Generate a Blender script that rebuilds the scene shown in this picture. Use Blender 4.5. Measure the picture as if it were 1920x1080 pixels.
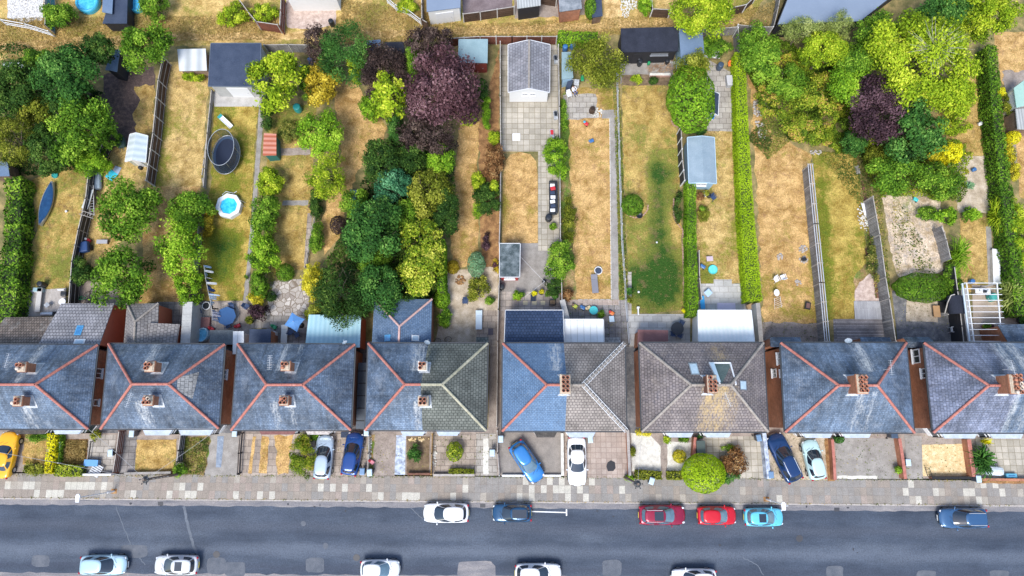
import bpy, bmesh, math, random
import numpy as np
from mathutils import Vector, Matrix
R = math.radians
for o in list(bpy.data.objects): bpy.data.objects.remove(o)
scene = bpy.context.scene
COL = scene.collection

# ------------------------------------------------------------------ camera, sky, sun, exposure
CAM_H, TILT, FPX = 67.0, R(11.0), 1280.0
cam_d = bpy.data.cameras.new('camera'); cam = bpy.data.objects.new('camera', cam_d); COL.objects.link(cam)
cam.location = (0, 0, CAM_H); cam.rotation_euler = (TILT, 0, 0)
cam_d.sensor_width = 36; cam_d.lens = 24; cam_d.clip_start = 1; cam_d.clip_end = 3000
scene.camera = cam
SUN_EL, SUN_AZ = R(58), R(200)      # azimuth clockwise from north (+Y)
world = bpy.data.worlds.new('World'); scene.world = world; world.use_nodes = True
wn = world.node_tree; wn.nodes.clear()
sky = wn.nodes.new('ShaderNodeTexSky'); sky.sky_type = 'NISHITA'; sky.sun_disc = False
sky.sun_elevation = SUN_EL; sky.sun_rotation = SUN_AZ; sky.air_density = 1.0; sky.dust_density = 1.6; sky.ozone_density = 1.0
bg = wn.nodes.new('ShaderNodeBackground'); bg.inputs['Strength'].default_value = 0.14
wo = wn.nodes.new('ShaderNodeOutputWorld')
wn.links.new(sky.outputs[0], bg.inputs[0]); wn.links.new(bg.outputs[0], wo.inputs[0])
sun_d = bpy.data.lights.new('sun', 'SUN'); sun_d.energy = 1.9; sun_d.angle = R(22); sun_d.color = (1, 0.975, 0.93)
sun = bpy.data.objects.new('sun', sun_d); COL.objects.link(sun)
sdir = Vector((math.sin(SUN_AZ) * math.cos(SUN_EL), math.cos(SUN_AZ) * math.cos(SUN_EL), math.sin(SUN_EL)))
sun.rotation_euler = sdir.to_track_quat('Z', 'Y').to_euler(); sun.location = (0, 0, 90)
scene.view_settings.view_transform = 'Standard'; scene.view_settings.look = 'None'
scene.view_settings.exposure = 0.92; scene.view_settings.gamma = 1

# ------------------------------------------------------------------ helpers
ct, st = math.cos(TILT), math.sin(TILT)
def P(px, py, z=0.0):
 """world x, y of what stands at this place of the survey picture, at height z"""
 dx, dy = (px - 960) / FPX, (540 - py) / FPX
 wy = dy * ct + st; wz = dy * st - ct
 k = (CAM_H - z) / -wz
 return (dx * k, wy * k)
def P3(px, py, z=0.0):
 x, y = P(px, py, z); return Vector((x, y, z))
WL = {}
def tag(o, label=None, cat=None, group=None, kind=None):
 if label: o['label'] = label
 if cat: o['category'] = cat
 if group: o['group'] = group
 if kind: o['kind'] = kind
 return o
def thing(name, label, cat, loc=(0, 0, 0), group=None):
 o = bpy.data.objects.new(name, None); COL.objects.link(o); o.empty_display_size = 0.2
 o.location = loc; WL[o.name] = Vector(loc)
 return tag(o, label, cat, group)
def link_mesh(name, me, parent=None, loc=None):
 o = bpy.data.objects.new(name, me); COL.objects.link(o)
 if parent is not None:
  o.parent = parent; WL[o.name] = WL[parent.name].copy()
 else:
  WL[o.name] = Vector((0, 0, 0))
 if loc is not None: o.location = loc
 return o
def dup(root, loc, rotz=0.0, label=None, group=None, scale=None):
 r = root.copy(); COL.objects.link(r); r.location = loc; r.rotation_euler = (0, 0, rotz)
 if scale: r.scale = scale
 if label: r['label'] = label
 if group: r['group'] = group
 for ch in list(root.children):
  c = ch.copy(); COL.objects.link(c); c.parent = r
  for g in list(ch.children):
   d = g.copy(); COL.objects.link(d); d.parent = c
 return r
def place(root, loc, rotz=0.0):
 root.location = loc; root.rotation_euler = (0, 0, rotz); return root

class MB:
 def __init__(s): s.v = []; s.f = []; s.m = []; s.sm = []
 def poly(s, pts, m=0, smooth=False):
  b = len(s.v); s.v += [tuple(p) for p in pts]; s.f.append(tuple(range(b, b + len(pts)))); s.m.append(m); s.sm.append(smooth); return s
 def add(s, vs, fs, m=0, smooth=False):
  b = len(s.v); s.v += [tuple(p) for p in vs]
  for f in fs: s.f.append(tuple(b + i for i in f)); s.m.append(m); s.sm.append(smooth)
  return s
 def prism(s, pts, z0, z1, m=0, mtop=None):
  pts = list(pts)
  a = sum(pts[i][0] * pts[(i + 1) % len(pts)][1] - pts[(i + 1) % len(pts)][0] * pts[i][1] for i in range(len(pts)))
  if a < 0: pts = pts[::-1]
  n = len(pts)
  vs = [(p[0], p[1], z0 if not callable(z0) else z0(p)) for p in pts] + [(p[0], p[1], z1 if not callable(z1) else z1(p)) for p in pts]
  b = len(s.v); s.v += vs
  s.f.append(tuple(b + i for i in range(n))[::-1]); s.m.append(m); s.sm.append(False)
  s.f.append(tuple(b + n + i for i in range(n))); s.m.append(m if mtop is None else mtop); s.sm.append(False)
  for i in range(n):
   j = (i + 1) % n
   s.f.append((b + i, b + j, b + n + j, b + n + i)); s.m.append(m); s.sm.append(False)
  return s
 def box(s, x0, x1, y0, y1, z0, z1, m=0): return s.prism([(x0, y0), (x1, y0), (x1, y1), (x0, y1)], z0, z1, m)
 def obox(s, c, sx, sy, z0, z1, rz=0.0, m=0):
  ca, sa = math.cos(rz), math.sin(rz)
  return s.prism([(c[0] + x * ca - y * sa, c[1] + x * sa + y * ca) for x, y in ((-sx / 2, -sy / 2), (sx / 2, -sy / 2), (sx / 2, sy / 2), (-sx / 2, sy / 2))], z0, z1, m)
 def tube(s, p0, p1, r0, r1=None, n=8, m=0, smooth=True, caps=True):
  p0, p1 = Vector(p0), Vector(p1); r1 = r0 if r1 is None else r1
  d = (p1 - p0)
  if d.length < 1e-6: return s
  d.normalize(); a = d.orthogonal().normalized(); b_ = d.cross(a)
  vs = []
  for p, r in ((p0, r0), (p1, r1)):
   for i in range(n):
    t = 2 * math.pi * (i + .5) / n; vs.append(p + a * (r * math.cos(t)) + b_ * (r * math.sin(t)))
  s.add(vs, [(i, (i + 1) % n, n + (i + 1) % n, n + i) for i in range(n)], m, smooth)
  if caps:
   s.poly(vs[:n][::-1], m); s.poly(vs[n:], m)
  return s
 def beam(s, p0, p1, w, h, m=0):
  """bar with its section w wide (level) and h high"""
  p0, p1 = Vector(p0), Vector(p1); d = (p1 - p0).normalized()
  sd = Vector((-d.y, d.x, 0)); sd = Vector((1, 0, 0)) if sd.length < 1e-5 else sd.normalized()
  up = d.cross(sd); up = up if up.z >= 0 else -up
  if abs(d.z) > .999: up = Vector((0, 1, 0))
  c = []
  for p in (p0, p1):
   for a, b in ((-1, -1), (1, -1), (1, 1), (-1, 1)): c.append(p + sd * (a * w / 2) + up * (b * h / 2))
  return s.add(c, [(3, 2, 1, 0), (4, 5, 6, 7), (0, 1, 5, 4), (1, 2, 6, 5), (2, 3, 7, 6), (3, 0, 4, 7)], m)
 def lathe(s, c, prof, n=16, m=0, smooth=True, sx=1, sy=1):
  b = []; k = len(prof)
  for r, z in prof:
   for i in range(n):
    t = 2 * math.pi * i / n; b.append((c[0] + r * sx * math.cos(t), c[1] + r * sy * math.sin(t), c[2] + z))
  fs = []
  for j in range(k - 1):
   for i in range(n): fs.append((j * n + i, j * n + (i + 1) % n, (j + 1) * n + (i + 1) % n, (j + 1) * n + i))
  s.add(b, fs, m, smooth)
  if prof[0][0] > 1e-4: s.poly(b[:n][::-1], m)
  if prof[-1][0] > 1e-4: s.poly(b[-n:], m)
  return s
 def ball(s, c, rx, ry, rz, n=12, k=7, m=0):
  return s.lathe(c, [(max(1e-5, math.sin(math.pi * j / k)) , -math.cos(math.pi * j / k) * rz) for j in range(k + 1)], n, m, True, rx, ry)
 def path(s, pts, r, n=6, m=0):
  for a, b in zip(pts[:-1], pts[1:]): s.tube(a, b, r, r, n, m)
  return s
 def build(s, name, mats, parent=None, bevel=0, subsurf=0, uvfix=None):
  if not isinstance(mats, (list, tuple)): mats = [mats]
  off = WL[parent.name] if parent is not None else Vector((0, 0, 0))
  me = bpy.data.meshes.new(name)
  me.from_pydata([(x - off.x, y - off.y, z - off.z) for x, y, z in s.v], [], s.f)
  for mt in mats: me.materials.append(mt)
  me.polygons.foreach_set('material_index', s.m); me.polygons.foreach_set('use_smooth', s.sm)
  auto_uv(me, off)
  me.update()
  o = link_mesh(name, me, parent)
  if bevel:
   md = o.modifiers.new('bevel', 'BEVEL'); md.width = bevel; md.segments = 2; md.limit_method = 'ANGLE'
  if subsurf:
   md = o.modifiers.new('sub', 'SUBSURF'); md.levels = subsurf; md.render_levels = subsurf
  return o
def auto_uv(me, off):
 uv = me.uv_layers.new(name='UVMap').data
 vs = me.vertices
 for p in me.polygons:
  n = p.normal
  h = Vector((-n.y, n.x, 0))
  if h.length < 0.02: h = Vector((1, 0, 0))
  else:
   h.normalize()
   if n.z > .2 and (h.x < -1e-3 or (abs(h.x) < .02 and h.y < 0)): pass
  v = n.cross(h)
  for li in p.loop_indices:
   co = vs[me.loops[li].vertex_index].co + off
   uv[li].uv = (co.dot(h), co.dot(v))

# ------------------------------------------------------------------ materials
def newmat(name):
 m = bpy.data.materials.new(name); m.use_nodes = True; nt = m.node_tree; nt.nodes.clear()
 out = nt.nodes.new('ShaderNodeOutputMaterial'); b = nt.nodes.new('ShaderNodeBsdfPrincipled')
 nt.links.new(b.outputs[0], out.inputs[0])
 return m, nt, b
def nn(nt, typ, **kw):
 n = nt.nodes.new('ShaderNode' + typ)
 for k, v in kw.items():
  if k in n.inputs: n.inputs[k].default_value = v
  else: setattr(n, k, v)
 return n
def c4(c): return (c[0], c[1], c[2], 1)
def mix(nt, fac, a, b, blend='MIX'):
 n = nt.nodes.new('ShaderNodeMix'); n.data_type = 'RGBA'; n.blend_type = blend
 for sock, val in ((n.inputs[0], fac), (n.inputs[6], a), (n.inputs[7], b)):
  if isinstance(val, (int, float)): sock.default_value = val
  elif isinstance(val, tuple): sock.default_value = c4(val)
  else: nt.links.new(val, sock)
 return n.outputs[2]
def mathn(nt, op, a, b=0.0, clamp=False):
 n = nt.nodes.new('ShaderNodeMath'); n.operation = op; n.use_clamp = clamp
 for i, val in enumerate((a, b)):
  if isinstance(val, (int, float)): n.inputs[i].default_value = val
  else: nt.links.new(val, n.inputs[i])
 return n.outputs[0]
def coords(nt, kind='Object', scale=(1, 1, 1), loc=(0, 0, 0), rot=0.0):
 t = nt.nodes.new('ShaderNodeTexCoord'); mp = nt.nodes.new('ShaderNodeMapping')
 mp.inputs['Scale'].default_value = scale; mp.inputs['Location'].default_value = loc; mp.inputs['Rotation'].default_value = (0, 0, rot)
 nt.links.new(t.outputs[kind], mp.inputs[0]); return mp.outputs[0]
def noise(nt, vec, scale, detail=4, rough=.55, dist=0.0):
 n = nn(nt, 'TexNoise', Scale=scale, Detail=detail, Roughness=rough, Distortion=dist); nt.links.new(vec, n.inputs['Vector']); return n.outputs[0]
def ramp(nt, fac, stops, interp='LINEAR'):
 r = nt.nodes.new('ShaderNodeValToRGB'); cr = r.color_ramp; cr.interpolation = interp
 while len(cr.elements) < len(stops): cr.elements.new(.5)
 for e, (p, c) in zip(cr.elements, stops): e.position = p; e.color = c4(c)
 if isinstance(fac, (int, float)): r.inputs[0].default_value = fac
 else: nt.links.new(fac, r.inputs[0])
 return r.outputs[0]
def step(nt, fac, lo, hi): return ramp(nt, fac, [(lo, (0, 0, 0)), (hi, (1, 1, 1))])
def bump(nt, bsdf, h, strength, dist=.02):
 b = nn(nt, 'Bump', Strength=strength, Distance=dist); nt.links.new(h, b.inputs['Height']); nt.links.new(b.outputs[0], bsdf.inputs['Normal'])
def fine(nt, col, amt=.35, scale=14, loc=(0, 0, 0), kind='Object'):
 """grain: multiplies by a fine noise centred on 1"""
 f = noise(nt, coords(nt, kind, loc=loc), scale, 3, .7)
 g = ramp(nt, f, [(.28, (1 - amt,) * 3), (.72, (1 + amt,) * 3)])
 return mix(nt, 1.0, col, g, 'MULTIPLY')
CACHE = {}
def plain(name, color, rough=.6, metal=0.0, var=.12, scale=3.0, spec=.5, coat=0.0):
 if name in CACHE: return CACHE[name]
 m, nt, b = newmat(name)
 f = noise(nt, coords(nt), scale, 4)
 col = mix(nt, f, tuple(x * (1 - var) for x in color), tuple(min(1, x * (1 + var)) for x in color))
 nt.links.new(col, b.inputs['Base Color']); b.inputs['Roughness'].default_value = rough; b.inputs['Metallic'].default_value = metal
 b.inputs['Specular IOR Level'].default_value = spec
 b.inputs['Coat Weight'].default_value = coat; b.inputs['Coat Roughness'].default_value = .05
 CACHE[name] = m; return m
def speckled(name, stops, scale=1.2, detail=6, rough=.9, grain=.35, gscale=14, kind='Object', loc=(0, 0, 0), stretch=(1, 1, 1), bmp=.3, rot=0.0):
 if name in CACHE: return CACHE[name]
 m, nt, b = newmat(name)
 f = noise(nt, coords(nt, kind, stretch, loc, rot), scale, detail, .62)
 col = fine(nt, ramp(nt, f, stops), grain, gscale, loc, kind)
 nt.links.new(col, b.inputs['Base Color']); b.inputs['Roughness'].default_value = rough; b.inputs['Specular IOR Level'].default_value = .25
 if bmp: bump(nt, b, f, bmp, .05)
 CACHE[name] = m; return m
def lawn(name, straw, green, amt, loc=(0, 0, 0), dirt=(.2, .13, .07), dirtamt=.12, grain=.42):
 """parched grass: straw with greener blotches and bare earth"""
 if name in CACHE: return CACHE[name]
 m, nt, b = newmat(name)
 v = coords(nt, loc=loc)
 n1 = noise(nt, v, .28, 5, .6, .4); n2 = noise(nt, v, 1.6, 6, .7); n3 = noise(nt, coords(nt, loc=(loc[0] + 9, loc[1], 3)), .9, 7, .72, .3)
 at = nn(nt, 'Attribute', attribute_name='gr'); n4 = noise(nt, coords(nt, loc=(loc[1], loc[0], 5)), 6, 5, .75)
 s = mathn(nt, 'ADD', mathn(nt, 'ADD', mathn(nt, 'MULTIPLY', n1, .45), mathn(nt, 'MULTIPLY', n2, .35)), mathn(nt, 'MULTIPLY', n4, .2))
 s = mathn(nt, 'ADD', mathn(nt, 'MULTIPLY', mathn(nt, 'SUBTRACT', s, .5), 1.9), mathn(nt, 'ADD', .5, mathn(nt, 'MULTIPLY', at.outputs['Fac'], .8)))
 th = .69 - .32 * amt
 gf = step(nt, s, max(0.02, th - .10), min(.98, th + .10))
 dry = mix(nt, step(nt, n3, .36, .62), (straw[0] * .60, straw[1] * .54, straw[2] * .42), tuple(min(1, x * 1.25) for x in straw))
 grn = mix(nt, step(nt, n2, .3, .7), tuple(x * .6 for x in green), tuple(x * 1.35 for x in green))
 col = mix(nt, gf, dry, grn)
 col = mix(nt, step(nt, s, max(.05, min(.9, th + .16)), max(.1, min(.99, th + .42))), col, (.035, .085, .016))
 d = noise(nt, coords(nt, loc=(loc[0] - 5, loc[1] + 7, 1)), 1.1, 8, .75)
 col = mix(nt, mathn(nt, 'MULTIPLY', step(nt, d, .66 - dirtamt, .74 - dirtamt), .55), col, dirt)
 col = fine(nt, col, grain, 8, loc); col = fine(nt, col, grain * .8, 24, loc)
 nt.links.new(col, b.inputs['Base Color']); b.inputs['Roughness'].default_value = .98; b.inputs['Specular IOR Level'].default_value = .02
 bump(nt, b, noise(nt, v, 12, 4, .7), .6, .08)
 CACHE[name] = m; return m
def tiles(name, a, b_, mortar, w, h, gap=.012, rough=.7, grime=.35, gscale=.5, kind='UV', offset=.5, rot=0.0, stain=None, bmp=.5, soft=0.0, grain=.2, third=None, streak=0.0, spec=.35, specks=0.0):
 """brick, tile or slab courses in metres; 'stain' mixes lichen/lime where the mesh attribute 'stain' says"""
 if name in CACHE: return CACHE[name]
 m, nt, b = newmat(name)
 v = coords(nt, kind, rot=rot)
 br = nn(nt, 'TexBrick', Scale=1.0, Bias=0.0); br.inputs['Mortar Size'].default_value = gap; br.inputs['Mortar Smooth'].default_value = .1
 br.inputs['Brick Width'].default_value = w; br.inputs['Row Height'].default_value = h; br.offset = offset
 br.inputs['Color1'].default_value = c4(a); br.inputs['Color2'].default_value = c4(b_); br.inputs['Mortar'].default_value = c4(mortar)
 nt.links.new(v, br.inputs['Vector'])
 col = br.outputs[0]
 big = noise(nt, coords(nt, 'Object'), gscale, 6, .65)
 g = ramp(nt, big, [(.36, (1 - grime,) * 3), (.64, (1 + grime,) * 3)])
 col = mix(nt, 1.0, col, g, 'MULTIPLY')
 if streak:
  sn = noise(nt, coords(nt, 'UV', (3.5, .22, 1)), 1.0, 5, .7)
  col = mix(nt, 1.0, col, ramp(nt, sn, [(.3, (1 - streak,) * 3), (.72, (1 + streak,) * 3)]), 'MULTIPLY')
 if third:
  tn = noise(nt, coords(nt, 'Object', loc=(3, 8, 2)), .9, 8, .78)
  col = mix(nt, mathn(nt, 'MULTIPLY', step(nt, tn, .52, .68), .6), col, third)
 col = fine(nt, col, grain, 16)
 if specks:
  sk = noise(nt, coords(nt, loc=(6, 1, 4)), 7, 3, .8); col = mix(nt, mathn(nt, 'MULTIPLY', step(nt, sk, .62, .68), specks), col, (.42, .44, .44))
  sk = noise(nt, coords(nt, loc=(1, 9, 4)), 1.6, 7, .8); col = mix(nt, mathn(nt, 'MULTIPLY', step(nt, sk, .56, .68), .45), col, (.035, .052, .085))
 if stain:
  at = nn(nt, 'Attribute', attribute_name='stain'); an = noise(nt, coords(nt, 'UV', (5.5, .9, 1)), 1.0, 8, .8)
  an2 = noise(nt, coords(nt, 'Object', loc=(2, 2, 2)), 5, 6, .8)
  k = mathn(nt, 'MULTIPLY', at.outputs['Fac'], ramp(nt, mathn(nt, 'ADD', mathn(nt, 'MULTIPLY', an, .6), mathn(nt, 'MULTIPLY', an2, .4)), [(.38, (.1, .1, .1)), (.66, (1.35, 1.35, 1.35))]))
  col = mix(nt, mathn(nt, 'MULTIPLY', step(nt, k, .30, .78), .85), col, stain)
 nt.links.new(col, b.inputs['Base Color']); b.inputs['Roughness'].default_value = rough; b.inputs['Specular IOR Level'].default_value = spec
 if bmp: bump(nt, b, mathn(nt, 'SUBTRACT', 1.0, br.outputs['Fac']), bmp, .02)
 CACHE[name] = m; return m
def leafmat(name, stops, trans=.22, rough=.6):
 if name in CACHE: return CACHE[name]
 m = bpy.data.materials.new(name); m.use_nodes = True; nt = m.node_tree; nt.nodes.clear()
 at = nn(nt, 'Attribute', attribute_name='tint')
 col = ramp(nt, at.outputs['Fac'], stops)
 b = nn(nt, 'BsdfPrincipled', Roughness=.75); b.inputs['Specular IOR Level'].default_value = .12
 t = nn(nt, 'BsdfTranslucent'); mx = nn(nt, 'MixShader'); mx.inputs[0].default_value = trans
 out = nt.nodes.new('ShaderNodeOutputMaterial')
 nt.links.new(col, b.inputs['Base Color']); nt.links.new(col, t.inputs[0])
 nt.links.new(b.outputs[0], mx.inputs[1]); nt.links.new(t.outputs[0], mx.inputs[2]); nt.links.new(mx.outputs[0], out.inputs[0])
 CACHE[name] = m; return m
def glass(name, color=(.03, .05, .07), rough=.04):
 if name in CACHE: return CACHE[name]
 m, nt, b = newmat(name)
 nt.links.new(fine(nt, mix(nt, .5, color, color), .2, 2), b.inputs['Base Color']); b.inputs['Roughness'].default_value = rough; b.inputs['Specular IOR Level'].default_value = 1.0
 b.inputs['Coat Weight'].default_value = .6; b.inputs['Coat Roughness'].default_value = .02
 CACHE[name] = m; return m
def water(name, color):
 if name in CACHE: return CACHE[name]
 m, nt, b = newmat(name)
 f = noise(nt, coords(nt), 2.2, 3, .5, 1.0)
 nt.links.new(ramp(nt, f, [(.35, color), (.7, tuple(min(1, x * 1.5 + .06) for x in color))]), b.inputs['Base Color'])
 b.inputs['Roughness'].default_value = .08; bump(nt, b, f, .25, .05)
 CACHE[name] = m; return m
# ------------------------------------------------------------------ the palette
STRAW = (.475, .33, .125); STRAW2 = (.45, .32, .11); GRN = (.15, .165, .03)
M_soil = speckled('soil', [(.3, (.09, .06, .04)), (.5, (.17, .12, .075)), (.7, (.27, .2, .12))], 1.6, 8)
M_ground = speckled('rough_ground', [(.3, (.09, .10, .03)), (.48, (.20, .17, .07)), (.62, (.34, .26, .11)), (.78, (.42, .31, .14))], .9, 9, grain=.45)
M_mulch = speckled('mulch', [(.3, (.055, .04, .038)), (.55, (.12, .085, .075)), (.75, (.22, .15, .11))], 3, 8, grain=.5, gscale=20)
M_brownbed = speckled('leaf_litter', [(.3, (.13, .07, .03)), (.5, (.28, .15, .065)), (.72, (.45, .27, .11))], 1.8, 8, grain=.45)
M_lane = lawn('lane_grass', (.54, .38, .15), (.24, .22, .05), .38, dirtamt=.06)
M_track = lawn('lane_track', (.62, .44, .21), (.36, .29, .1), .1, (4, 2, 0), dirtamt=.02)
M_straw = lawn('straw_lawn', STRAW, GRN, .22)
M_straw_pale = lawn('pale_straw_lawn', (.52, .375, .155), (.2, .2, .035), .25, (14, 3, 0))
M_straw_rust = lawn('rusty_straw_lawn', (.52, .34, .145), (.24, .2, .04), .15, (24, 13, 0), dirt=(.3, .17, .09))
M_mixed = lawn('half_green_lawn', STRAW2, (.18, .19, .04), .4, (7, 31, 0))
M_green = lawn('green_lawn', (.42, .315, .085), (.15, .17, .022), .42, (17, 31, 0), dirtamt=.02)
M_lush = lawn('dark_green_lawn', (.3, .27, .07), (.05, .125, .018), 1.1, (3, 11, 0), dirtamt=-.1)
M_weedy = lawn('weedy_ground', (.36, .25, .13), (.12, .18, .035), .62, (33, 11, 0))
M_gravel_pink = speckled('pink_gravel', [(.3, (.34, .25, .21)), (.5, (.5, .39, .33)), (.7, (.64, .53, .46))], 2.5, 9, grain=.35, gscale=24)
M_gravel_white = speckled('white_gravel', [(.3, (.5, .48, .42)), (.6, (.68, .66, .6)), (.8, (.76, .75, .7))], 2.5, 9, grain=.3, gscale=24)
M_gravel_gold = speckled('golden_gravel', [(.3, (.5, .35, .17)), (.5, (.66, .5, .27)), (.7, (.78, .65, .42))], 2.5, 9, grain=.42, gscale=22)
M_gravel_sand = speckled('sandy_gravel', [(.3, (.3, .24, .17)), (.5, (.46, .38, .28)), (.7, (.6, .52, .42))], 1.2, 9, grain=.4, gscale=20)
M_gravel_weed = lawn('weedy_gravel', (.56, .46, .35), (.17, .2, .05), .05, (1, 15, 0), dirt=(.36, .32, .3), dirtamt=.16)
M_rubble = speckled('white_rubble', [(.34, (.2, .18, .15)), (.45, (.5, .48, .45)), (.65, (.7, .69, .66))], 5, 6, grain=.5, gscale=9)
M_conc = speckled('concrete', [(.3, (.22, .2, .18)), (.5, (.29, .27, .245)), (.75, (.39, .365, .335))], 1.1, 9, grain=.2)
M_conc_brown = speckled('brown_concrete', [(.3, (.2, .165, .14)), (.5, (.3, .25, .215)), (.75, (.4, .345, .295))], 1.3, 9, grain=.28)
M_conc_pale = speckled('pale_concrete', [(.3, (.34, .325, .3)), (.5, (.43, .415, .39)), (.75, (.52, .5, .475))], 1.1, 9, grain=.15)
M_conc_dark = speckled('dark_concrete', [(.3, (.09, .095, .105)), (.5, (.16, .16, .165)), (.7, (.28, .27, .26)), (.8, (.38, .37, .35))], 1.6, 9, grain=.35)
M_tarmac_brown = speckled('brown_tarmac', [(.3, (.22, .2, .18)), (.7, (.31, .28, .25))], 1.3, 9, grain=.3, gscale=25)
M_tarmac_purple = speckled('purple_tarmac', [(.3, (.15, .115, .12)), (.7, (.26, .21, .215))], 1.0, 9, grain=.35, gscale=20)
M_slab_beige = tiles('beige_slabs', (.34, .31, .25), (.46, .42, .35), (.24, .21, .15), .6, .6, .025, .85, .16, kind='Object', offset=0, grain=.15)
M_slab_grey = tiles('grey_slabs', (.32, .29, .255), (.43, .40, .355), (.16, .14, .12), .75, .6, .022, .85, .2, kind='Object', offset=.5, grain=.2)
M_slab_pale = tiles('pale_slabs', (.4, .395, .375), (.5, .49, .46), (.3, .28, .25), .9, .6, .022, .85, .12, kind='Object', offset=.5, grain=.12)
M_slab_brown = tiles('brown_slabs', (.29, .235, .19), (.39, .33, .275), (.16, .13, .11), .8, .6, .022, .85, .22, kind='Object', offset=.5, grain=.22)
M_slab_pink = tiles('pink_slabs', (.35, .28, .235), (.42, .35, .30), (.27, .21, .18), .5, .5, .022, .85, .16, kind='Object', offset=0, grain=.15)
M_slab_dark = tiles('dark_wet_slabs', (.17, .16, .155), (.27, .25, .235), (.1, .09, .085), .6, .6, .022, .8, .3, kind='Object', offset=0, grain=.3)
M_slab_multi = tiles('patchwork_slabs', (.30, .27, .26), (.48, .42, .36), (.2, .18, .16), .62, .62, .022, .85, .25, kind='Object', offset=0, grain=.2)
M_deck = tiles('decking_boards', (.42, .36, .31), (.5, .44, .385), (.16, .13, .11), 6.0, .14, .012, .8, .18, kind='Object', offset=.37, grain=.2, rot=R(90))
M_deck_grey = tiles('weathered_decking', (.2, .18, .17), (.36, .33, .32), (.08, .07, .07), 8.0, .15, .018, .8, .3, kind='Object', offset=.37, grain=.3)
M_deck_pale = tiles('pale_decking', (.36, .36, .37), (.44, .44, .45), (.2, .19, .19), 8.0, .12, .012, .8, .15, kind='Object', offset=.37, grain=.15, rot=R(90))
M_deck_tan = tiles('tan_decking', (.44, .355, .28), (.52, .43, .34), (.25, .18, .13), 8.0, .14, .012, .8, .15, kind='Object', offset=.37, grain=.15)
def crazy():
 m, nt, b = newmat('crazy_paving')
 v = coords(nt)
 vo = nn(nt, 'TexVoronoi', Scale=1.9); nt.links.new(v, vo.inputs['Vector'])
 ve = nn(nt, 'TexVoronoi', Scale=1.9); ve.feature = 'DISTANCE_TO_EDGE'; nt.links.new(v, ve.inputs['Vector'])
 tone = ramp(nt, vo.outputs['Color'], [(.2, (.3, .26, .23)), (.5, (.43, .39, .35)), (.8, (.54, .5, .46))])
 col = mix(nt, step(nt, ve.outputs['Distance'], .03, .07), (.2, .16, .12), tone)
 nt.links.new(fine(nt, col, .3), b.inputs['Base Color']); b.inputs['Roughness'].default_value = .9
 return m
M_crazy = crazy()
M_paint_white = plain('white_road_paint', (.75, .76, .76), .7)
M_painted_blue = speckled('pale_blue_paint', [(.35, (.2, .23, .3)), (.5, (.42, .48, .58)), (.62, (.6, .66, .74))], 2.2, 7, grain=.2)
M_blue_strip = speckled('blue_chippings', [(.35, (.17, .21, .27)), (.65, (.29, .34, .41))], 3, 7, grain=.4, gscale=22)
M_oil = plain('oil_stain', (.03, .03, .035), .8)
M_kerb = speckled('kerb_stone', [(.3, (.32, .29, .265)), (.7, (.5, .46, .42))], 2, 6, grain=.2)

def asphalt():
 m, nt, b = newmat('asphalt')
 big = noise(nt, coords(nt, scale=(.1, .55, 1)), 1.0, 5, .6)
 col = ramp(nt, big, [(.3, (.034, .047, .072)), (.5, (.054, .071, .102)), (.7, (.084, .104, .138))])
 blot = noise(nt, coords(nt, loc=(4, 4, 4)), .35, 7, .65)
 col = mix(nt, 1.0, col, ramp(nt, blot, [(.3, (.8, .8, .8)), (.7, (1.22, 1.2, 1.17))]), 'MULTIPLY')
 # darker middle seam where the two laying passes met, worn light wheel lines beside it
 sx = nn(nt, 'SeparateXYZ'); nt.links.new(coords(nt, rot=R(.48)), sx.inputs[0])
 wv = noise(nt, coords(nt, scale=(.25, .25, 1)), 1, 3)
 yy = mathn(nt, 'ADD', sx.outputs[1], mathn(nt, 'MULTIPLY', wv, .8))
 for y0, wd, c in ((-13.55, .5, (.045, .055, .08)), (-9.9, .8, (.075, .088, .115)), (-15.4, .9, (.135, .158, .195)), (-12.0, .9, (.12, .142, .18))):
  d = mathn(nt, 'ABSOLUTE', mathn(nt, 'SUBTRACT', yy, y0 + .4))
  fr = nn(nt, 'MapRange'); fr.inputs['From Min'].default_value = 0; fr.inputs['From Max'].default_value = wd
  fr.inputs['To Min'].default_value = .55; fr.inputs['To Max'].default_value = 0; fr.interpolation_type = 'SMOOTHSTEP'
  nt.links.new(d, fr.inputs['Value']); col = mix(nt, fr.outputs[0], col, c)
 sp = noise(nt, coords(nt, loc=(1, 5, 0)), 2.6, 8, .75)
 col = mix(nt, mathn(nt, 'MULTIPLY', step(nt, sp, .62, .72), .55), col, (.045, .05, .06))
 col = fine(nt, col, .3, 8); col = fine(nt, col, .28, 26)
 nt.links.new(col, b.inputs['Base Color']); b.inputs['Roughness'].default_value = .78; b.inputs['Specular IOR Level'].default_value = .35
 bump(nt, b, noise(nt, coords(nt), 30, 2), .4, .01)
 return m
M_asphalt = asphalt()
M_asphalt_edge = speckled('worn_asphalt_edge', [(.3, (.15, .15, .165)), (.5, (.22, .21, .215)), (.7, (.31, .285, .27))], 1.0, 8, grain=.3, stretch=(.35, 1.4, 1))
M_asphalt_patch = speckled('asphalt_patch', [(.3, (.085, .098, .12)), (.7, (.145, .155, .175))], 1.4, 8, grain=.35, gscale=22)
M_seal = plain('crack_sealant', (.115, .135, .165), .7, var=.35, scale=2)

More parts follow.
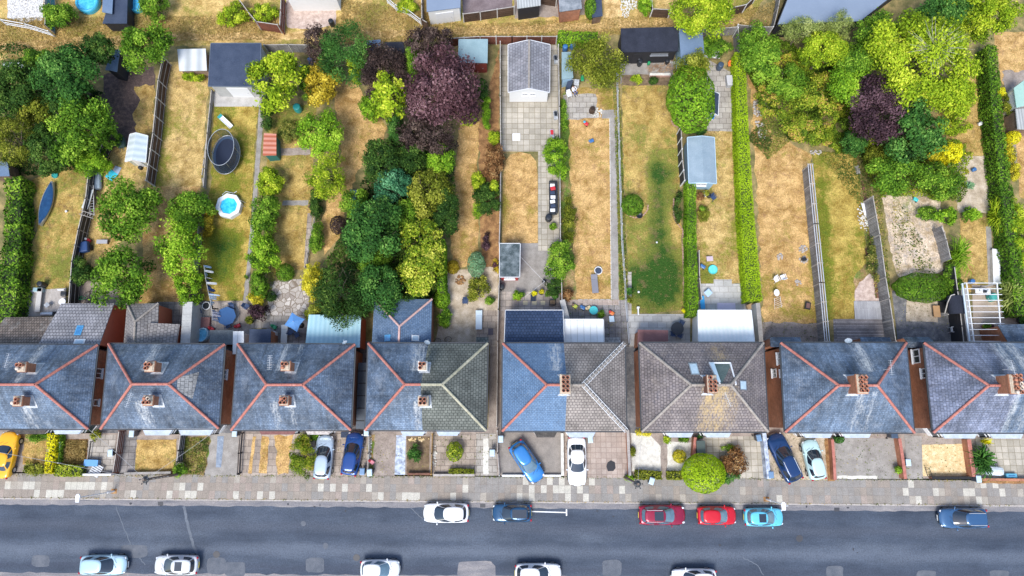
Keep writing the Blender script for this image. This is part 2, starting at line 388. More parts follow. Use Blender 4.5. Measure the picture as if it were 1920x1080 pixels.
# ------------------------------------------------------------------ ground, road, pavement
ka, kb = P(0, 936), P(1920, 950)
kdir = Vector((kb[0] - ka[0], kb[1] - ka[1], 0)).normalized(); knor = Vector((-kdir.y, kdir.x, 0))
def K(u, v, z=0.0):
 """u along the kerb from under the camera, v north of the kerb face"""
 o = Vector((ka[0], ka[1], 0)) + kdir * (u - ka[0]); o = o + knor * v; return (o.x, o.y, z)
RZ = -.11; RW = 7.05
g = MB()
S = 400
rows = [(S, 0), (0, 0), (0, -.16), (-RW - .02, -.16), (-RW - .02, 0), (-S, 0)]
for (v0, z0), (v1, z1) in zip(rows[:-1], rows[1:]):
 g.poly([K(-S, v1, z1), K(S, v1, z1), K(S, v0, z0), K(-S, v0, z0)])
tag(g.build('ground', M_ground), kind='structure')
g = MB(); g.poly([K(-S, -RW, RZ), K(S, -RW, RZ), K(S, 0, RZ), K(-S, 0, RZ)]); tag(g.build('road', M_asphalt), kind='structure')
rnd = random.Random(5)
def wavy(u0, u1, v0, v1, z, n=90, amp=.05, rs=1):
 r = random.Random(rs); a = []; b = []
 for i in range(n + 1):
  u = u0 + (u1 - u0) * i / n
  a.append(K(u, v0 + r.uniform(-amp, amp), z)); b.append(K(u, v1 + r.uniform(-amp, amp), z))
 m = MB()
 for i in range(n): m.poly([a[i], a[i + 1], b[i + 1], b[i]])
 return m
tag(wavy(-S / 4, S / 4, -.50, -.01, RZ + .005, 300, .06).build('road_edge', M_asphalt_edge), kind='structure')
tag(wavy(-S / 4, S / 4, -RW + .01, -RW + .55, RZ + .005, 300, .09, 3).build('road_edge', M_asphalt_edge), kind='structure')
for side, v0, v1 in (('near', 0, .13), ('far', -RW - .15, -RW)):
 g = MB(); u = -60
 while u < 60:
  g.prism([K(u + .008, v0)[:2], K(u + .907, v0)[:2], K(u + .907, v1)[:2], K(u + .008, v1)[:2]], -.15, .012 + rnd.uniform(-.004, .004)); u += .915
 tag(g.build('kerb', M_kerb), kind='structure')
# paving slabs: three rows, a real joint between all of them
def slabs(name, v0, nrow, sw, sd, whites, seed, pinkish):
 r = random.Random(seed); g = MB(); n = int(112 / sw)
 mats = [speckled(name + '_slab_%s' % k, [(.3, tuple(x * .86 for x in c)), (.7, tuple(min(1, x * 1.13) for x in c))], 1.1, 9, grain=.34)
   for k, c in enumerate(pinkish)]
 wset = set()
 for px, py in whites:
  x, y = P(px, py); d = Vector((x - ka[0], y - ka[1], 0))
  wset.add((int(((d.dot(kdir) + ka[0]) + 56) // sw), int((d.dot(knor) - v0) // sd)))
 for i in range(n):
  for j in range(nrow):
   u = -56 + i * sw; v = v0 + j * sd
   zz = .012 + r.uniform(-.003, .003)
   k = 0 if r.random() < .6 else r.randrange(1, 4)
   px_ = 960 + u * 19.6
   if px_ > 860 and r.random() < .75: k = 3 if r.random() < .6 else 2
   if r.random() < .03: k = 4
   if (i, j) in wset: k = 5 if r.random() < .72 else 4
   g.poly([K(u + .01, v + .01, zz), K(u + sw - .01, v + .01, zz), K(u + sw - .01, v + sd - .01, zz), K(u + .01, v + sd - .01, zz)], k)
 o = g.build(name, mats); tag(o, kind='structure'); return o
WH = [(14, 909), (24, 909), (34, 909), (54, 906), (64, 905), (70, 905), (68, 918), (88, 922), (108, 922), (118, 920), (131, 912), (142, 909), (152, 911), (163, 910), (175, 911), (188, 910), (198, 911), (208, 908),
 (240, 924), (252, 923), (317, 923), (330, 906), (345, 906), (340, 921), (352, 921), (362, 923), (373, 912), (439, 927), (484, 927), (506, 926), (597, 913), (620, 915), (642, 913), (688, 915), (678, 896), (698, 927), (710, 927), (745, 926), (757, 927), (768, 927), (780, 928), (849, 929), (872, 907), (872, 918), (907, 931),
 (976, 922), (988, 908), (1000, 910), (1000, 921), (976, 932), (988, 933), (1000, 932), (1023, 922), (1035, 908), (1047, 922), (1058, 908), (1058, 920), (1070, 921), (1070, 933), (1082, 921), (1094, 934), (1106, 909), (1165, 913), (1165, 923), (1872, 912), (1908, 917), (1918, 930), (1466, 936),
 (1697, 918), (1709, 914), (1710, 939), (1722, 930), (1760, 920), (1772, 930), (1808, 916), (1810, 941), (1820, 918), (1835, 912), (1835, 936), (1846, 912), (1846, 936), (1882, 929)]
PC = [(.29, .25, .21), (.325, .27, .23), (.265, .24, .21), (.26, .245, .225), (.36, .325, .275), (.49, .465, .40)]
tag(wavy(-56, 56, .13, 2.5, .006, 60, .02, 4).build('pavement', speckled('pavement_bed', [(.3, (.17, .14, .12)), (.7, (.27, .22, .19))], 1.5, 7)), kind='structure')
slabs('paving_slabs', .16, 3, .57, .74, WH, 3, PC)
tag(wavy(-60, 60, -RW - 2.6, -RW - .15, .006, 60, .02, 6).build('pavement', M_slab_brown), kind='structure')

GR = [(1234, 328, 18, 44, .66), (1234, 425, 20, 50, .56), (1225, 540, 46, 46, .66), (1250, 560, 26, 24, .25), (1205, 505, 22, 26, .3), (1255, 500, 30, 60, .45), (1184, 460, 14, 80, .3), (1262, 330, 14, 60, .25), (1190, 250, 20, 40, .1), (1205, 180, 40, 40, -.15), (1200, 340, 16, 40, -.12), (1195, 440, 20, 30, -.2), (1268, 440, 12, 40, -.3), (1265, 560, 22, 30, -.2),
(415, 500, 38, 70, .34), (432, 330, 26, 60, .2), (425, 235, 22, 20, .12), (470, 230, 10, 40, -.15), (400, 548, 26, 18, -.4), (466, 480, 10, 90, -.3), (395, 290, 8, 60, .1), (430, 455, 30, 20, .25),
(1545, 470, 14, 170, .35), (1590, 430, 30, 160, -.1), (1575, 320, 25, 40, -.15), (300, 240, 12, 110, .25), (1500, 588, 60, 22, .3), (1526, 470, 12, 90, .3), (1450, 545, 40, 40, .12), (1470, 350, 50, 60, -.15), (1490, 300, 60, 20, .15),
(1140, 180, 14, 40, .3), (1100, 185, 40, 20, .15), (1065, 300, 8, 120, .25), (1325, 520, 22, 18, .3), (1372, 440, 16, 40, .2), (1330, 300, 14, 40, .15), (120, 500, 30, 50, .15), (75, 450, 15, 100, .15), (885, 470, 30, 30, .15), (540, 230, 40, 40, .15), (655, 190, 20, 30, -.2), (975, 370, 30, 80, -.08), (944, 370, 5, 90, .2), (345, 150, 40, 40, -.1), (290, 560, 40, 20, .1),
(270, 50, 40, 20, .2), (150, 40, 40, 20, .15), (700, 10, 60, 25, .15), (1430, 30, 60, 40, .2), (930, 34, 60, 8, .2), (560, 340, 20, 30, -.2), (545, 460, 20, 40, -.1)]
def gr_at(px, py): return sum(k * math.exp(-((px - a) / w) ** 2 - ((py - b) / h) ** 2) for a, b, w, h, k in GR)
def unproj(x, y):
 dz = -CAM_H; cy = y * ct - dz * -st * -1 if 0 else y * ct + dz * st; cz = -y * st + dz * ct
 return 960 + FPX * x / -cz, 540 - FPX * cy / -cz
def patch(name, mat, pts, layer=2, jit=.0, n=6, seed=0, z=None):
 """thin sheet of ground cover; jit makes its outline ragged"""
 r = random.Random(seed or int(pts[0][0] * 7 + pts[0][1] * 3) & 0xffff)
 w = [P(*p) for p in pts]; out = []
 for a, b in zip(w, w[1:] + w[:1]):
  L = math.hypot(b[0] - a[0], b[1] - a[1]); k = max(1, int(L / .45)) if jit else 1
  for i in range(k):
   t = i / k; out.append((a[0] + (b[0] - a[0]) * t + r.uniform(-jit, jit), a[1] + (b[1] - a[1]) * t + r.uniform(-jit, jit)))
 zz = .006 * layer if z is None else z
 bm = bmesh.new(); vs = [bm.verts.new((x, y, zz)) for x, y in out]; f = bm.faces.new(vs); f.normal_update()
 if f.normal.z < 0: f.normal_flip()
 bmesh.ops.triangulate(bm, faces=[f]); isl = mat.name.endswith(('lawn', 'grass', 'track', 'ground', 'weedy_gravel'))
 if isl:
  for ax in (0, 1):
   lo = min(v.co[ax] for v in bm.verts); hi = max(v.co[ax] for v in bm.verts); c = .8; k = math.floor(lo / c) + 1
   while k * c < hi:
    q = Vector((0, 0, 0)); q[ax] = k * c; nv = Vector((0, 0, 0)); nv[ax] = 1; bmesh.ops.bisect_plane(bm, geom=bm.verts[:] + bm.edges[:] + bm.faces[:], plane_co=q, plane_no=nv); k += 1
 me = bpy.data.meshes.new(name); bm.to_mesh(me); bm.free(); me.materials.append(mat); auto_uv(me, Vector((0, 0, 0)))
 if isl: me.attributes.new('gr', 'FLOAT', 'POINT').data.foreach_set('value', [gr_at(*unproj(v.co.x, v.co.y)) for v in me.vertices])
 o = link_mesh(name, me); return tag(o, kind='structure')
J = .12
LAWNS = []
PATCHES = [
# back lane and what lies beyond it
('lane', M_lane, [(-90, -70), (2010, -70), (1900, -60), (1470, -60), (1400, 50), (1250, 62), (1040, 70), (850, 76), (620, 82), (300, 88), (0, 112), (-90, 118)], 1, .15),
('track', M_track, [(-60, 84), (300, 63), (620, 60), (900, 52), (1100, 42), (1400, 32), (1400, 44), (1100, 57), (900, 65), (620, 74), (300, 76), (-60, 100)], 2, .18),
('yard', M_gravel_pink, [(535, -30), (634, -30), (629, 46), (590, 56), (538, 52)], 3, .05),
('yard', M_rubble, [(14, -30), (82, -30), (80, 38), (48, 42), (14, 34)], 3, .08),
('yard', M_tarmac_purple, [(866, -30), (962, -30), (960, 16), (868, 27)], 3, 0),
('yard', M_conc_brown, [(962, -30), (1100, -30), (1095, 28), (965, 36)], 2, .1),
('path', M_track, [(1132, -30), (1162, -30), (1165, 45), (1130, 45)], 3, .12),
# gardens, from one side of the survey to the other
('lawn', M_mixed, [(60, 340), (100, 315), (152, 300), (160, 335), (150, 430), (138, 545), (58, 560), (48, 500), (70, 430)], 2, J),
('bed', M_mulch, [(195, 140), (290, 125), (292, 160), (272, 275), (210, 278), (190, 220)], 2, J),
('lawn', M_straw, [(252, 162), (290, 158), (283, 290), (256, 250), (250, 215), (262, 190)], 3, .2),
('lawn', M_straw_pale, [(172, 285), (240, 262), (278, 320), (270, 350), (255, 420), (215, 470), (160, 520), (152, 500), (168, 380)], 2, J),
('patio', M_conc_brown, [(150, 520), (205, 505), (225, 560), (215, 585), (145, 585)], 3, .2),
('lawn', M_straw_pale, [(302, 116), (392, 112), (390, 170), (377, 352), (278, 352), (288, 240)], 2, J),
('lawn', M_straw_rust, [(278, 350), (378, 350), (365, 470), (345, 568), (262, 568), (268, 450)], 2, J),
('patio', M_slab_dark, [(295, 566), (352, 566), (352, 640), (235, 640), (235, 590)], 4, 0),
('patio', M_conc_pale, [(398, 172), (492, 168), (492, 200), (402, 200)], 4, 0),
('lawn', M_green, [(402, 200), (484, 198), (474, 350), (470, 430), (455, 568), (380, 568), (372, 470), (396, 350), (398, 260)], 2, J),
('path', M_conc, [(488, 176), (498, 176), (492, 250), (480, 400), (464, 568), (456, 568), (472, 400)], 4, .03),
('deck', M_conc_brown, [(348, 564), (476, 564), (470, 648), (345, 648)], 3, 0),
('decking', M_deck, [(398, 567), (449, 567), (447, 622), (396, 622)], 5, 0),
('patio', M_slab_grey, [(368, 567), (397, 567), (396, 598), (366, 598)], 4, 0),
('lawn', M_mixed, [(500, 200), (592, 195), (585, 380), (577, 505), (512, 510), (510, 400), (500, 300)], 2, J),
('path', M_conc_brown, [(523, 278), (582, 276), (582, 290), (523, 292)], 4, .08),
('path', M_conc, [(530, 377), (578, 376), (578, 385), (530, 386)], 4, .06),
('path', M_slab_brown, [(577, 400), (586, 400), (578, 495), (570, 495)], 4, .02),
('patio', M_crazy, [(508, 528), (580, 522), (580, 592), (498, 592)], 4, .06),
('patio', M_slab_grey, [(470, 592), (582, 592), (580, 614), (470, 616)], 4, 0),
('patio', M_slab_dark, [(500, 614), (580, 614), (578, 650), (498, 650)], 4, 0),
('lawn', M_straw_rust, [(622, 158), (665, 150), (695, 200), (726, 240), (720, 262), (690, 280), (668, 330), (650, 380), (642, 440), (608, 478), (600, 430), (612, 380), (640, 290), (632, 220)], 2, J),
('lawn', M_straw_rust, [(862, 230), (905, 225), (895, 300), (898, 400), (896, 495), (850, 505), (842, 400), (855, 300)], 2, J),
('bed', M_brownbed, [(898, 240), (936, 90), (938, 520), (905, 500), (900, 400)], 2, J),
('patio', M_gravel_sand, [(838, 508), (935, 500), (934, 648), (815, 648), (822, 600)], 3, .1),
('patio', M_slab_brown, [(895, 582), (934, 582), (934, 648), (893, 648)], 4, .03),
('patio', M_slab_beige, [(940, 84), (1047, 84), (1048, 470), (1009, 470), (1009, 284), (941, 284)], 3, 0),
('lawn', M_straw_rust, [(943, 330), (946, 304), (957, 290), (975, 285), (994, 289), (1006, 303), (1008, 330), (1008, 456), (941, 456)], 5, .02),
('patio', M_conc, [(937, 456), (1050, 456), (1050, 548), (937, 548)], 2, 0),
('patio', M_slab_multi, [(938, 547), (1050, 547), (1050, 583), (938, 583)], 4, 0),
('path', M_conc_brown, [(920, 583), (948, 583), (946, 812), (915, 812)], 2, 0),
('lawn', M_straw_rust, [(1062, 165), (1152, 165), (1146, 562), (1082, 562), (1070, 440), (1062, 330)], 2, J),
('bed', M_weedy, [(1050, 160), (1063, 160), (1070, 340), (1080, 562), (1052, 562)], 3, .15),
('patio', M_slab_grey, [(1056, 178), (1118, 175), (1122, 222), (1058, 226)], 4, .12),
('path', M_conc, [(1128, 206), (1156, 206), (1160, 562), (1146, 562), (1143, 222), (1128, 222)], 4, .03),
('bed', M_weedy, [(1150, 165), (1162, 165), (1176, 562), (1160, 562)], 3, .1),
('patio', M_slab_pink, [(1058, 562), (1160, 562), (1160, 572), (1058, 572)], 5, 0),
('patio', M_slab_dark, [(1056, 570), (1178, 562), (1180, 650), (1055, 650)], 4, 0),
('lawn', M_mixed, [(1165, 160), (1258, 160), (1272, 260), (1282, 582), (1184, 590), (1172, 400)], 2, J),
#('lawn', M_lush, [(1218, 308), (1242, 303), (1246, 340), (1238, 400), (1252, 450), (1272, 490), (1280, 545), (1278, 584), (1186, 588), (1184, 520), (1200, 480), (1220, 455), (1226, 400), (1212, 350)], 3, .3),
('patio', M_conc, [(1163, 108), (1262, 108), (1262, 158), (1163, 158)], 3, .05),
('bed', M_soil, [(1165, 140), (1258, 140), (1258, 160), (1165, 160)], 4, .08),
('path', M_slab_grey, [(1176, 510), (1184, 510), (1184, 590), (1178, 590)], 5, 0),
('patio', M_slab_pale, [(1178, 589), (1294, 589), (1294, 650), (1178, 650)], 4, 0),
('path', M_conc_dark, [(1168, 640), (1200, 640), (1204, 812), (1174, 812)], 3, 0),
('patio', M_slab_grey, [(1324, 110), (1376, 138), (1382, 246), (1326, 246)], 3, .05),
('lawn', M_straw_pale, [(1312, 246), (1386, 246), (1400, 532), (1306, 532), (1306, 350)], 2, J),
('patio', M_slab_pale, [(1310, 532), (1338, 532), (1338, 524), (1372, 524), (1372, 532), (1400, 532), (1402, 590), (1308, 590)], 4, 0),
('lawn', M_straw_rust, [(1404, 138), (1440, 200), (1450, 252), (1520, 288), (1532, 420), (1545, 608), (1432, 608), (1420, 400)], 2, .2),
('patio', M_conc_brown, [(1428, 604), (1548, 607), (1548, 650), (1428, 650)], 3, .1),
('lawn', M_green, [(1522, 285), (1606, 285), (1614, 360), (1622, 440), (1626, 500), (1604, 520), (1600, 600), (1552, 600)], 2, .08),
('bed', M_weedy, [(1606, 285), (1638, 330), (1672, 560), (1610, 575), (1600, 520), (1626, 490), (1616, 380)], 2, .1),
('patio', M_gravel_pink, [(1612, 530), (1630, 512), (1652, 530), (1656, 566), (1604, 568), (1602, 545)], 3, .05),
('decking', M_deck_grey, [(1562, 598), (1664, 598), (1668, 648), (1564, 648)], 5, 0),
('decking', M_deck_pale, [(1600, 565), (1656, 565), (1660, 599), (1602, 599)], 6, 0, .12),
('yard', M_gravel_weed, [(1652, 362), (1700, 350), (1760, 370), (1772, 430), (1768, 505), (1740, 522), (1684, 522), (1668, 460)], 2, J),
('patio', M_conc_dark, [(1672, 545), (1800, 545), (1808, 650), (1684, 650)], 3, 0),
('patio', M_gravel_sand, [(1700, 562), (1760, 566), (1758, 604), (1699, 602)], 4, .05),
('lawn', M_straw, [(1755, 215), (1836, 128), (1848, 200), (1850, 300), (1792, 300)], 2, .2),
('bed', M_gravel_sand, [(1788, 296), (1850, 290), (1858, 400), (1796, 400)], 3, .1),
('lawn', M_straw, [(1800, 410), (1852, 405), (1856, 548), (1800, 548)], 4, .08),
('path', M_conc, [(1848, 425), (1858, 425), (1862, 540), (1853, 540)], 5, 0),
('decking', M_deck_tan, [(1822, 534), (1916, 538), (1918, 650), (1826, 650)], 5, 0),
('lawn', M_straw_rust, [(1862, 60), (1990, 60), (1990, 160), (1880, 160)], 2, J),
('bed', M_conc_brown, [(1880, 135), (1990, 130), (1990, 400), (1898, 300)], 3, .2),
('lawn', M_straw_rust, [(1904, 255), (1990, 255), (1990, 400), (1912, 370)], 4, .05),
# in front of the houses
('forecourt', M_conc_brown, [(-80, 800), (2010, 806), (2010, 902), (-80, 892)], 1, 0),
('lawn', M_straw, [(44, 828), (88, 826), (88, 872), (42, 872)], 3, .1),
('lawn', M_brownbed, [(118, 824), (166, 824), (161, 870), (112, 870)], 3, .08),
('lawn', M_weedy, [(30, 812), (88, 812), (88, 830), (40, 832)], 2, .08),
('path', M_slab_grey, [(168, 815), (218, 815), (210, 890), (162, 890)], 3, 0),
('path', M_slab_dark, [(226, 815), (258, 815), (253, 887), (224, 887)], 3, .02),
('lawn', M_straw, [(257, 824), (332, 824), (330, 886), (252, 886)], 4, .06),
('lawn', M_weedy, [(342, 820), (396, 818), (384, 890), (344, 888)], 4, .12),
('drive', M_conc, [(396, 812), (448, 812), (444, 892), (384, 892)], 3, 0),
('strip', M_blue_strip, [(408, 818), (420, 818), (415, 876), (405, 876)], 5, .02),
('drive', M_slab_brown, [(456, 812), (586, 812), (580, 892), (450, 892)], 3, 0),
('lawn', M_straw_rust, [(491, 818), (505, 818), (500, 888), (486, 888)], 5, .06),
('lawn', M_straw_rust, [(516, 818), (548, 818), (540, 888), (520, 888)], 4, .2),
('lawn', M_straw_rust, [(474, 818), (480, 818), (472, 888), (466, 888)], 5, .04),
('drive', M_slab_brown, [(586, 812), (690, 812), (690, 892), (580, 892)], 4, 0),
('drive', M_weedy, [(690, 815), (702, 815), (700, 892), (688, 892)], 5, .08),
('drive', M_conc_brown, [(702, 812), (742, 812), (740, 892), (700, 892)], 3, 0),
('path', M_painted_blue, [(743, 816), (761, 816), (759, 890), (740, 890)], 4, .02),
('bed', M_soil, [(763, 818), (806, 818), (804, 889), (762, 889)], 3, .03),
('patio', M_slab_brown, [(811, 816), (893, 816), (892, 890), (812, 890)], 3, 0),
('path', M_slab_grey, [(893, 812), (930, 812), (932, 892), (892, 892)], 3, 0),
('path', M_gravel_white, [(906, 822), (916, 822), (916, 889), (906, 889)], 5, .02),
('drive', M_tarmac_brown, [(935, 810), (1054, 810), (1054, 892), (940, 892)], 3, 0),
('drive', M_slab_pink, [(1058, 810), (1176, 810), (1178, 896), (1058, 896)], 3, 0),
('stain', M_oil, [(1140, 868), (1146, 864), (1152, 867), (1154, 876), (1149, 884), (1140, 882), (1137, 875)], 5, .08),
('yard', M_gravel_white, [(1183, 812), (1216, 812), (1238, 836), (1240, 886), (1185, 884)], 3, .05),
('path', M_conc_brown, [(1216, 812), (1250, 812), (1250, 897), (1239, 897), (1239, 836)], 4, 0),
('yard', M_gravel_white, [(1251, 828), (1300, 830), (1300, 886), (1251, 886)], 3, .05),
('patio', M_slab_beige, [(1322, 818), (1430, 818), (1434, 897), (1330, 897)], 3, 0),
('drive', M_gravel_sand, [(1438, 812), (1558, 812), (1560, 900), (1440, 900)], 3, .02),
('bed', M_brownbed, [(1545, 822), (1560, 822), (1566, 902), (1552, 902)], 5, .06),
('drive', M_conc, [(1567, 822), (1686, 822), (1690, 898), (1567, 898)], 3, 0),
('apron', M_gravel_white, [(1569, 892), (1645, 892), (1645, 898), (1569, 898)], 4, .04),
('path', M_conc, [(1695, 815), (1728, 818), (1730, 898), (1702, 898)], 4, 0),
('yard', M_gravel_gold, [(1727, 834), (1815, 832), (1820, 893), (1730, 893)], 3, .02),
('patio', M_slab_beige, [(1828, 822), (2000, 822), (2000, 899), (1832, 899)], 3, 0),
('verge', M_brownbed, [(1835, 901), (2000, 903), (2000, 908), (1835, 906)], 4, .05),
# side alleys
('path', M_conc_dark, [(150, 650), (225, 650), (225, 812), (150, 812)], 2, 0),
('path', M_conc_dark, [(400, 640), (450, 640), (450, 812), (400, 812)], 2, 0),
('path', M_slab_dark, [(650, 640), (700, 640), (700, 812), (650, 812)], 2, 0),
('path', M_conc_brown, [(1425, 645), (1500, 645), (1500, 812), (1425, 812)], 2, 0),
('path', M_conc_dark, [(1680, 650), (1790, 650), (1790, 812), (1690, 812)], 2, 0),
]
NAMES = {'verge': 'verge', 'strip': 'gravel_strip', 'stain': 'oil_stain'}
for i, p in enumerate(PATCHES):
 nm, mt, pts, ly, jt = p[:5]
 if nm == 'lawn': LAWNS.append(pts)
 patch(NAMES.get(nm, nm), mt, pts, ly, jt, seed=i + 1, z=(.006 * ly + .0004 * (i % 9)) if len(p) < 6 else p[5])
sgn_ = lambda v: -1 if v < 0 else 1
# road marking, patches and sealed cracks
def rpatch(name, mat, pts, z, **k): return patch(name, mat, pts, z=RZ + z, **k)
for q in range(1):
 m = MB(); a, b = P(996, 959, RZ), P(1061, 961, RZ)
 m.prism([(a[0], a[1] - .05), (b[0], b[1] - .05), (b[0], b[1] + .05), (a[0], a[1] + .05)], RZ + .006, RZ + .012)
 m.prism([(b[0], b[1] - .3), (b[0] + .12, b[1] - .3), (b[0] + .12, b[1] + .3), (b[0], b[1] + .3)], RZ + .006, RZ + .0124)
 tag(m.build('parking_bay_marking', M_paint_white), kind='structure')
def blob(cx, cy, rx, ry, n=18, sd=0, a=.12, q=1.0):
 r = random.Random(sd + int(cx)); e = lambda v: sgn_(v) * abs(v) ** q
 return [(cx + rx * e(math.cos(t)) * (1 + r.uniform(-a, a)), cy + ry * e(math.sin(t)) * (1 + r.uniform(-a, a))) for t in [2 * math.pi * i / n for i in range(n)]]
for i, (cx, cy, rx, ry) in enumerate([(75, 1052, 17, 11), (405, 1062, 18, 16), (440, 1068, 20, 14), (590, 1060, 18, 14), (568, 982, 5, 5), (610, 1024, 5, 6), (893, 1076, 36, 24), (1148, 1066, 18, 16), (1875, 1078, 18, 8), (1566, 1075, 16, 14), (1738, 1078, 18, 8), (250, 1034, 26, 12)]):
 rpatch('asphalt_patch', M_asphalt_patch if i != 6 else M_asphalt_edge, blob(cx, cy, rx, ry, a=.06, q=.45 if rx > 8 else 1), .0075 + i * .0004)
for i, pts in enumerate([[(217, 950), (232, 990), (245, 1022), (262, 1047), (275, 1062)], [(345, 950), (352, 985), (362, 1020), (375, 1052)], [(1392, 1045), (1418, 1058), (1435, 1082)], [(770, 952), (796, 976)], [(1340, 1072), (1342, 1090)]]):
 m = MB(); w = [P3(a, b, RZ + .009) for a, b in pts]; r = random.Random(i)
 dn = []
 for a, b in zip(w[:-1], w[1:]):
  for k in range(6): dn.append(a.lerp(b, k / 6) + Vector((r.uniform(-.05, .05), r.uniform(-.05, .05), 0)))
 for a, b in zip(dn[:-1], dn[1:]):
  d = (b - a).normalized(); s = Vector((-d.y, d.x, 0)) * (.035 if i != 1 else .12)
  m.poly([a - s, b - s, b + s, a + s])
 tag(m.build('crack_seal', M_seal), kind='structure')
for i, (px, py) in enumerate([(405, 1040), (1500, 1010), (668, 1046)]):
 rpatch('manhole_cover', plain('cast_cover', (.05, .05, .055), .5), blob(px, py, 6.5, 6.5, 20, a=0), .012 + i * .0003)
for i, (px, py) in enumerate([(300, 944), (905, 948), (1570, 955)]):
 rpatch('gully_grate', plain('cast_cover', (.05, .05, .055), .5), [(px - 5, py - 3), (px + 5, py - 3), (px + 5, py + 4), (px - 5, py + 4)], .012 + i * .0003)
m = MB()
r = random.Random(8)
for cx, cy in ((648, 958), (1120, 958), (1590, 952), (1512, 950), (1600, 1030), (1608, 1036), (1350, 1022), (1345, 1035), (600, 947), (590, 950), (540, 945), (1150, 968), (302, 947), (245, 944)):
 m.prism([P(*p, RZ) for p in blob(cx, cy, r.uniform(1, 3), r.uniform(1, 3), 9, 4, .3)], RZ + .006, RZ + .0095 + r.random() * .001)
tag(m.build('tar_spots', plain('tar', (.03, .032, .04), .6)), kind='structure')
# ------------------------------------------------------------------ building materials
WHITE = plain('white_upvc', (.74, .75, .76), .35, var=.04)
M_pane = glass('window_glass', (.03, .045, .06))
M_blueglass = glass('skylight_glass', (.05, .24, .5), .08)
M_paleglass = glass('pale_skylight_glass', (.45, .58, .66), .08)
M_brick = tiles('orange_brick', (.36, .13, .06), (.48, .19, .10), (.28, .18, .13), .225, .075, .01, .85, .28, grain=.2)
M_brick_dark = tiles('dark_brick', (.17, .07, .045), (.25, .105, .065), (.13, .09, .07), .225, .075, .01, .85, .3, grain=.2)
M_render_red = plain('terracotta_render', (.46, .13, .07), .8, var=.1)
M_render_grey = speckled('grey_render', [(.3, (.36, .36, .35)), (.7, (.48, .48, .46))], 1.5, 6, grain=.12)
M_render_white = plain('white_render', (.74, .74, .72), .75, var=.05)
M_terra = speckled('terracotta_ridge', [(.3, (.34, .12, .095)), (.6, (.47, .19, .15)), (.8, (.55, .32, .27))], 2.2, 7, grain=.22, bmp=0)
M_ridge_grey = speckled('grey_ridge', [(.3, (.25, .22, .19)), (.7, (.38, .34, .3))], 2, 6, grain=.2, bmp=0)
M_ridge_buff = speckled('buff_ridge', [(.3, (.3, .29, .2)), (.7, (.48, .45, .34))], 2, 6, grain=.25, bmp=0)
M_lead = speckled('lead_flashing', [(.35, (.28, .31, .35)), (.65, (.6, .62, .64))], 3, 7, grain=.3, bmp=0)
M_mortar = speckled('mortar_flaunching', [(.3, (.40, .33, .25)), (.7, (.58, .49, .38))], 3, 6, grain=.25)
M_pot = plain('terracotta_pot', (.42, .17, .10), .8)
M_pot_cream = plain('cream_pot', (.66, .55, .45), .8)
M_black = plain('matt_black', (.012, .012, .014), .7)
M_gutter = plain('dark_gutter', (.04, .045, .05), .4)
M_metal = plain('grey_metal', (.35, .37, .4), .35, .7)
M_alu = plain('pale_aluminium', (.62, .64, .66), .35, .3)
SL = dict(specks=.5, w=.28, h=.2, gap=.010, rough=.55, gscale=.33, grime=.5, bmp=.8, streak=.4, spec=.45, grain=.4)
STC = (.60, .61, .60)
def slate(name, a, b, **k):
 d = dict(SL); d.update(k); return tiles(name, a, b, tuple(x * .5 for x in a), stain=k.get('stain', STC), **{q: v for q, v in d.items() if q != 'stain'})
M_slate = slate('blue_slate', (.08, .118, .175), (.135, .182, .25), third=(.24, .27, .31))
M_slate2 = slate('blue_black_slate', (.07, .10, .148), (.12, .16, .218), third=(.21, .24, .28))
M_slate_blue = slate('bright_blue_slate', (.10, .175, .29), (.135, .22, .345), grime=.14, streak=.12)
M_slate_new = slate('new_blue_slate', (.09, .15, .245), (.135, .205, .31), grime=.14, streak=.08)
M_slate_grey = slate('grey_blue_slate', (.13, .15, .21), (.2, .22, .29), w=.3, h=.24, gap=.014)
TL_ = dict(gap=.022, rough=.85, gscale=.5, grime=.26, bmp=.9, streak=.12, grain=.3)
M_tile_green = tiles('green_grey_tiles', (.115, .125, .11), (.16, .17, .15), (.04, .045, .04), .33, .3, stain=(.5, .44, .25), **TL_)
M_tile_grey = tiles('grey_brown_tiles', (.23, .205, .185), (.3, .265, .24), (.1, .085, .08), .3, .3, stain=(.62, .6, .56), **TL_)
M_tile_brown = tiles('purple_brown_tiles', (.175, .15, .15), (.25, .215, .205), (.075, .065, .065), .3, .3, stain=(.50, .36, .17), third=(.25, .21, .18), specks=.4, **TL_)
M_tile_ext = tiles('grey_roman_tiles', (.24, .235, .245), (.31, .3, .31), (.07, .07, .08), .3, .33, **TL_)
M_tile_old = tiles('old_brown_tiles', (.15, .12, .10), (.25, .2, .165), (.05, .04, .035), .25, .3, third=(.3, .3, .28), **TL_)
M_tile_dull = tiles('dull_grey_tiles', (.25, .235, .225), (.3, .28, .27), (.13, .12, .12), .33, .3, **TL_)
M_tile_navy = tiles('navy_tiles', (.028, .05, .10), (.045, .07, .13), (.012, .02, .045), .3, .3, gap=.02, rough=.5, gscale=.5, grime=.15, bmp=.9, grain=.15)
M_felt_blue = speckled('blue_felt', [(.3, (.115, .175, .27)), (.7, (.17, .235, .335))], .7, 6, grain=.16, bmp=.1)
M_felt_dark = speckled('dark_felt', [(.3, (.035, .05, .085)), (.7, (.06, .078, .12))], .8, 7, grain=.25, bmp=.1)
M_felt_black = speckled('black_felt', [(.3, (.018, .021, .032)), (.7, (.034, .038, .055))], .8, 7, grain=.3, bmp=.1)
M_felt_green = speckled('teal_felt', [(.3, (.2, .3, .33)), (.7, (.28, .39, .42))], .8, 6, grain=.14, bmp=.1)
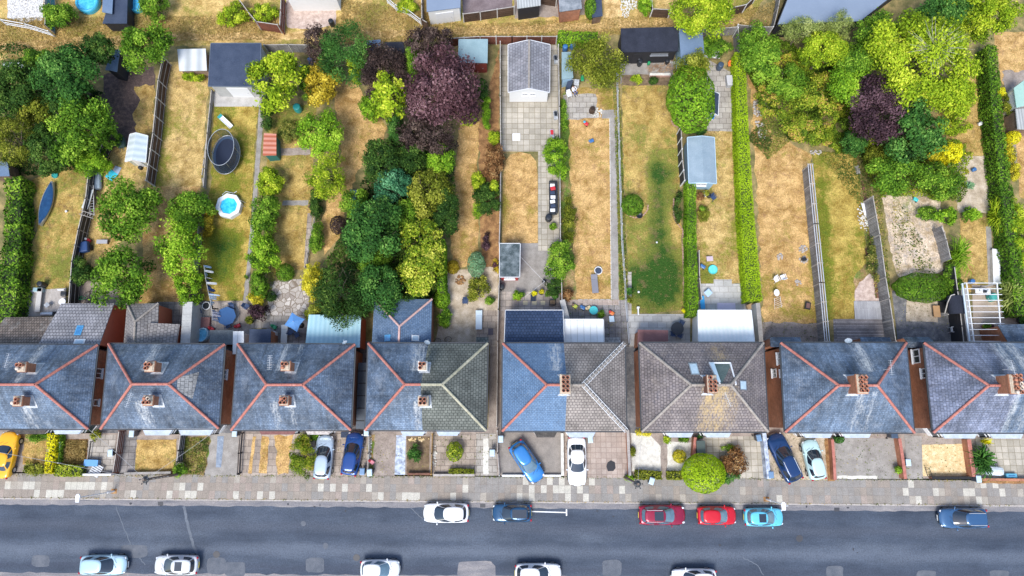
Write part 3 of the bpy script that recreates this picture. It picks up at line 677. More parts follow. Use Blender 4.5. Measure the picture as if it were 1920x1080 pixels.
M_felt_grey = speckled('grey_felt', [(.3, (.12, .14, .16)), (.5, (.22, .24, .26)), (.7, (.33, .35, .37))], 1.6, 7, grain=.22, bmp=.1)
M_flat_blue = speckled('blue_grey_membrane', [(.3, (.185, .235, .315)), (.7, (.23, .285, .37))], .25, 5, grain=.1, gscale=20, bmp=.05)
def corrug(name, a, b, pitch=.2, rough=.4, rot=0.0, soft=1.0):
 m, nt, bs = newmat(name); w = nn(nt, 'TexWave', Scale=1.0 / pitch * .5 * .64, Distortion=0.0); w.bands_direction = 'X'
 nt.links.new(coords(nt, 'UV', rot=rot), w.inputs['Vector'])
 col = mix(nt, w.outputs['Fac'], a, b); col = mix(nt, 1.0, col, ramp(nt, noise(nt, coords(nt), .8, 6), [(.3, (.9, .9, .9)), (.7, (1.06, 1.06, 1.06))]), 'MULTIPLY')
 nt.links.new(fine(nt, col, .06), bs.inputs['Base Color']); bs.inputs['Roughness'].default_value = rough; bump(nt, bs, w.outputs['Fac'], .5, .03)
 return m
M_corr_blue = corrug('pale_blue_corrugated', (.34, .56, .64), (.42, .64, .71), .45)
M_corr_white = corrug('white_polycarbonate', (.78, .85, .83), (.84, .88, .86), .4)
M_corr_orange = corrug('rusty_orange_sheet', (.42, .11, .05), (.62, .28, .2), .5)
M_corr_grey = corrug('grey_asbestos_sheet', (.3, .31, .3), (.45, .46, .44), .3)
M_white_panel = tiles('white_roof_panels', (.80, .81, .79), (.84, .85, .83), (.5, .5, .45), .62, 9.0, .02, .5, .08, offset=0, grain=.04)
M_maroon = speckled('maroon_roof_panel', [(.3, (.20, .10, .095)), (.7, (.29, .15, .14))], 1.0, 5, grain=.12, bmp=0)
M_timber = tiles('fence_boards', (.20, .13, .09), (.29, .2, .14), (.06, .04, .03), 4.0, .12, .012, .85, .25, grain=.3)
M_timber_blue = plain('pale_blue_boards', (.32, .48, .6), .6)
M_timber_black = plain('black_stained_boards', (.02, .02, .025), .7)
M_timber_red = tiles('maroon_boards', (.2, .035, .025), (.26, .05, .035), (.08, .02, .015), 4.0, .14, .012, .75, .2)

# ------------------------------------------------------------------ roofs, walls, windows
def plane_z(poly, x, y):
 a, b, c = Vector(poly[0]), Vector(poly[1]), Vector(poly[2]); n = (b - a).cross(c - a)
 return a.z - (n.x * (x - a.x) + n.y * (y - a.y)) / n.z
def clipx(poly, a, b, keep):
 """part of a poly on one side of the vertical plane through a and b (2D)"""
 nx, ny = -(b[1] - a[1]), b[0] - a[0]
 def d(p): return (nx * (p[0] - a[0]) + ny * (p[1] - a[1])) * keep
 out = []
 for i, p in enumerate(poly):
  q = poly[(i + 1) % len(poly)]; dp, dq = d(p), d(q)
  if dp >= 0: out.append(Vector(p))
  if dp * dq < 0: out.append(Vector(p).lerp(Vector(q), dp / (dp - dq)))
 return out
def roof_mesh(name, polys, mat, parent, thick=.09, cell=.45, stains=()):
 off = WL[parent.name] if parent is not None else Vector((0, 0, 0)); bm = bmesh.new()
 tops = []
 for pl in polys:
  pl = [Vector(p) for p in pl]; n = (pl[1] - pl[0]).cross(pl[2] - pl[0])
  if n.z < 0: pl = pl[::-1]
  bm.faces.new([bm.verts.new(p) for p in pl]); tops.append(pl)
 bmesh.ops.remove_doubles(bm, verts=bm.verts, dist=.002)
 if cell:
  for ax in (0, 1):
   lo = min(v.co[ax] for v in bm.verts); hi = max(v.co[ax] for v in bm.verts); k = math.floor(lo / cell) + 1
   while k * cell < hi:
    p = Vector((0, 0, 0)); p[ax] = k * cell; n = Vector((0, 0, 0)); n[ax] = 1
    bmesh.ops.bisect_plane(bm, geom=bm.verts[:] + bm.edges[:] + bm.faces[:], plane_co=p, plane_no=n); k += 1
 edge = [e for e in bm.edges if e.is_boundary]
 r = bmesh.ops.extrude_edge_only(bm, edges=edge); nv = [g for g in r['geom'] if isinstance(g, bmesh.types.BMVert)]
 for v in nv: v.co.z -= thick
 for pl in tops:
  try: bm.faces.new([bm.verts.new(Vector((p.x, p.y, p.z - thick))) for p in pl[::-1]])
  except Exception: pass
 me = bpy.data.meshes.new(name); bm.to_mesh(me); bm.free()
 if stains:
  at = me.attributes.new('stain', 'FLOAT', 'POINT'); vals = []
  for v in me.vertices:
   s = 0
   for xc, w, y0, y1, k in stains:
    t = (v.co.y - y0) / (y1 - y0)
    if -.02 <= t <= 1.02: s = max(s, k * math.exp(-((v.co.x - xc) / (w * (1 + .7 * t))) ** 2) * (1 - .35 * t))
   vals.append(s)
  at.data.foreach_set('value', vals)
 for v in me.vertices: v.co -= off
 me.materials.append(mat); auto_uv(me, off); me.update()
 return link_mesh(name, me, parent)
def ridge_part(lines, mat, parent, r=.125, name='ridge_tiles'):
 m = MB()
 for a, b in lines:
  a, b = Vector(a), Vector(b); L = (b - a).length; n = max(1, round(L / .45)); sd = random.Random(int(a.x * 10 + b.y * 7))
  for i in range(n):
   p, q = a.lerp(b, i / n), a.lerp(b, (i + .97) / n); k = sd.uniform(-.012, .012)
   m.tube(p + Vector((0, 0, .02 + k)), q + Vector((0, 0, .02 - k)), r * 1.0, r * .93, 10)
 return m.build(name, mat, parent)
def window(parent, c, d, w, h, frame=WHITE, pane=M_pane, bars=1, name='window', sill=True):
 """c: centre on the wall face, d: outward direction (2D)"""
 d = Vector((d[0], d[1], 0)).normalized(); s = Vector((-d.y, d.x, 0)); c = Vector(c); f = MB(); z = Vector((0, 0, 1)); t = .07
 for k in (-1, 1):
  f.beam(c + s * k * (w / 2 - t / 2) - z * h / 2 + d * .02, c + s * k * (w / 2 - t / 2) + z * h / 2 + d * .02, t, .09)
  f.beam(c - s * (w / 2 - t) + z * k * (h / 2 - t / 2) + d * .02, c + s * (w / 2 - t) + z * k * (h / 2 - t / 2) + d * .02, .09, t)
 for i in range(bars):
  q = -w / 2 + w * (i + 1) / (bars + 1); f.beam(c + s * q - z * (h / 2 - t) + d * .022, c + s * q + z * (h / 2 - t) + d * .022, .05, .07)
 if sill: f.beam(c - s * (w / 2 + .06) - z * (h / 2 + .045) + d * .07, c + s * (w / 2 + .06) - z * (h / 2 + .045) + d * .07, .2, .05)
 fr = f.build(name, frame, parent)
 p = MB(); q = c + d * .012
 p.poly([q - s * (w / 2 - .02) - z * (h / 2 - .02), q + s * (w / 2 - .02) - z * (h / 2 - .02), q + s * (w / 2 - .02) + z * (h / 2 - .02), q - s * (w / 2 - .02) + z * (h / 2 - .02)])
 p.build('pane', pane, fr); return fr
def door(parent, c, d, w=.9, h=2.05, mat=WHITE, handle=True):
 d = Vector((d[0], d[1], 0)).normalized(); s = Vector((-d.y, d.x, 0)); c = Vector((c[0], c[1], 0)); f = MB()
 f.add([c + s * a * w / 2 + d * e + Vector((0, 0, z)) for z in (.02, h) for a, e in ((-1, .0), (1, .0), (1, .05), (-1, .05))], [(0, 3, 2, 1), (4, 5, 6, 7), (0, 1, 5, 4), (1, 2, 6, 5), (2, 3, 7, 6), (3, 0, 4, 7)])
 for k in (-1, 1):
  for z0, z1 in ((.2, .95), (1.1, 1.85)):
   a = c + s * k * w * .22 + d * .055
   f.add([a + s * e * w * .17 + Vector((0, 0, z)) for z in (z0, z1) for e in (-1, 1)], [(0, 1, 3, 2)])
 o = f.build('door', mat, parent)
 if handle:
  g = MB(); p = c + s * w * .38 + d * .09 + Vector((0, 0, 1.0)); g.tube(p - d * .05, p, .018); g.tube(p, p - s * .12, .014); g.build('handle', M_metal, o)
 return o
def quadw(q, z): return [Vector((*P(*p, z), z)) for p in q]
def roof_shape(q, ze, typ, rh, hip=None):
 A, B, C, D = [Vector((p.x, p.y, ze)) for p in q]; up = Vector((0, 0, rh))       # far-left, far-right, near-right, near-left
 if typ == 'flat': return [[A, B, C, D]], []
 if typ == 'S': return [[A, B, C + up, D + up]], []
 if typ == 'N': return [[A + up, B + up, C, D]], []
 if typ == 'E': return [[A, B + up, C + up, D]], []
 if typ == 'W': return [[A + up, B, C, D + up]], []
 if typ == 'gx': m, n = (A + D) / 2 + up, (B + C) / 2 + up; return [[A, B, n, m], [m, n, C, D]], [(m, n)]
 if typ == 'gy': m, n = (A + B) / 2 + up, (C + D) / 2 + up; return [[A, m, n, D], [m, B, C, n]], [(m, n)]
 if typ == 'hipN':
  m, n = (A + B) / 2 + up, (C + D) / 2 + up; k = hip or .55; m = m.lerp(n, k); return [[A, B, m], [A, m, n, D], [m, B, C, n]], [(A + Vector((0, 0, .02)), m), (B + Vector((0, 0, .02)), m), (m, n)]
def building(name, label, cat, quad, ze, typ='flat', rh=.4, roof=M_felt_blue, wall=M_timber, parent=None, ridge=None, inset=.12, sky=(), thick=.08, hip=None, openings=(), floor0=0.0, trim=None, group=None, q3=None, cell=0, wallname='wall', no_wall=False):
 """shed, garage or extension from its roof corners; under a parent it becomes a part with parts of its own"""
 q = q3 or quadw(quad, ze); cx = sum(p.x for p in q) / 4; cy = sum(p.y for p in q) / 4
 polys, ridges = roof_shape(q, ze, typ, rh, hip)
 zf = lambda x, y: min(plane_z(p, x, y) for p in polys)
 pts = [q[0], (q[0] + q[1]) / 2, q[1], (q[1] + q[2]) / 2, q[2], (q[2] + q[3]) / 2, q[3], (q[3] + q[0]) / 2]
 ins = [Vector((p.x + (cx - p.x) * min(.3, inset / max(.01, abs(p.x - cx))) * (abs(p.x - cx) > inset), p.y + (cy - p.y) * min(.3, inset / max(.01, abs(p.y - cy))) * (abs(p.y - cy) > inset))) for p in pts]
 w = MB()
 if not no_wall: w.prism([(p.x, p.y) for p in ins], floor0, lambda p: zf(p[0], p[1]) - thick * .6)
 if parent is None:
  t = thing(name, label, cat, (cx, cy, 0), group); root = t
  if not no_wall: wo = w.build('wall', wall, t)
  else:
   for k in (0, 2, 4, 6): w.beam((ins[k].x, ins[k].y, 0), (ins[k].x, ins[k].y, zf(ins[k].x, ins[k].y) - thick), .09, .09)
   w.build('posts', wall, t)
 else:
  if no_wall:
   for k in (0, 2, 4, 6): w.beam((ins[k].x, ins[k].y, 0), (ins[k].x, ins[k].y, zf(ins[k].x, ins[k].y) - thick), .09, .09)
  root = w.build(name, wall, parent)
  if label: root['label'] = label
 roof_mesh('roof', polys, roof, root, thick, cell)
 if ridges and ridge: ridge_part(ridges, ridge, root, .11)
 if trim:
  f = MB()
  e = [(polys[0][0], polys[0][1])] if typ in ('S', 'hipN', 'flat') else []
  A, B, C, D = q
  for a, b in ((A, B), (B, C), (C, D), (D, A)):
   za, zb = max(zf(a.x, a.y), 0), max(zf(b.x, b.y), 0)
   o_ = Vector(((a.x + b.x) / 2 - cx, (a.y + b.y) / 2 - cy, 0)).normalized() * .03
   if typ in ('gx', 'gy') and abs((a - b).x) * (typ == 'gy') + abs((a - b).y) * (typ == 'gx') > .8 * (a - b).length:
    mm = (a + b) / 2; zm = zf(mm.x, mm.y)
    f.beam((a.x + o_.x, a.y + o_.y, za - .03), (mm.x + o_.x, mm.y + o_.y, zm - .03), .05, .13); f.beam((mm.x + o_.x, mm.y + o_.y, zm - .03), (b.x + o_.x, b.y + o_.y, zb - .03), .05, .13)
   else: f.beam((a.x + o_.x, a.y + o_.y, za - .03), (b.x + o_.x, b.y + o_.y, zb - .03), .05, .13)
  f.build('fascia', trim, root)
 for px, py, w_, h_, gl in sky:
  x, y = P(px, py, ze + rh * .5); z = zf(x, y); pl = min(polys, key=lambda p: plane_z(p, x, y)); n = (Vector(pl[1]) - Vector(pl[0])).cross(Vector(pl[2]) - Vector(pl[0])).normalized(); n = n if n.z > 0 else -n
  def sz(p, k=.06): return plane_z(pl, p[0], p[1]) + k
  f = MB(); o = [(x - w_ / 2, y - h_ / 2), (x + w_ / 2, y - h_ / 2), (x + w_ / 2, y + h_ / 2), (x - w_ / 2, y + h_ / 2)]
  f.prism(o, lambda p: sz(p, .0), lambda p: sz(p, .07)); fr = f.build('skylight', WHITE if gl is not M_blueglass else plain('blue_frame', (.1, .35, .6), .4), root)
  g = MB(); i = [(x + (a - x) * .72, y + (b - y) * .78) for a, b in o]; g.prism(i, lambda p: sz(p, .06), lambda p: sz(p, .085))
  if parent is None: g.build('pane', gl, fr)
  else:
   fr2 = g.build('skylight_pane', gl, root)
 A, B, C, D = [ins[0], ins[2], ins[4], ins[6]]
 for o_ in openings:      # (side, kind, fraction along, z centre, w, h[, mat])
  side, kind, t_, zc, w_, h_ = o_[:6]; a, b = {'S': (D, C), 'E': (C, B), 'N': (B, A), 'W': (A, D)}[side]
  p = a.lerp(b, t_); dd = (b.y - a.y, -(b.x - a.x)); mt = o_[6] if len(o_) > 6 else WHITE
  if parent is not None:
   f = MB(); dn = Vector((dd[0], dd[1], 0)).normalized(); s = Vector((-dn.y, dn.x, 0)); c = Vector((p.x, p.y, zc)) + dn * .03
   f.beam(c - s * w_ / 2, c + s * w_ / 2, .07, h_); f.build(kind, mt if kind == 'door' else M_pane, root)
  elif kind == 'door': door(root, (p.x, p.y), dd, w_, h_, mt)
  else: window(root, (p.x, p.y, zc), dd, w_, h_, mt, bars=1 if w_ > .5 else 0)
 return root

# ------------------------------------------------------------------ the eight pairs of houses
ZE, ZR = 5.2, 8.3
def pots(n, dx, dy, cols=2): return [((i % cols - (cols - 1) / 2) * dx, (i // cols - (math.ceil(n / cols) - 1) / 2) * dy) for i in range(n)]
def chimney(h, zf, px, py, ztop, wx, wy, ps, cream=(), capped=(), brick=M_brick, aerial=None):
 x, y = P(px, py, ztop); m = MB()
 m.obox((x, y), wx, wy, 5.6, ztop - .35); m.obox((x, y), wx + .1, wy + .1, ztop - .35, ztop - .2); m.obox((x, y), wx + .16, wy + .16, ztop - .2, ztop - .08)
 c = m.build('chimney', brick, h)
 f = MB(); f.obox((x, y), wx + .06, wy + .06, ztop - .08, ztop - .01); f.obox((x, y), wx - .1, wy - .1, ztop - .01, ztop + .05); f.build('flaunching', M_mortar, c)
 for i, (dx, dy) in enumerate(ps):
  k = MB(); p = (x + dx, y + dy, ztop)
  if i in capped: k.lathe(p, [(.13, 0), (.125, .25), (.15, .28), (.15, .34), (.0001, .38)], 14)
  else: k.lathe(p, [(.145, 0), (.135, .3), (.16, .33), (.16, .40), (.13, .40), (.12, .1)], 14);
  k.build('chimney_pot', M_pot_cream if i in cream else M_pot, c)
  if i not in capped: s = MB(); s.lathe(p, [(.121, .10), (.121, .2)], 12); s.v = [(a, b, z) for a, b, z in s.v]; s.build('pot_shade', M_black, c)  # black plug paints in the darkness down the pot's open mouth
 g = MB(); o = [(-.5, -.5), (.5, -.5), (.5, .5), (-.5, .5)]
 for k in range(4):
  a, b = o[k], o[(k + 1) % 4]; s1, s2 = wx + .34, wy + .34
  q = [(x + a[0] * s1, y + a[1] * s2), (x + b[0] * s1, y + b[1] * s2), (x + b[0] * wx, y + b[1] * wy), (x + a[0] * wx, y + a[1] * wy)]
  g.prism(q, lambda p: zf(*p) - .02, lambda p: zf(*p) + .035)
 g.obox((x, y), wx + .02, wy + .02, zf(x, y) - .6, max(zf(x, y - wy / 2), zf(x, y + wy / 2)) + .14); g.build('flashing', M_lead, c)
 if aerial:
  ax, ay, rot = aerial; k = MB(); b = Vector((x + ax, y + ay, ztop - .3)); t = b + Vector((0, 0, 1.3)); k.tube(b, t, .02)
  d = Vector((math.cos(rot), math.sin(rot), 0)); s = Vector((-d.y, d.x, 0)); k.tube(t - d * .5, t + d * .7, .015)
  for i in range(9): p = t + d * (-.45 + i * .14); k.tube(p - s * .2, p + s * .2, .009, n=5)
  k.build('tv_aerial', M_alu, c)
 return c
def house(label, tl, tr, br, bl, rl, rr, matL, matR=None, split=None, ridL=M_terra, ridR=None, chims=(), stains=(), bays=(), sidewin=(), wall=M_brick, skies=(), patches=()):
 q = quadw([tl, tr, br, bl], ZE); A, B, C, D = q; rp, rq = P3(*rl, ZR), P3(*rr, ZR)
 # keep the ridge midway between the eaves
 ymid = (A.y + B.y + C.y + D.y) / 4; rp.y = rq.y = ymid
 cx = (A.x + B.x) / 2; h = thing('semi_detached_houses', label, 'house', (cx, ymid, 0), 'pairs of hip roofed brick houses along the road')
 polys = [[A, B, rq, rp], [rp, rq, C, D], [A, rp, D], [B, C, rq]]
 zf = lambda x, y: min(plane_z(p, x, y) for p in polys)
 st_ = []
 for s in stains:      # (px at eave or chimney, width m, which slope, strength)
  xs = P(s[0], 640 if s[2] > 0 else 800, ZE)[0]; y0 = ymid + s[2] * (s[4] if len(s) > 4 else 1.2); st_.append((xs, s[1], y0, (A.y if s[2] > 0 else D.y), s[3]))
 if split:
  a, b = P(split[0], 644, ZE), P(split[1], 807, ZE)
  roof_mesh('roof', [c for c in (clipx(p, b, a, 1) for p in polys) if len(c) > 2], matL, h, .1, .4, st_)
  roof_mesh('roof', [c for c in (clipx(p, b, a, -1) for p in polys) if len(c) > 2], matR, h, .1, .4, st_)
  sx = (a[0] + b[0]) / 2
  ridge_part([(A, rp), (D, rp), (rp, Vector((sx, ymid, ZR)))], ridL, h); ridge_part([(Vector((sx, ymid, ZR)), rq), (B, rq), (C, rq)], ridR, h)
 else:
  roof_mesh('roof', polys, matL, h, .1, .4, st_); ridge_part([(A, rp), (D, rp), (rp, rq), (B, rq), (C, rq)], ridL, h)
 # brick walls, gutters
 ins = [(A.x + .38, A.y - .35), (B.x - .38, B.y - .35), (C.x - .38, C.y + .35), (D.x + .38, D.y + .35)]
 w = MB(); w.prism(ins, 0, ZE - .02); w.build('wall', wall, h)
 g = MB()
 for a, b, nx, ny in ((A, B, 0, .07), (C, D, 0, -.07), (B, C, .07, 0), (D, A, -.07, 0)): g.beam((a.x + nx, a.y + ny, ZE - .08), (b.x + nx, b.y + ny, ZE - .08), .11, .09)
 g.build('gutter', M_gutter, h)
 for a, b in ((ins[0], .06), (ins[1], .06), (ins[2], -.06)):
  f = MB(); x_ = a[0] + (.15 if a == ins[0] else -.15); f.tube((x_, a[1] + b, 0), (x_, a[1] + b, ZE - .1), .04); f.build('drainpipe', M_gutter, h)
 Wd = ins[1][0] - ins[0][0]
 for k in (.13, .38, .62, .87):
  x = ins[0][0] + Wd * k; yr = ins[0][1] + (ins[1][1] - ins[0][1]) * k; yf = ins[3][1] + (ins[2][1] - ins[3][1]) * k
  window(h, (x, yr, 3.9), (0, 1), 1.1, 1.1); window(h, (x, yf, 3.9), (0, -1), 1.3, 1.2, bars=2)
 for k in (.44, .56):
  x = ins[3][0] + (ins[2][0] - ins[3][0]) * k; yf = ins[3][1] + (ins[2][1] - ins[3][1]) * k; door(h, (x, yf), (0, -1), .9, 2.1, plain('door_paint_%d' % int(k * 100), (.12, .05, .05) if k < .5 else (.05, .09, .14), .4))
 for px, py, zc, w_, h_, side in sidewin:
  a, b = (ins[1], ins[2]) if side > 0 else (ins[3], ins[0]); y = P(px, py, zc)[1]; t = (y - a[1]) / (b[1] - a[1]); window(h, (a[0] + (b[0] - a[0]) * t, y, zc), (side, 0), w_, h_, bars=0 if w_ < .8 else 1)
 for c in chims: chimney(h, zf, *c)
 for x0, x1, yb, mt, wm in bays:
  zt = 2.75; a, b = P(x0, yb, zt), P(x1, yb, zt); yw = ins[3][1] + .02; d = yw - a[1]; s = min(.55, d * .7)
  pts = [(a[0], yw), (a[0] + s, a[1] + .0), (b[0] - s, b[1]), (b[0], yw)]
  m = MB(); m.prism([(c_[0] + ((a[0] + b[0]) / 2 - c_[0]) * .03, c_[1] + (yw - c_[1]) * .08) for c_ in pts], 0, 2.62); by = m.build('bay_window', wm, h)
  r_ = MB(); c0 = ((a[0] + b[0]) / 2, yw)
  ov = [(c0[0] + (p[0] - c0[0]) * 1.03, c0[1] + (p[1] - c0[1]) * 1.12) for p in pts]; r_.prism(ov, 2.62, 2.74, 0); r_.build('bay_roof', mt, by)
  fr = MB(); gl = MB()
  for k in range(3):
   p, q_ = Vector((*pts[k], 0)), Vector((*pts[k + 1], 0)); dr = (q_ - p).normalized(); L = (q_ - p).length; n = 1 if k != 1 else 3
   for i in range(n + 1):
    e = p + dr * (L * i / n); fr.beam((e.x, e.y, .76), (e.x, e.y, 2.34), .09, .09)
   for z in (.80, 2.30, 1.85): fr.beam((p.x, p.y, z), (q_.x, q_.y, z), .085, .07)
   gl.poly([(p.x, p.y, .76), (q_.x, q_.y, .76), (q_.x, q_.y, 2.34), (p.x, p.y, 2.34)])
  fr.build('window_frame', WHITE, by); gl.build('pane', M_pane, by)
 for px, py, w_, h_, gl in skies:
  x, y = P(px, py, 6.8); pl = min(polys, key=lambda p: plane_z(p, x, y)); o = [(x - w_ / 2, y - h_ / 2), (x + w_ / 2, y - h_ / 2), (x + w_ / 2, y + h_ / 2), (x - w_ / 2, y + h_ / 2)]
  f = MB(); f.prism(o, lambda p: plane_z(pl, *p), lambda p: plane_z(pl, *p) + .09); fr = f.build('skylight', M_metal, h)
  g2 = MB(); g2.prism([(x + (a - x) * .78, y + (b - y) * .8) for a, b in o], lambda p: plane_z(pl, *p) + .08, lambda p: plane_z(pl, *p) + .105); g2.build('pane', gl, fr)
 for pts, mt in patches:
  w3 = [P(px, py, 6.8) for px, py in pts]; m = MB(); m.poly([(x, y, zf(x, y) + .05) for x, y in w3]); o = m.build('replacement_slates', mt, h); o['label'] = 'patch of paler replacement slates'
 return h, zf
p3 = [(-.15, .16), (.15, .16), (-.15, -.16)]; p4 = [(-.16, .16), (.16, .16), (-.16, -.16), (.16, -.16)]
pale = speckled('pale_bay_lead', [(.3, (.36, .44, .54)), (.6, (.5, .58, .68)), (.8, (.64, .7, .76))], 1.6, 7, grain=.15, bmp=0)
darkb = speckled('dark_bay_felt', [(.3, (.05, .05, .05)), (.7, (.12, .11, .10))], 3, 7, grain=.4)
redb = speckled('red_brown_bay_felt', [(.3, (.17, .08, .08)), (.7, (.25, .13, .12))], 2, 5, grain=.15)
pebble = speckled('pebbled_bay_roof', [(.3, (.28, .22, .2)), (.5, (.5, .48, .46)), (.7, (.62, .6, .58))], 4, 6, grain=.3)
H1, z1 = house('blue slate pair at the left edge above the yellow sports car', (-40, 646), (183, 647), (165, 804), (-58, 804), (-4, 721), (66, 721), M_slate,
 chims=[(40, 688, 8.9, .62, .74, p3, (2,), (2,), M_brick, (-.6, .35, R(80))), (32, 752, 8.7, .66, .74, [(.12, .15), (.12, -.16), (-.17, -.16)], (2,), (2,), M_brick)],
 stains=[(84, .42, 1, 1.0, .2), (50, .5, 1, .7, 1.2), (66, .7, -1, .85, 1.4), (128, .9, -1, .5, 1.5)], bays=[(20, 92, 812, darkb, M_brick), (93, 158, 812, pale, M_render_white)],
 sidewin=[(190, 700, 4.0, .9, 1.0, 1), (177, 755, 3.9, .6, .8, 1)])
H2, z2 = house('blue slate pair with a patch of pale slates, beside the tiled hipped extension', (204, 645), (421, 646), (410, 803), (189, 804), (247.5, 721), (316, 721), M_slate2,
 chims=[(280, 687, 8.9, .72, .8, p3, (), (), M_brick), (277, 751, 8.7, .72, .74, p4, (1,), (0,), M_brick, (-1.1, -.1, R(75)))],
 stains=[(297, .45, 1, 1.0), (318, .25, 1, .6), (280, .7, -1, .95), (216, .8, -1, .3), (240, .9, -1, .35)], bays=[(262, 327, 814, pale, M_render_white), (329, 404, 814, pale, M_render_white)],
 sidewin=[(424, 702, 4.0, .9, 1.0, 1)], patches=[([(326, 721), (347, 708), (372, 697), (362, 748), (345, 736)], slate('pale_replacement_slate', (.24, .235, .23), (.33, .32, .3), w=.36, h=.34, gap=.02))])
H3, z3 = house('blue slate pair with two long white streaks above its rear chimney', (446, 645), (665, 646), (657.5, 806), (434, 806), (500, 721), (567.5, 721), M_slate2,
 chims=[(535, 686, 8.9, .66, .72, p3, (), (2,), M_brick, (-1.0, .1, R(90))), (532, 751, 8.7, .66, .72, p4, (), (0,), M_brick)],
 stains=[(538, .28, 1, 1.15), (568, .24, 1, 1.1, .8), (525, .45, -1, .85), (555, .35, -1, .85), (480, 1.6, -1, .35)], bays=[(480, 560, 813, redb, M_render_white), (567, 626, 813, pebble, M_render_white)])
H4, z4 = house('pair half in blue slate and half in green grey tiles', (691, 644), (914, 644), (911, 807), (685, 806), (759, 721), (829, 720), M_slate, M_tile_green, (803, 792), M_terra, M_ridge_buff,
 chims=[(792, 686, 8.9, .62, .68, p3, (), (), M_render_white), (793, 752, 8.8, .72, .72, p4, (), (), M_mortar)],
 stains=[(786, .55, 1, 1.05), (806, .3, 1, .8), (786, .3, -1, 1.1), (760, .3, -1, .5), (830, 1.5, 1, .25)], bays=[(745, 803, 815, pale, M_render_white), (812, 868, 815, pale, M_render_white)], wall=M_brick_dark)
H5, z5 = house('pair half in bright blue slate and half in grey brown tiles with eight chimney pots', (943, 644), (1171, 644), (1174.5, 808), (942, 808), (1025.5, 722), (1094, 722), M_slate_blue, M_tile_grey, (1057, 1059.5), M_terra, M_ridge_grey,
 chims=[(1060, 720, 9.5, .72, 1.5, pots(8, .34, .36), (), (), M_mortar)],
 stains=[(1040, .6, 1, 1.0), (1072, .5, -1, .5, .6)], bays=[(996, 1050, 818, darkb, M_brick), (1057, 1122, 818, pale, M_render_white)], wall=M_brick_dark)
H6, z6 = house('purple brown tiled pair with two skylights and a sunken roof terrace', (1199, 643), (1431, 643), (1440, 809), (1204, 809), (1296, 721), (1370, 721), M_tile_brown, None, None, M_ridge_grey,
 chims=[(1335, 720, 9.3, .7, 1.4, pots(7, .36, .36), (), (), M_brick_dark, (.9, -1.2, R(-70)))],
 stains=[(1340, .9, 1, .85), (1320, .8, -1, 1.1, .2), (1340, .7, -1, 1.15, .2), (1395, 2.5, 1, .3), (1360, 1.0, -1, .8, .1)], bays=[(1245, 1306, 818, pale, M_render_white), (1315, 1377, 818, pale, M_render_white)],
 skies=[(1299, 692, .75, 1.1, M_paleglass), (1390, 723, .8, .85, M_paleglass)])
H7, z7 = house('blue slate pair with a central terracotta chimney and a satellite dish', (1464, 643), (1699, 643), (1714, 811), (1472.5, 810), (1572.5, 722), (1645, 722), M_slate,
 chims=[(1617, 720, 9.6, .8, 1.5, pots(8, .36, .36), (), (5,), M_brick, (2.0, 1.2, R(90)))],
 stains=[(1604, .5, 1, 1.2), (1590, .5, 1, .6), (1595, .5, -1, .85, .4), (1618, .4, -1, .8, .4), (1540, .5, -1, .4)], bays=[(1500, 1567, 819, pale, M_render_white), (1575, 1640, 819, pale, M_render_white)],
 sidewin=[(1447, 672, 3.9, 1.1, 1.1, -1), (1461, 700, 4.3, .7, .8, -1), (1446, 700, 2.4, .8, .9, -1)])
H8, z8 = house('blue slate pair at the right edge with a paler left slope', (1732.5, 643), (1964, 643), (1990, 811), (1750, 811), (1854, 722), (1926, 722), M_slate_grey, M_slate, (1862, 1875), M_terra, M_terra,
 chims=[(1906, 720, 9.6, .95, 1.5, pots(10, .36, .34), (0, 3, 5), (0, 4, 6), M_brick, (-.8, 1.2, R(100)))],
 stains=[(1862, .5, 1, 1.1), (1890, .5, 1, 1.1), (1880, .4, -1, .95, .4), (1905, .4, -1, .9, .4), (1850, .8, 1, .4)], bays=[(1762, 1838, 820, pale, M_render_white), (1852, 1925, 820, pale, M_render_white)],
 sidewin=[(1724, 700, 4.2, .9, .9, -1), (1707, 668, 3.2, 1.3, 1.1, -1)])
# roof terrace cut in the brown tiled roof: opening kerb, glass side and sunken floor
def terrace():
 a = [P(px, py, 7.2) for px, py in ((1332, 680), (1371, 680), (1374, 722), (1342, 722))]
 zt = max(z6(x, y) for x, y in a); m = MB()
 for i, j in ((0, 1), (1, 2), (3, 0)): m.beam((*a[i], z6(*a[i]) + .12), (*a[j], z6(*a[j]) + .12), .12, .22)
 o = m.build('roof_terrace', WHITE, H6)
 f = MB(); f.prism(a, lambda p: z6(*p) + .02, lambda p: z6(*p) + .05); f.build('terrace_floor', speckled('terrace_membrane', [(.3, (.07, .11, .11)), (.7, (.12, .16, .15))], 1, 5), o)
 f = MB(); w = [P(px, py, 7.2) for px, py in ((1332, 680), (1340, 680), (1344, 718), (1338, 716))]; f.prism(w, lambda p: z6(*p) + .06, lambda p: z6(*p) + .3); f.build('terrace_cheek', plain('pale_blue_cheek', (.55, .7, .78), .5), o)
terrace()
def roof_ladder(): # the white lines along the ridges of the tiled half are pointed mortar courses laid like a ladder
 B_, C_ = P3(1171, 644, ZE), P3(1174.5, 808, ZE); q = P3(1094, 722, ZR); q.y = (B_.y + C_.y) / 2; m = MB()
 for e in (B_, C_):
  d = (e - q); L = d.length; d.normalize(); s = Vector((-d.y, d.x, 0)).normalized() * .19; n = int(L / .45)
  for k in (-1, 1): m.tube(q + s * k + Vector((0, 0, .12)), e + s * k + Vector((0, 0, .12)), .028, n=6)
  for i in range(n): p = q + d * (L * (i + .5) / n) + Vector((0, 0, .12)); m.tube(p - s, p + s, .024, n=6)
 o = m.build('roof_ladder', WHITE, H5); o['label'] = 'white ladder like frames lying along both hips'
roof_ladder()
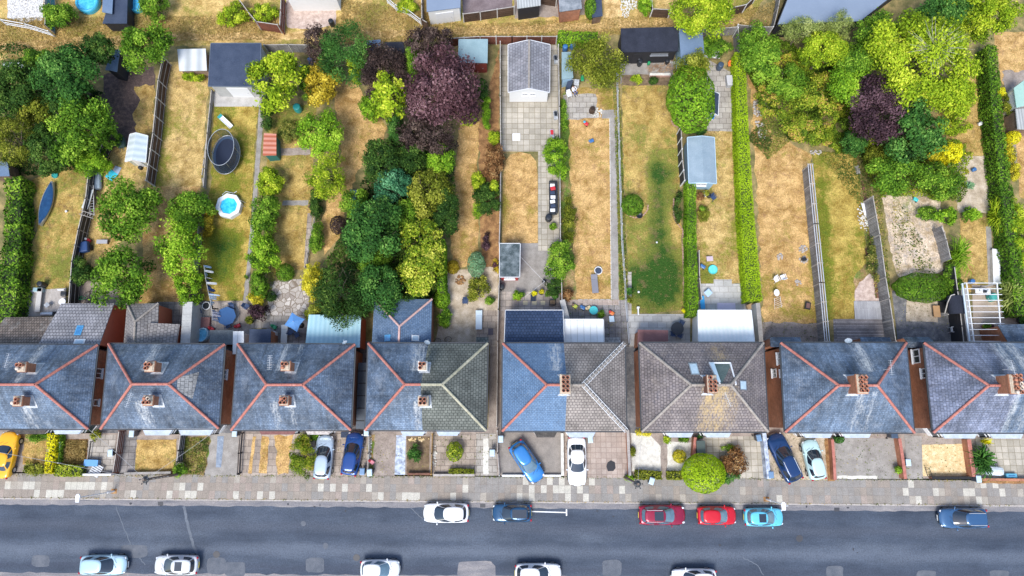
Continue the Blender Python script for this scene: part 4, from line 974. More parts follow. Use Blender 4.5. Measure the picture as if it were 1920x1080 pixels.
def dish(parent, p, d, r=.32):
 m = MB(); d = Vector(d).normalized(); a = d.orthogonal().normalized(); b = d.cross(a); n = 16; vs = [Vector(p) - d * .08]
 for i in range(n): t = 2 * math.pi * i / n; vs.append(Vector(p) + a * r * math.cos(t) + b * r * math.sin(t))
 m.add(vs, [(0, 1 + i, 1 + (i + 1) % n) for i in range(n)], 0, True); m.tube(vs[0], Vector(p) + d * .35 - Vector((0, 0, .1)), .015); m.tube(vs[0], vs[0] - Vector((0, .3, .3)), .02)
 return m.build('satellite_dish', plain('dish_grey', (.55, .6, .64), .4), parent)
dish(H7, P3(1590, 641, 5.3) + Vector((0, .1, .1)), (-.3, .6, .6))
dish(H4, P3(801, 644, 5.3) + Vector((0, .1, 0)), (.3, .6, .6), .28)
dish(H3, P3(646, 645, 5.3) + Vector((0, .15, 0)), (-.3, .6, .6), .25)

# ------------------------------------------------------------------ rear extensions (parts of their pair)
def ext(par, quad, ze, typ, rh, roof, wall, label, **k): return building('rear_extension', label, None, quad, ze, typ, rh, roof, wall, parent=par, **k)
ext(H1, [(10, 595), (106, 594), (92, 650), (-14, 650)], 2.6, 'S', 1.3, M_tile_old, M_brick, 'extension with old brown tiles', openings=[('N', 'door', .3, 1.1, 1.6, 2.0)])
ext(H1, [(115, 569), (214, 569), (203, 652), (90, 652)], 2.9, 'S', 1.5, M_tile_ext, M_render_red, 'extension with grey roman tiles and a blue skylight', sky=[(151, 620, .62, .95, M_blueglass), (157, 642, 1.0, .5, M_paleglass)], openings=[('N', 'door', .4, 1.1, 2.2, 2.0)])
ext(H2, [(238, 569), (297, 569), (295, 652), (231, 652)], 3.0, 'hipN', 1.1, M_tile_dull, M_render_red, 'hipped grey tiled extension', ridge=M_ridge_grey, hip=.45)
ext(H2, [(288, 608), (337, 608), (330, 652), (283, 652)], 2.7, 'W', .9, M_tile_dull, M_render_red, 'low grey tiled side of the hipped extension')
ext(H3, [(579, 590), (677, 590), (676, 652), (574, 652)], 2.8, 'S', .35, M_corr_blue, M_render_red, 'lean-to under a pale blue corrugated sheet roof')
ext(H3, [(672, 680), (687, 680), (684, 804), (667, 804)], 2.4, 'flat', .1, tiles('panelled_felt', (.05, .065, .085), (.08, .095, .115), (.01, .01, .012), 4, 1.15, .05, .5, .2, offset=0), M_brick_dark, 'panelled dark roof over the side passage')
ext(H4, [(702, 561), (810, 561), (808, 650), (697, 650)], 3.1, 'hipN', 1.5, M_slate_new, M_brick, 'blue slate hipped extension', ridge=speckled('pink_ridge', [(.3, (.5, .3, .27)), (.7, (.62, .42, .38))], 2, 6, grain=.2, bmp=0), hip=.62, sky=[(727, 634, .6, .6, M_blueglass), (779, 634, .65, .55, M_paleglass)])
ext(H5, [(948, 582), (1055, 582), (1056, 652), (946, 652)], 2.8, 'S', 1.2, M_tile_navy, M_brick, 'extension with dark navy tiles', trim=WHITE)
ext(H5, [(1055, 599), (1131, 599), (1132, 650), (1056, 650)], 2.5, 'S', .3, M_white_panel, M_render_white, 'lean-to under stained white roof panels', trim=WHITE)
ext(H6, [(1196, 618), (1253, 619), (1253, 650), (1195, 650)], 2.5, 'flat', .1, M_maroon, M_brick, 'lean-to with a maroon panelled roof')
ext(H6, [(1309, 582), (1408, 582), (1413, 650), (1308, 650)], 2.6, 'S', .35, M_corr_white, M_render_white, 'conservatory under a white ribbed sheet roof', trim=WHITE)
ext(H7, [(1444, 632), (1500, 632), (1500, 652), (1440, 652)], 3.0, 'S', .7, M_slate2, M_brick, 'narrow slate roofed lean-to')
ext(H7, [(1612, 632), (1668, 632), (1672, 652), (1614, 652)], 2.6, 'S', .4, M_slate2, M_brick, 'small slate roofed porch')
ext(H8, [(1692, 632), (1742, 632), (1750, 652), (1700, 652)], 3.0, 'gx', .5, M_slate2, M_brick, 'small slate gable behind the brick side wall')
ext(H8, [(1871, 609), (2000, 606), (2010, 652), (1884, 652)], 2.9, 'S', .8, M_slate, M_brick, 'blue slate roofed kitchen')

# ------------------------------------------------------------------ garages, sheds and huts in the gardens
B_ = building
B_('flat_roofed_garage', 'large dark blue flat roofed garage at the lane above the concrete strip', 'garage', [(397, 83), (490, 83), (488, 162), (391, 161)], 2.6, 'N', .15, M_felt_dark, M_render_grey, trim=plain('garage_fascia', (.12, .15, .2), .6), openings=[('S', 'door', .5, 1, 2.2, 2.0)])
B_('hutch', 'small hut patched with white and silver roof sheets, left of the dark blue garage', 'hutch', [(334, 94), (387, 93), (388, 132), (336, 133)], 1.6, 'N', .2, corrug('patched_sheets', (.42, .45, .46), (.66, .68, .68), 1.2), M_timber)
B_('garden_shed', 'tall narrow blue grey shed under the small round dark tree', 'shed', [(208, 98), (225, 92), (219, 135), (197, 131)], 2.2, 'gy', .15, M_felt_blue, M_timber_black)
B_('greenhouse', 'small glass greenhouse with white frame beside the dark brown fence', 'greenhouse', [(244, 252), (277, 255), (273, 304), (234, 302)], 1.7, 'gy', .55, corrug('greenhouse_panes', (.5, .58, .6), (.66, .73, .75), .7, .15), glass('greenhouse_glass', (.38, .45, .46), .1), trim=WHITE, openings=[('S', 'door', .5, .9, .8, 1.7)])
B_('tool_hut', 'small hut with a rusty orange and white sheet roof, teal green walls', 'shed', [(496, 251), (518, 251), (518, 291), (494, 293)], 1.7, 'W', .2, M_corr_orange, plain('teal_boards', (.03, .17, .15), .6))
B_('garden_shed', 'half hidden light blue roofed shed behind the green and brown trees', 'shed', [(688, 78), (714, 76), (714, 104), (688, 104)], 2.0, 'N', .2, M_felt_blue, M_timber_black)
B_('garden_shed', 'dark shed roof under the brown leaved tree at the lane', 'shed', [(722, 81), (758, 80), (758, 100), (722, 100)], 1.9, 'N', .2, M_felt_black, M_timber_black)
B_('garden_shed', 'pale teal roofed shed with a maroon front beside the large purple tree', 'shed', [(860, 76), (915, 76), (914, 118), (859, 117)], 2.2, 'N', .3, M_felt_green, M_timber_red, openings=[('S', 'door', .75, 1, .9, 1.8, M_timber_red)])
B_('gabled_garage', 'gabled garage with grey slate roof and white front on the slab patio', 'garage', [(953, 84), (1031, 84), (1030, 173), (953, 173)], 2.4, 'gy', .9, tiles('pale_grey_slate', (.2, .2, .22), (.27, .27, .29), (.1, .1, .11), .35, .3, gap=.02, rough=.8, gscale=.5, grime=.22, bmp=.6, streak=.15, third=(.38, .36, .38)), M_render_white, ridge=M_ridge_grey, trim=WHITE, openings=[('S', 'window', .4, 1.75, .55, .45), ('S', 'window', .6, 1.75, .55, .45)])
B_('lean_to_shed', 'narrow pale blue roofed shed under the apple tree', 'shed', [(1053, 99), (1071, 97), (1075, 146), (1053, 150)], 1.9, 'W', .15, M_felt_green, M_timber_blue)
B_('workshop', 'long workshop with black felt roof and black walls at the lane', 'workshop', [(1163, 56), (1270, 53), (1272, 96), (1165, 98)], 2.5, 'N', .3, M_felt_black, M_timber_black, openings=[('S', 'window', .7, 1.8, 1.8, .3, M_metal), ('S', 'door', .3, 1, .9, 1.9, M_timber_black)])
B_('garden_shed', 'blue grey felt roofed shed joined to the black workshop', 'shed', [(1272, 55), (1317, 57), (1322, 114), (1276, 110)], 2.4, 'W', .15, M_felt_blue, M_timber_blue)
B_('summerhouse', 'pale blue gabled summerhouse with white gable windows', 'summerhouse', [(1289, 258), (1339, 258), (1343, 344), (1292, 343)], 2.2, 'gy', .35, speckled('pale_blue_felt', [(.3, (.2, .27, .32)), (.7, (.28, .35, .40))], .8, 6, grain=.15, bmp=.1), M_timber_blue, trim=plain('pale_blue_trim', (.45, .62, .72), .5), openings=[('S', 'window', .5, 1.6, 1.1, .55)])
B_('playhouse', 'small white and blue playhouse with dark felt roof beside the bay tree', 'playhouse', [(1326, 174), (1348, 176), (1346, 216), (1328, 212)], 1.5, 'gy', .35, M_felt_dark, WHITE, trim=WHITE, openings=[('S', 'window', .3, .9, .35, .5, plain('bright_blue_gloss', (.02, .2, .5), .3)), ('S', 'window', .7, .9, .35, .5, plain('bright_blue_gloss', (.02, .2, .5), .3))])
B_('outhouse', 'flat dark roofed outhouse edged in white with red walls', 'outhouse', [(937, 457), (975, 457), (974, 519), (937, 519)], 2.4, 'flat', .1, speckled('wet_roof', [(.4, (.05, .07, .075)), (.6, (.16, .19, .2)), (.7, (.3, .33, .34))], 1.2, 6), plain('red_boards', (.45, .06, .06), .6), trim=WHITE, openings=[('S', 'window', .5, 1.4, 1.0, .8)])
B_('garden_hut', 'tiny hut with corner green roof and pale sheet end beside the yellow bush', 'shed', [(1901, 165), (1925, 146), (1940, 196), (1906, 202)], 2.0, 'gy', .3, plain('mint_felt', (.30, .48, .42), .7), WHITE)
B_('store_shed', 'grey corrugated store below the mint green roofed hut', 'shed', [(1904, 204), (1940, 202), (1945, 244), (1908, 242)], 1.9, 'flat', .1, M_corr_grey, M_timber)
B_('garden_shed', 'blue grey shed roof end at the left edge below the feathery tree', 'shed', [(-20, 300), (14, 304), (18, 330), (-20, 332)], 2.0, 'W', .2, M_felt_blue, M_timber)
B_('large_hall', 'very large flat grey blue roofed hall at the upper edge', 'hall', [(1500, -60), (1740, -60), (1612, 40), (1458, 46)], 2.7, 'flat', .1, M_flat_blue, M_timber_black, trim=M_gutter)
B_('garage', 'white walled garage with light blue flat roof beyond the lane', 'garage', [(798, -60), (863, -60), (863, 14), (800, 22)], 2.6, 'flat', .1, M_flat_blue, M_render_white, openings=[('S', 'door', .5, 1, 1.9, 1.9)])
B_('outbuilding', 'outbuilding with grey corrugated roof right of the fenced purple yard', 'shed', [(966, -50), (1012, -50), (1014, 10), (970, 16)], 2.3, 'N', .3, M_corr_grey, M_timber_black)
B_('outbuilding', 'brick ended outbuilding with mottled dark felt roof beyond the lane', 'shed', [(1044, -50), (1085, -50), (1091, 16), (1049, 22)], 2.3, 'N', .3, M_felt_grey, M_brick)
B_('felt_shed', 'narrow dark felt shed between two bushes beyond the lane', 'shed', [(196, -40), (214, -40), (210, 26), (193, 24)], 2.0, 'W', .15, M_felt_blue, M_timber_black)
B_('felt_shed', 'second dark felt shed beside the leafy gap beyond the lane', 'shed', [(218, -40), (240, -40), (238, 44), (192, 44)], 1.7, 'flat', .15, M_felt_dark, M_timber_black)
B_('rear_building', 'building edge with white door beyond the pink gravel yard', 'garage', [(536, -60), (632, -60), (631, -4), (536, -2)], 2.4, 'flat', .1, M_felt_grey, M_render_white)
B_('felt_shed', 'dark low lean-to beside the narrow clipped green bush', 'shed', [(1112, -40), (1126, -40), (1130, 30), (1110, 34)], 1.4, 'W', .1, M_felt_dark, M_timber)
B_('flat_canopy', 'dark felt flat roof behind the pair with pale slate patch', 'outhouse', [(393, 619), (438, 619), (438, 646), (393, 646)], 2.4, 'flat', .1, speckled('speckled_felt', [(.3, (.10, .12, .13)), (.75, (.17, .19, .2)), (.8, (.6, .6, .58))], 1.8, 5), M_brick)
B_('flat_canopy', 'white flat porch roof beside the dark felt one', 'porch', [(437, 621), (457, 621), (457, 664), (436, 664)], 2.5, 'flat', .1, M_white_panel, WHITE)
B_('flat_canopy', 'dark blue felt flat roof left of the blue garden umbrella', 'outhouse', [(468, 617), (508, 617), (507, 646), (466, 646)], 2.4, 'flat', .1, M_felt_dark, M_brick)
B_('outhouse', 'low tiled lean-to behind the green grey tiled half', 'porch', [(893, 632), (916, 632), (916, 646), (893, 646)], 2.3, 'S', .3, M_tile_green, M_brick)
B_('outhouse', 'low grey lean-to beside the stained white panels', 'porch', [(1134, 632), (1163, 632), (1163, 646), (1134, 646)], 2.3, 'S', .3, M_tile_dull, M_brick)
B_('cold_frame', 'glass cold frame under the trees at the left edge by the lane', 'cold frame', [(8, 120), (46, 118), (44, 128), (6, 130)], .9, 'N', .2, corrug('frame_glass', (.45, .52, .52), (.6, .66, .66), .6, .1), WHITE)
# ------------------------------------------------------------------ foliage
PAL = {
'ball': [(0, (0.098, 0.2, 0.0072)), (.4, (0.314, 0.48, 0.0144)), (.8, (0.49, 0.66, 0.0288)), (1, (0.647, 0.76, 0.072))],
'mid': [(0, (0.0216, 0.06, 0.00792)), (.45, (0.0897, 0.204, 0.0158)), (.8, (0.203, 0.372, 0.0277)), (1, (0.359, 0.528, 0.0554))],
'bright': [(0, (0.0299, 0.084, 0.00792)), (.45, (0.143, 0.3, 0.0158)), (.8, (0.299, 0.504, 0.0277)), (1, (0.478, 0.66, 0.0634))],
'dark': [(0, (0.012, 0.0336, 0.00792)), (.5, (0.0359, 0.09, 0.0158)), (.85, (0.0837, 0.168, 0.0238)), (1, (0.168, 0.264, 0.0475))],
'deep': [(0, (0.0143, 0.042, 0.0095)), (.5, (0.0418, 0.132, 0.0238)), (.85, (0.0956, 0.24, 0.0396)), (1, (0.191, 0.36, 0.0713))],
'lime': [(0, (0.0598, 0.108, 0.00792)), (.45, (0.239, 0.372, 0.0158)), (.8, (0.455, 0.564, 0.0277)), (1, (0.669, 0.72, 0.0713))],
'yellow': [(0, (0.12, 0.12, 0.00792)), (.45, (0.502, 0.456, 0.0238)), (.8, (0.741, 0.648, 0.0396)), (1, (0.862, 0.792, 0.095))],
'vivid': [(0, (0.239, 0.24, 0.00792)), (.45, (0.741, 0.66, 0.0158)), (.8, (0.862, 0.84, 0.0238)), (1, (0.862, 0.88, 0.0792))],
'purple': [(0, (0.033, 0.0144, 0.0192)), (.45, (0.105, 0.048, 0.0562)), (.8, (0.199, 0.102, 0.112)), (1, (0.308, 0.18, 0.192))],
'dkpurple': [(0, (0.0176, 0.012, 0.0112)), (.45, (0.055, 0.036, 0.0304)), (.8, (0.11, 0.072, 0.0619)), (1, (0.199, 0.144, 0.112))],
'violet': [(0, (0.0132, 0.0072, 0.0112)), (.45, (0.0495, 0.0264, 0.0338)), (.8, (0.11, 0.06, 0.0731)), (1, (0.187, 0.108, 0.124))],
'olive': [(0, (0.0359, 0.048, 0.00634)), (.45, (0.143, 0.18, 0.0158)), (.8, (0.287, 0.312, 0.0317)), (1, (0.455, 0.456, 0.0713))],
'blue': [(0, (0.0143, 0.06, 0.0277)), (.45, (0.0478, 0.18, 0.0792)), (.8, (0.108, 0.324, 0.143)), (1, (0.216, 0.48, 0.23))],
'bluepale': [(0, (0.0478, 0.108, 0.0475)), (.45, (0.156, 0.312, 0.15)), (.8, (0.299, 0.504, 0.261)), (1, (0.478, 0.66, 0.372))],
'gold': [(0, (0.0837, 0.06, 0.00792)), (.45, (0.359, 0.264, 0.0158)), (.8, (0.598, 0.456, 0.0396)), (1, (0.777, 0.624, 0.0792))],
'pale': [(0, (0.0717, 0.108, 0.0238)), (.45, (0.263, 0.336, 0.0713)), (.8, (0.478, 0.54, 0.158)), (1, (0.669, 0.72, 0.285))],
'rust': [(0, (0.0598, 0.03, 0.0119)), (.45, (0.216, 0.102, 0.0396)), (.8, (0.382, 0.204, 0.0792)), (1, (0.538, 0.36, 0.158))],
'bramble': [(0, (0.0359, 0.066, 0.00792)), (.35, (0.12, 0.204, 0.0158)), (.65, (0.275, 0.36, 0.0277)), (.88, (0.502, 0.504, 0.0475)), (1, (0.538, 0.36, 0.095))],
'spotty': [(0, (0.0239, 0.06, 0.00792)), (.35, (0.143, 0.24, 0.0158)), (.6, (0.335, 0.42, 0.0238)), (1, (0.717, 0.696, 0.111))],
}
M_bark = speckled('bark', [(.3, (.09, .07, .05)), (.7, (.2, .165, .13))], 5, 6, grain=.3)
M_twig = speckled('pale_twigs', [(.3, (.28, .26, .22)), (.7, (.45, .42, .36))], 5, 4)
def LM(p): return leafmat('leaves_' + p, PAL[p])
def unit(a): return a / np.maximum(1e-6, np.linalg.norm(a, axis=1, keepdims=True))
def leaf_mesh(name, c, nrm, size, tint, mat, aspect=.62, rng=None):
 n = len(c); t = unit(np.cross(nrm, rng.normal(size=(n, 3)))); b = np.cross(nrm, t)
 s = size[:, None]
 quad = np.stack([c - t * s * .55, c - b * s * aspect * .5 + nrm * s * .06, c + t * s * .55, c + b * s * aspect * .5 + nrm * s * .06], 1).reshape(-1, 3)
 me = bpy.data.meshes.new(name)
 me.vertices.add(4 * n); me.vertices.foreach_set('co', quad.astype(np.float32).ravel())
 me.loops.add(4 * n); me.loops.foreach_set('vertex_index', np.arange(4 * n, dtype=np.int32))
 me.polygons.add(n); me.polygons.foreach_set('loop_start', np.arange(0, 4 * n, 4, dtype=np.int32))
 try: me.polygons.foreach_set('loop_total', np.full(n, 4, dtype=np.int32))
 except Exception: pass
 at = me.attributes.new('tint', 'FLOAT', 'POINT'); at.data.foreach_set('value', np.repeat(np.clip(tint, 0, 1), 4).astype(np.float32))
 me.materials.append(mat); me.update(calc_edges=True); me.validate()
 return me
def crown_pts(Rx, Ry, Rz, rng, leaf=.24, dens=1.0, cr=None, lumpy=.22, spiky=0.0, tintvar=.2):
 """leaves spread over many clumps inside an uneven ellipsoid; the origin is its centre"""
 cr = cr or min(1.15, max(.28, .27 * min(Rx, Ry)))
 area = math.pi * Rx * Ry + 1.6 * Rz * (Rx + Ry)
 nC = int(max(8, 1.25 * area / (math.pi * cr * cr)))
 d = unit(rng.normal(size=(nC * 3, 3))); d = d[d[:, 2] > -.35][:nC]; nC = len(d)
 ph = rng.uniform(0, 6.28, 4); az = np.arctan2(d[:, 1], d[:, 0])
 lump = 1 + lumpy * (.5 * np.sin(2 * az + ph[0]) + .5 * np.sin(3 * az + ph[1]) + .45 * np.sin(5 * az + ph[2])) * (1 - .5 * np.abs(d[:, 2]))
 rad = rng.uniform(.5, .95, nC) ** .7 * lump
 cc = d * rad[:, None] * (np.array([Rx, Ry, Rz]) - cr * .55)
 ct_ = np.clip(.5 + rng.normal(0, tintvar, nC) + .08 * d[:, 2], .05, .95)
 crs = cr * rng.uniform(.7, 1.25, nC)
 per = np.maximum(18, (dens * 11.5 * crs ** 2 / (leaf * leaf * .62)).astype(int))
 idx = np.repeat(np.arange(nC), per); n = len(idx)
 dd = unit(rng.normal(size=(n, 3)) + np.array([0, 0, .35])); rr = rng.uniform(.45, 1.12, n) ** .8 * np.where(rng.random(n) < .12, rng.uniform(1.05, 1.5, n), 1)
 pos = cc[idx] + dd * (crs[idx] * rr)[:, None] * np.array([1, 1, .8])
 out = unit(pos / np.array([Rx, Ry, Rz]) + 1e-3)
 nr = unit(dd * .7 + out * .5 + rng.normal(size=(n, 3)) * (.55 + spiky) + np.array([0, 0, .3]))
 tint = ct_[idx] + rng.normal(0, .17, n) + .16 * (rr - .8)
 if lumpy <= .06:      # clipped: one even leafy skin
  n = int(dens * area * 6.5 / (leaf * leaf)); dd = unit(rng.normal(size=(n, 3))); w1 = 1 + lumpy * np.sin(dd[:, 0] * 9 + ph[0]) * np.sin(dd[:, 1] * 8 + ph[1]) - rng.exponential(.02, n)
  pos = dd * w1[:, None] * np.array([Rx, Ry, Rz]); nr = unit(dd + rng.normal(size=(n, 3)) * .32); tint = .5 + .12 * np.sin(dd[:, 0] * 5 + ph[2]) * np.sin(dd[:, 1] * 6 + ph[3]) + rng.normal(0, .17, n)
 # inner fill so that no daylight comes through the middle
 nf = int(area * .55 / (leaf * leaf)); f = unit(rng.normal(size=(nf, 3))) * (rng.uniform(0, 1, nf) ** .4 * .72)[:, None]
 pf = f * np.array([Rx, Ry, Rz]); nrf = unit(rng.normal(size=(nf, 3)) + np.array([0, 0, .6]))
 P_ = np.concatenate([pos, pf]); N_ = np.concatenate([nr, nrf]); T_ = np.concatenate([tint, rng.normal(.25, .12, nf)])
 S_ = leaf * (.5 + 1.15 * rng.random(len(P_)) ** 1.4)
 return P_, N_, S_, T_
def limbs(Rx, Ry, Rz, zc, rng, girth):
 m = MB(); zc = max(zc, .3)
 lean = rng.normal(0, .05, 2) * Rx
 fork = Vector((lean[0], lean[1], max(.35, zc - Rz * .55)))
 m.tube((0, 0, -.05), fork, girth, girth * .72, 9)
 for i in range(7):
  a = 2 * math.pi * i / 7 + rng.uniform(-.3, .3); rr = rng.uniform(.4, .78)
  p1 = fork + Vector((math.cos(a) * Rx * .3, math.sin(a) * Ry * .3, Rz * .45)); p2 = Vector((math.cos(a) * Rx * rr, math.sin(a) * Ry * rr, zc + Rz * rng.uniform(.0, .6)))
  m.tube(fork, p1, girth * .45, girth * .3, 6); m.tube(p1, p2, girth * .3, girth * .08, 5)
  p3 = p1 + (p2 - p1) * .5; a2 = a + rng.uniform(-1, 1); m.tube(p3, p3 + Vector((math.cos(a2) * Rx * .3, math.sin(a2) * Ry * .3, Rz * .3)), girth * .18, girth * .05, 5)
 return m
SEED = [100]
def plant(kind, px, py, rx, ry, h, pal, label, cat=None, group=None, leaf=None, dens=1.0, aspect=.62, lumpy=.22, spiky=0.0, low=None, twigs=False, cr=None, tv=.2):
 """kind 'tree': trunk and crown; anything else: foliage with a few stems. px,py: where the crown shows, rx,ry: its half size in the picture"""
 SEED[0] += 1; rng = np.random.default_rng(SEED[0])
 low = (.28 * h if kind in TREES else 0.05) if low is None else low
 zc = (h + low) / 2; Rz = (h - low) / 2
 zz = h * .72
 x, y = P(px, py, zz)
 Rx = abs(P(px + rx, py, zz)[0] - x); Ry = abs(P(px, py - ry, zz)[1] - y)
 if lumpy > .06 and py < 640 and rx > 12: Rx *= 1.06; Ry *= 1.06
 leaf = (leaf or min(.34, max(.13, .10 + .045 * min(Rx, Ry)))) * .85
 t = thing(kind, label, cat or kind.replace('_', ' '), (x, y, 0), group)
 c, n, s, ti = crown_pts(Rx, Ry, Rz, rng, leaf, dens, cr, lumpy, spiky, tv)
 c = c + np.array([0, 0, zc]); c[:, 2] = np.maximum(c[:, 2], .03)
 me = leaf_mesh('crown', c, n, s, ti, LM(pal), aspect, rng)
 link_mesh('crown' if kind in TREES else 'foliage', me, t)
 girth = max(.035, .045 * min(Rx, Ry) + .03 * (h > 3))
 m = limbs(Rx, Ry, Rz, zc, rng, girth)
 # limbs() builds around the origin: build it locally
 o = None
 me2 = bpy.data.meshes.new('trunk'); me2.from_pydata([tuple(v) for v in m.v], [], m.f); me2.materials.append(M_bark); me2.polygons.foreach_set('use_smooth', m.sm); me2.update()
 link_mesh('trunk' if kind in TREES else 'stem', me2, t)
 if twigs:
  m = MB()
  for i in range(70):
   a = rng.uniform(0, 6.28); r0 = rng.uniform(0, .25); r1 = r0 + rng.uniform(.15, .38); b = a + rng.uniform(-.25, .25)
   m.tube((math.cos(a) * Rx * r0, math.sin(a) * Ry * r0, zc + Rz * .78), (math.cos(b) * Rx * r1, math.sin(b) * Ry * r1, zc + Rz * (1.02 - .22 * r1)), .022, .007, 4)
  me3 = bpy.data.meshes.new('branch'); me3.from_pydata([tuple(v) for v in m.v], [], m.f); me3.materials.append(M_twig); me3.update()
  link_mesh('branch', me3, t)
 return t
TREES = {'tree', 'conifer', 'fruit_tree', 'willow_tree', 'palm_tree'}
def spiky(kind, px, py, rx, h, pal, label, cat=None, group=None, n=70, w=.09, droop=.5, flower=None, ry=None):
 """long arching blades from one base: palms, grasses, irises"""
 SEED[0] += 1; rng = np.random.default_rng(SEED[0]); x, y = P(px, py, h * .5)
 Rr = abs(P(px + rx, py, h * .5)[0] - x); ky = (ry or rx) / rx
 t = thing(kind, label, cat or kind.replace('_', ' '), (x, y, 0), group); vs = []; fs = []; tn = []
 for i in range(n):
  a = rng.uniform(0, 6.28); L = Rr * rng.uniform(.55, 1.1); hh = h * rng.uniform(.5, 1); sd = np.array([-math.sin(a), math.cos(a), 0]); dr = np.array([math.cos(a), math.sin(a) * ky, 0])
  bx = rng.uniform(-.25, .25, 2) * Rr
  base = len(vs); tt = np.clip(rng.normal(.55, .2), 0, 1)
  for k, (f, zf, wf) in enumerate(((.04, .05, .6), (.35, .75, 1), (.7, 1.0, .8), (1.0, 1 - droop * .6, .05))):
   p = np.array([bx[0] * (ky if 0 else 1), bx[1] * ky, 0]) + dr * L * f + np.array([0, 0, hh * zf])
   vs += [tuple(p - sd * w * wf * .5), tuple(p + sd * w * wf * .5)]; tn += [tt, tt]
  for k in range(3): fs.append((base + 2 * k, base + 2 * k + 1, base + 2 * k + 3, base + 2 * k + 2))
 me = bpy.data.meshes.new('foliage'); me.from_pydata(vs, [], fs); me.materials.append(LM(pal))
 at = me.attributes.new('tint', 'FLOAT', 'POINT'); at.data.foreach_set('value', np.array(tn, dtype=np.float32)); me.update()
 link_mesh('foliage', me, t)
 m = MB(); m.tube((0, 0, -.02), (0, 0, h * .35), .06, .04, 7)
 me2 = bpy.data.meshes.new('stem'); me2.from_pydata(m.v, [], m.f); me2.materials.append(M_bark); link_mesh('stem', me2, t)
 return t
def hedge(px_pts, wpx, h, pal, label, group=None, leaf=.16, dens=1.0, ragged=.08, name='hedge', top_pal=None, tv=.16):
 """clipped hedge: box of leaves along a line, dense twiggy core inside"""
 SEED[0] += 1; rng = np.random.default_rng(SEED[0])
 w0 = [Vector(P(a, b, h)) for a, b in px_pts]
 if not isinstance(wpx, (list, tuple)): wpx = [wpx] * len(w0)
 W = []
 for (a, b), q in zip(px_pts, wpx): W.append(abs(P(a + q, b, h)[0] - P(a, b, h)[0]))
 t = thing(name, label, name.replace('_', ' '), (w0[0].x, w0[0].y, 0), group); o = Vector((w0[0].x, w0[0].y))
 C = []; Nn = []; T = []; core = MB()
 for k, (a, b) in enumerate(zip(w0[:-1], w0[1:])):
  L = (b - a).length; d = (b - a) / L; nr = Vector((-d.y, d.x))
  def wid(s): return W[k] + (W[k + 1] - W[k]) * s
  Wm = (W[k] + W[k + 1]) / 2
  for face, ar in (('top', L * Wm), ('l', L * h), ('r', L * h), ('e0', Wm * h), ('e1', Wm * h)):
   n = int(ar * dens * 2.1 / (leaf * leaf * .62)); s = rng.uniform(0, 1, n); u = rng.uniform(-.5, .5, n); z = rng.uniform(0.02, h, n)
   wv = np.array([wid(q) for q in s]); dep = rng.exponential(.06, n)
   wave = ragged * (np.sin(s * L * 2.1 + k) + np.sin(s * L * 5.3 + u * 7 + 2 * k) * .6)
   if face == 'top': z = h + wave * .5 - dep; lat = u * wv; al = s * L; N0 = np.tile([0, 0, 1.0], (n, 1))
   elif face in 'lr':
    sg = 1 if face == 'l' else -1; lat = sg * (wv / 2 + wave * .6 - dep); al = s * L; N0 = np.tile([nr.x * sg, nr.y * sg, .2], (n, 1))
   else:
    sg = -1 if face == 'e0' else 1; ww = wid(0 if sg < 0 else 1); al = np.full(n, 0 if sg < 0 else L) + sg * (wave * .4 - dep); lat = u * ww; N0 = np.tile([d.x * sg, d.y * sg, .2], (n, 1))
   x = a.x + d.x * al + nr.x * lat - o.x; y = a.y + d.y * al + nr.y * lat - o.y
   C.append(np.stack([x, y, z], 1)); Nn.append(N0)
   T.append(.5 + .28 * np.sin(s * L * 1.3 + 2 * k + u) * np.sin(s * L * .37 + 1) * tv / .16 * .6 + rng.normal(0, tv, n))
  q0, q1 = W[k] / 2 - .12 - ragged * .7, W[k + 1] / 2 - .12 - ragged * .7
  core.prism([(a.x + nr.x * q0, a.y + nr.y * q0), (a.x - nr.x * q0, a.y - nr.y * q0), (b.x - nr.x * q1, b.y - nr.y * q1), (b.x + nr.x * q1, b.y + nr.y * q1)], 0, h - .16 - ragged * .8)
 C = np.concatenate(C); Nn = np.concatenate(Nn); T = np.concatenate(T)
 Nn = unit(Nn + rng.normal(size=Nn.shape) * .55)
 me = leaf_mesh('foliage', C, Nn, leaf * rng.uniform(.6, 1.4, len(C)), T, LM(pal), .62, rng)
 link_mesh('foliage', me, t)
 core.build('branches', plain('hedge_branches', (.035, .05, .018), .9), t)
 return t
PAL['turf'] = [(0, (.09, .12, .02)), (.35, (.2, .21, .05)), (.5, (.36, .28, .1)), (.8, (.55, .4, .17)), (1, (.68, .54, .28))]
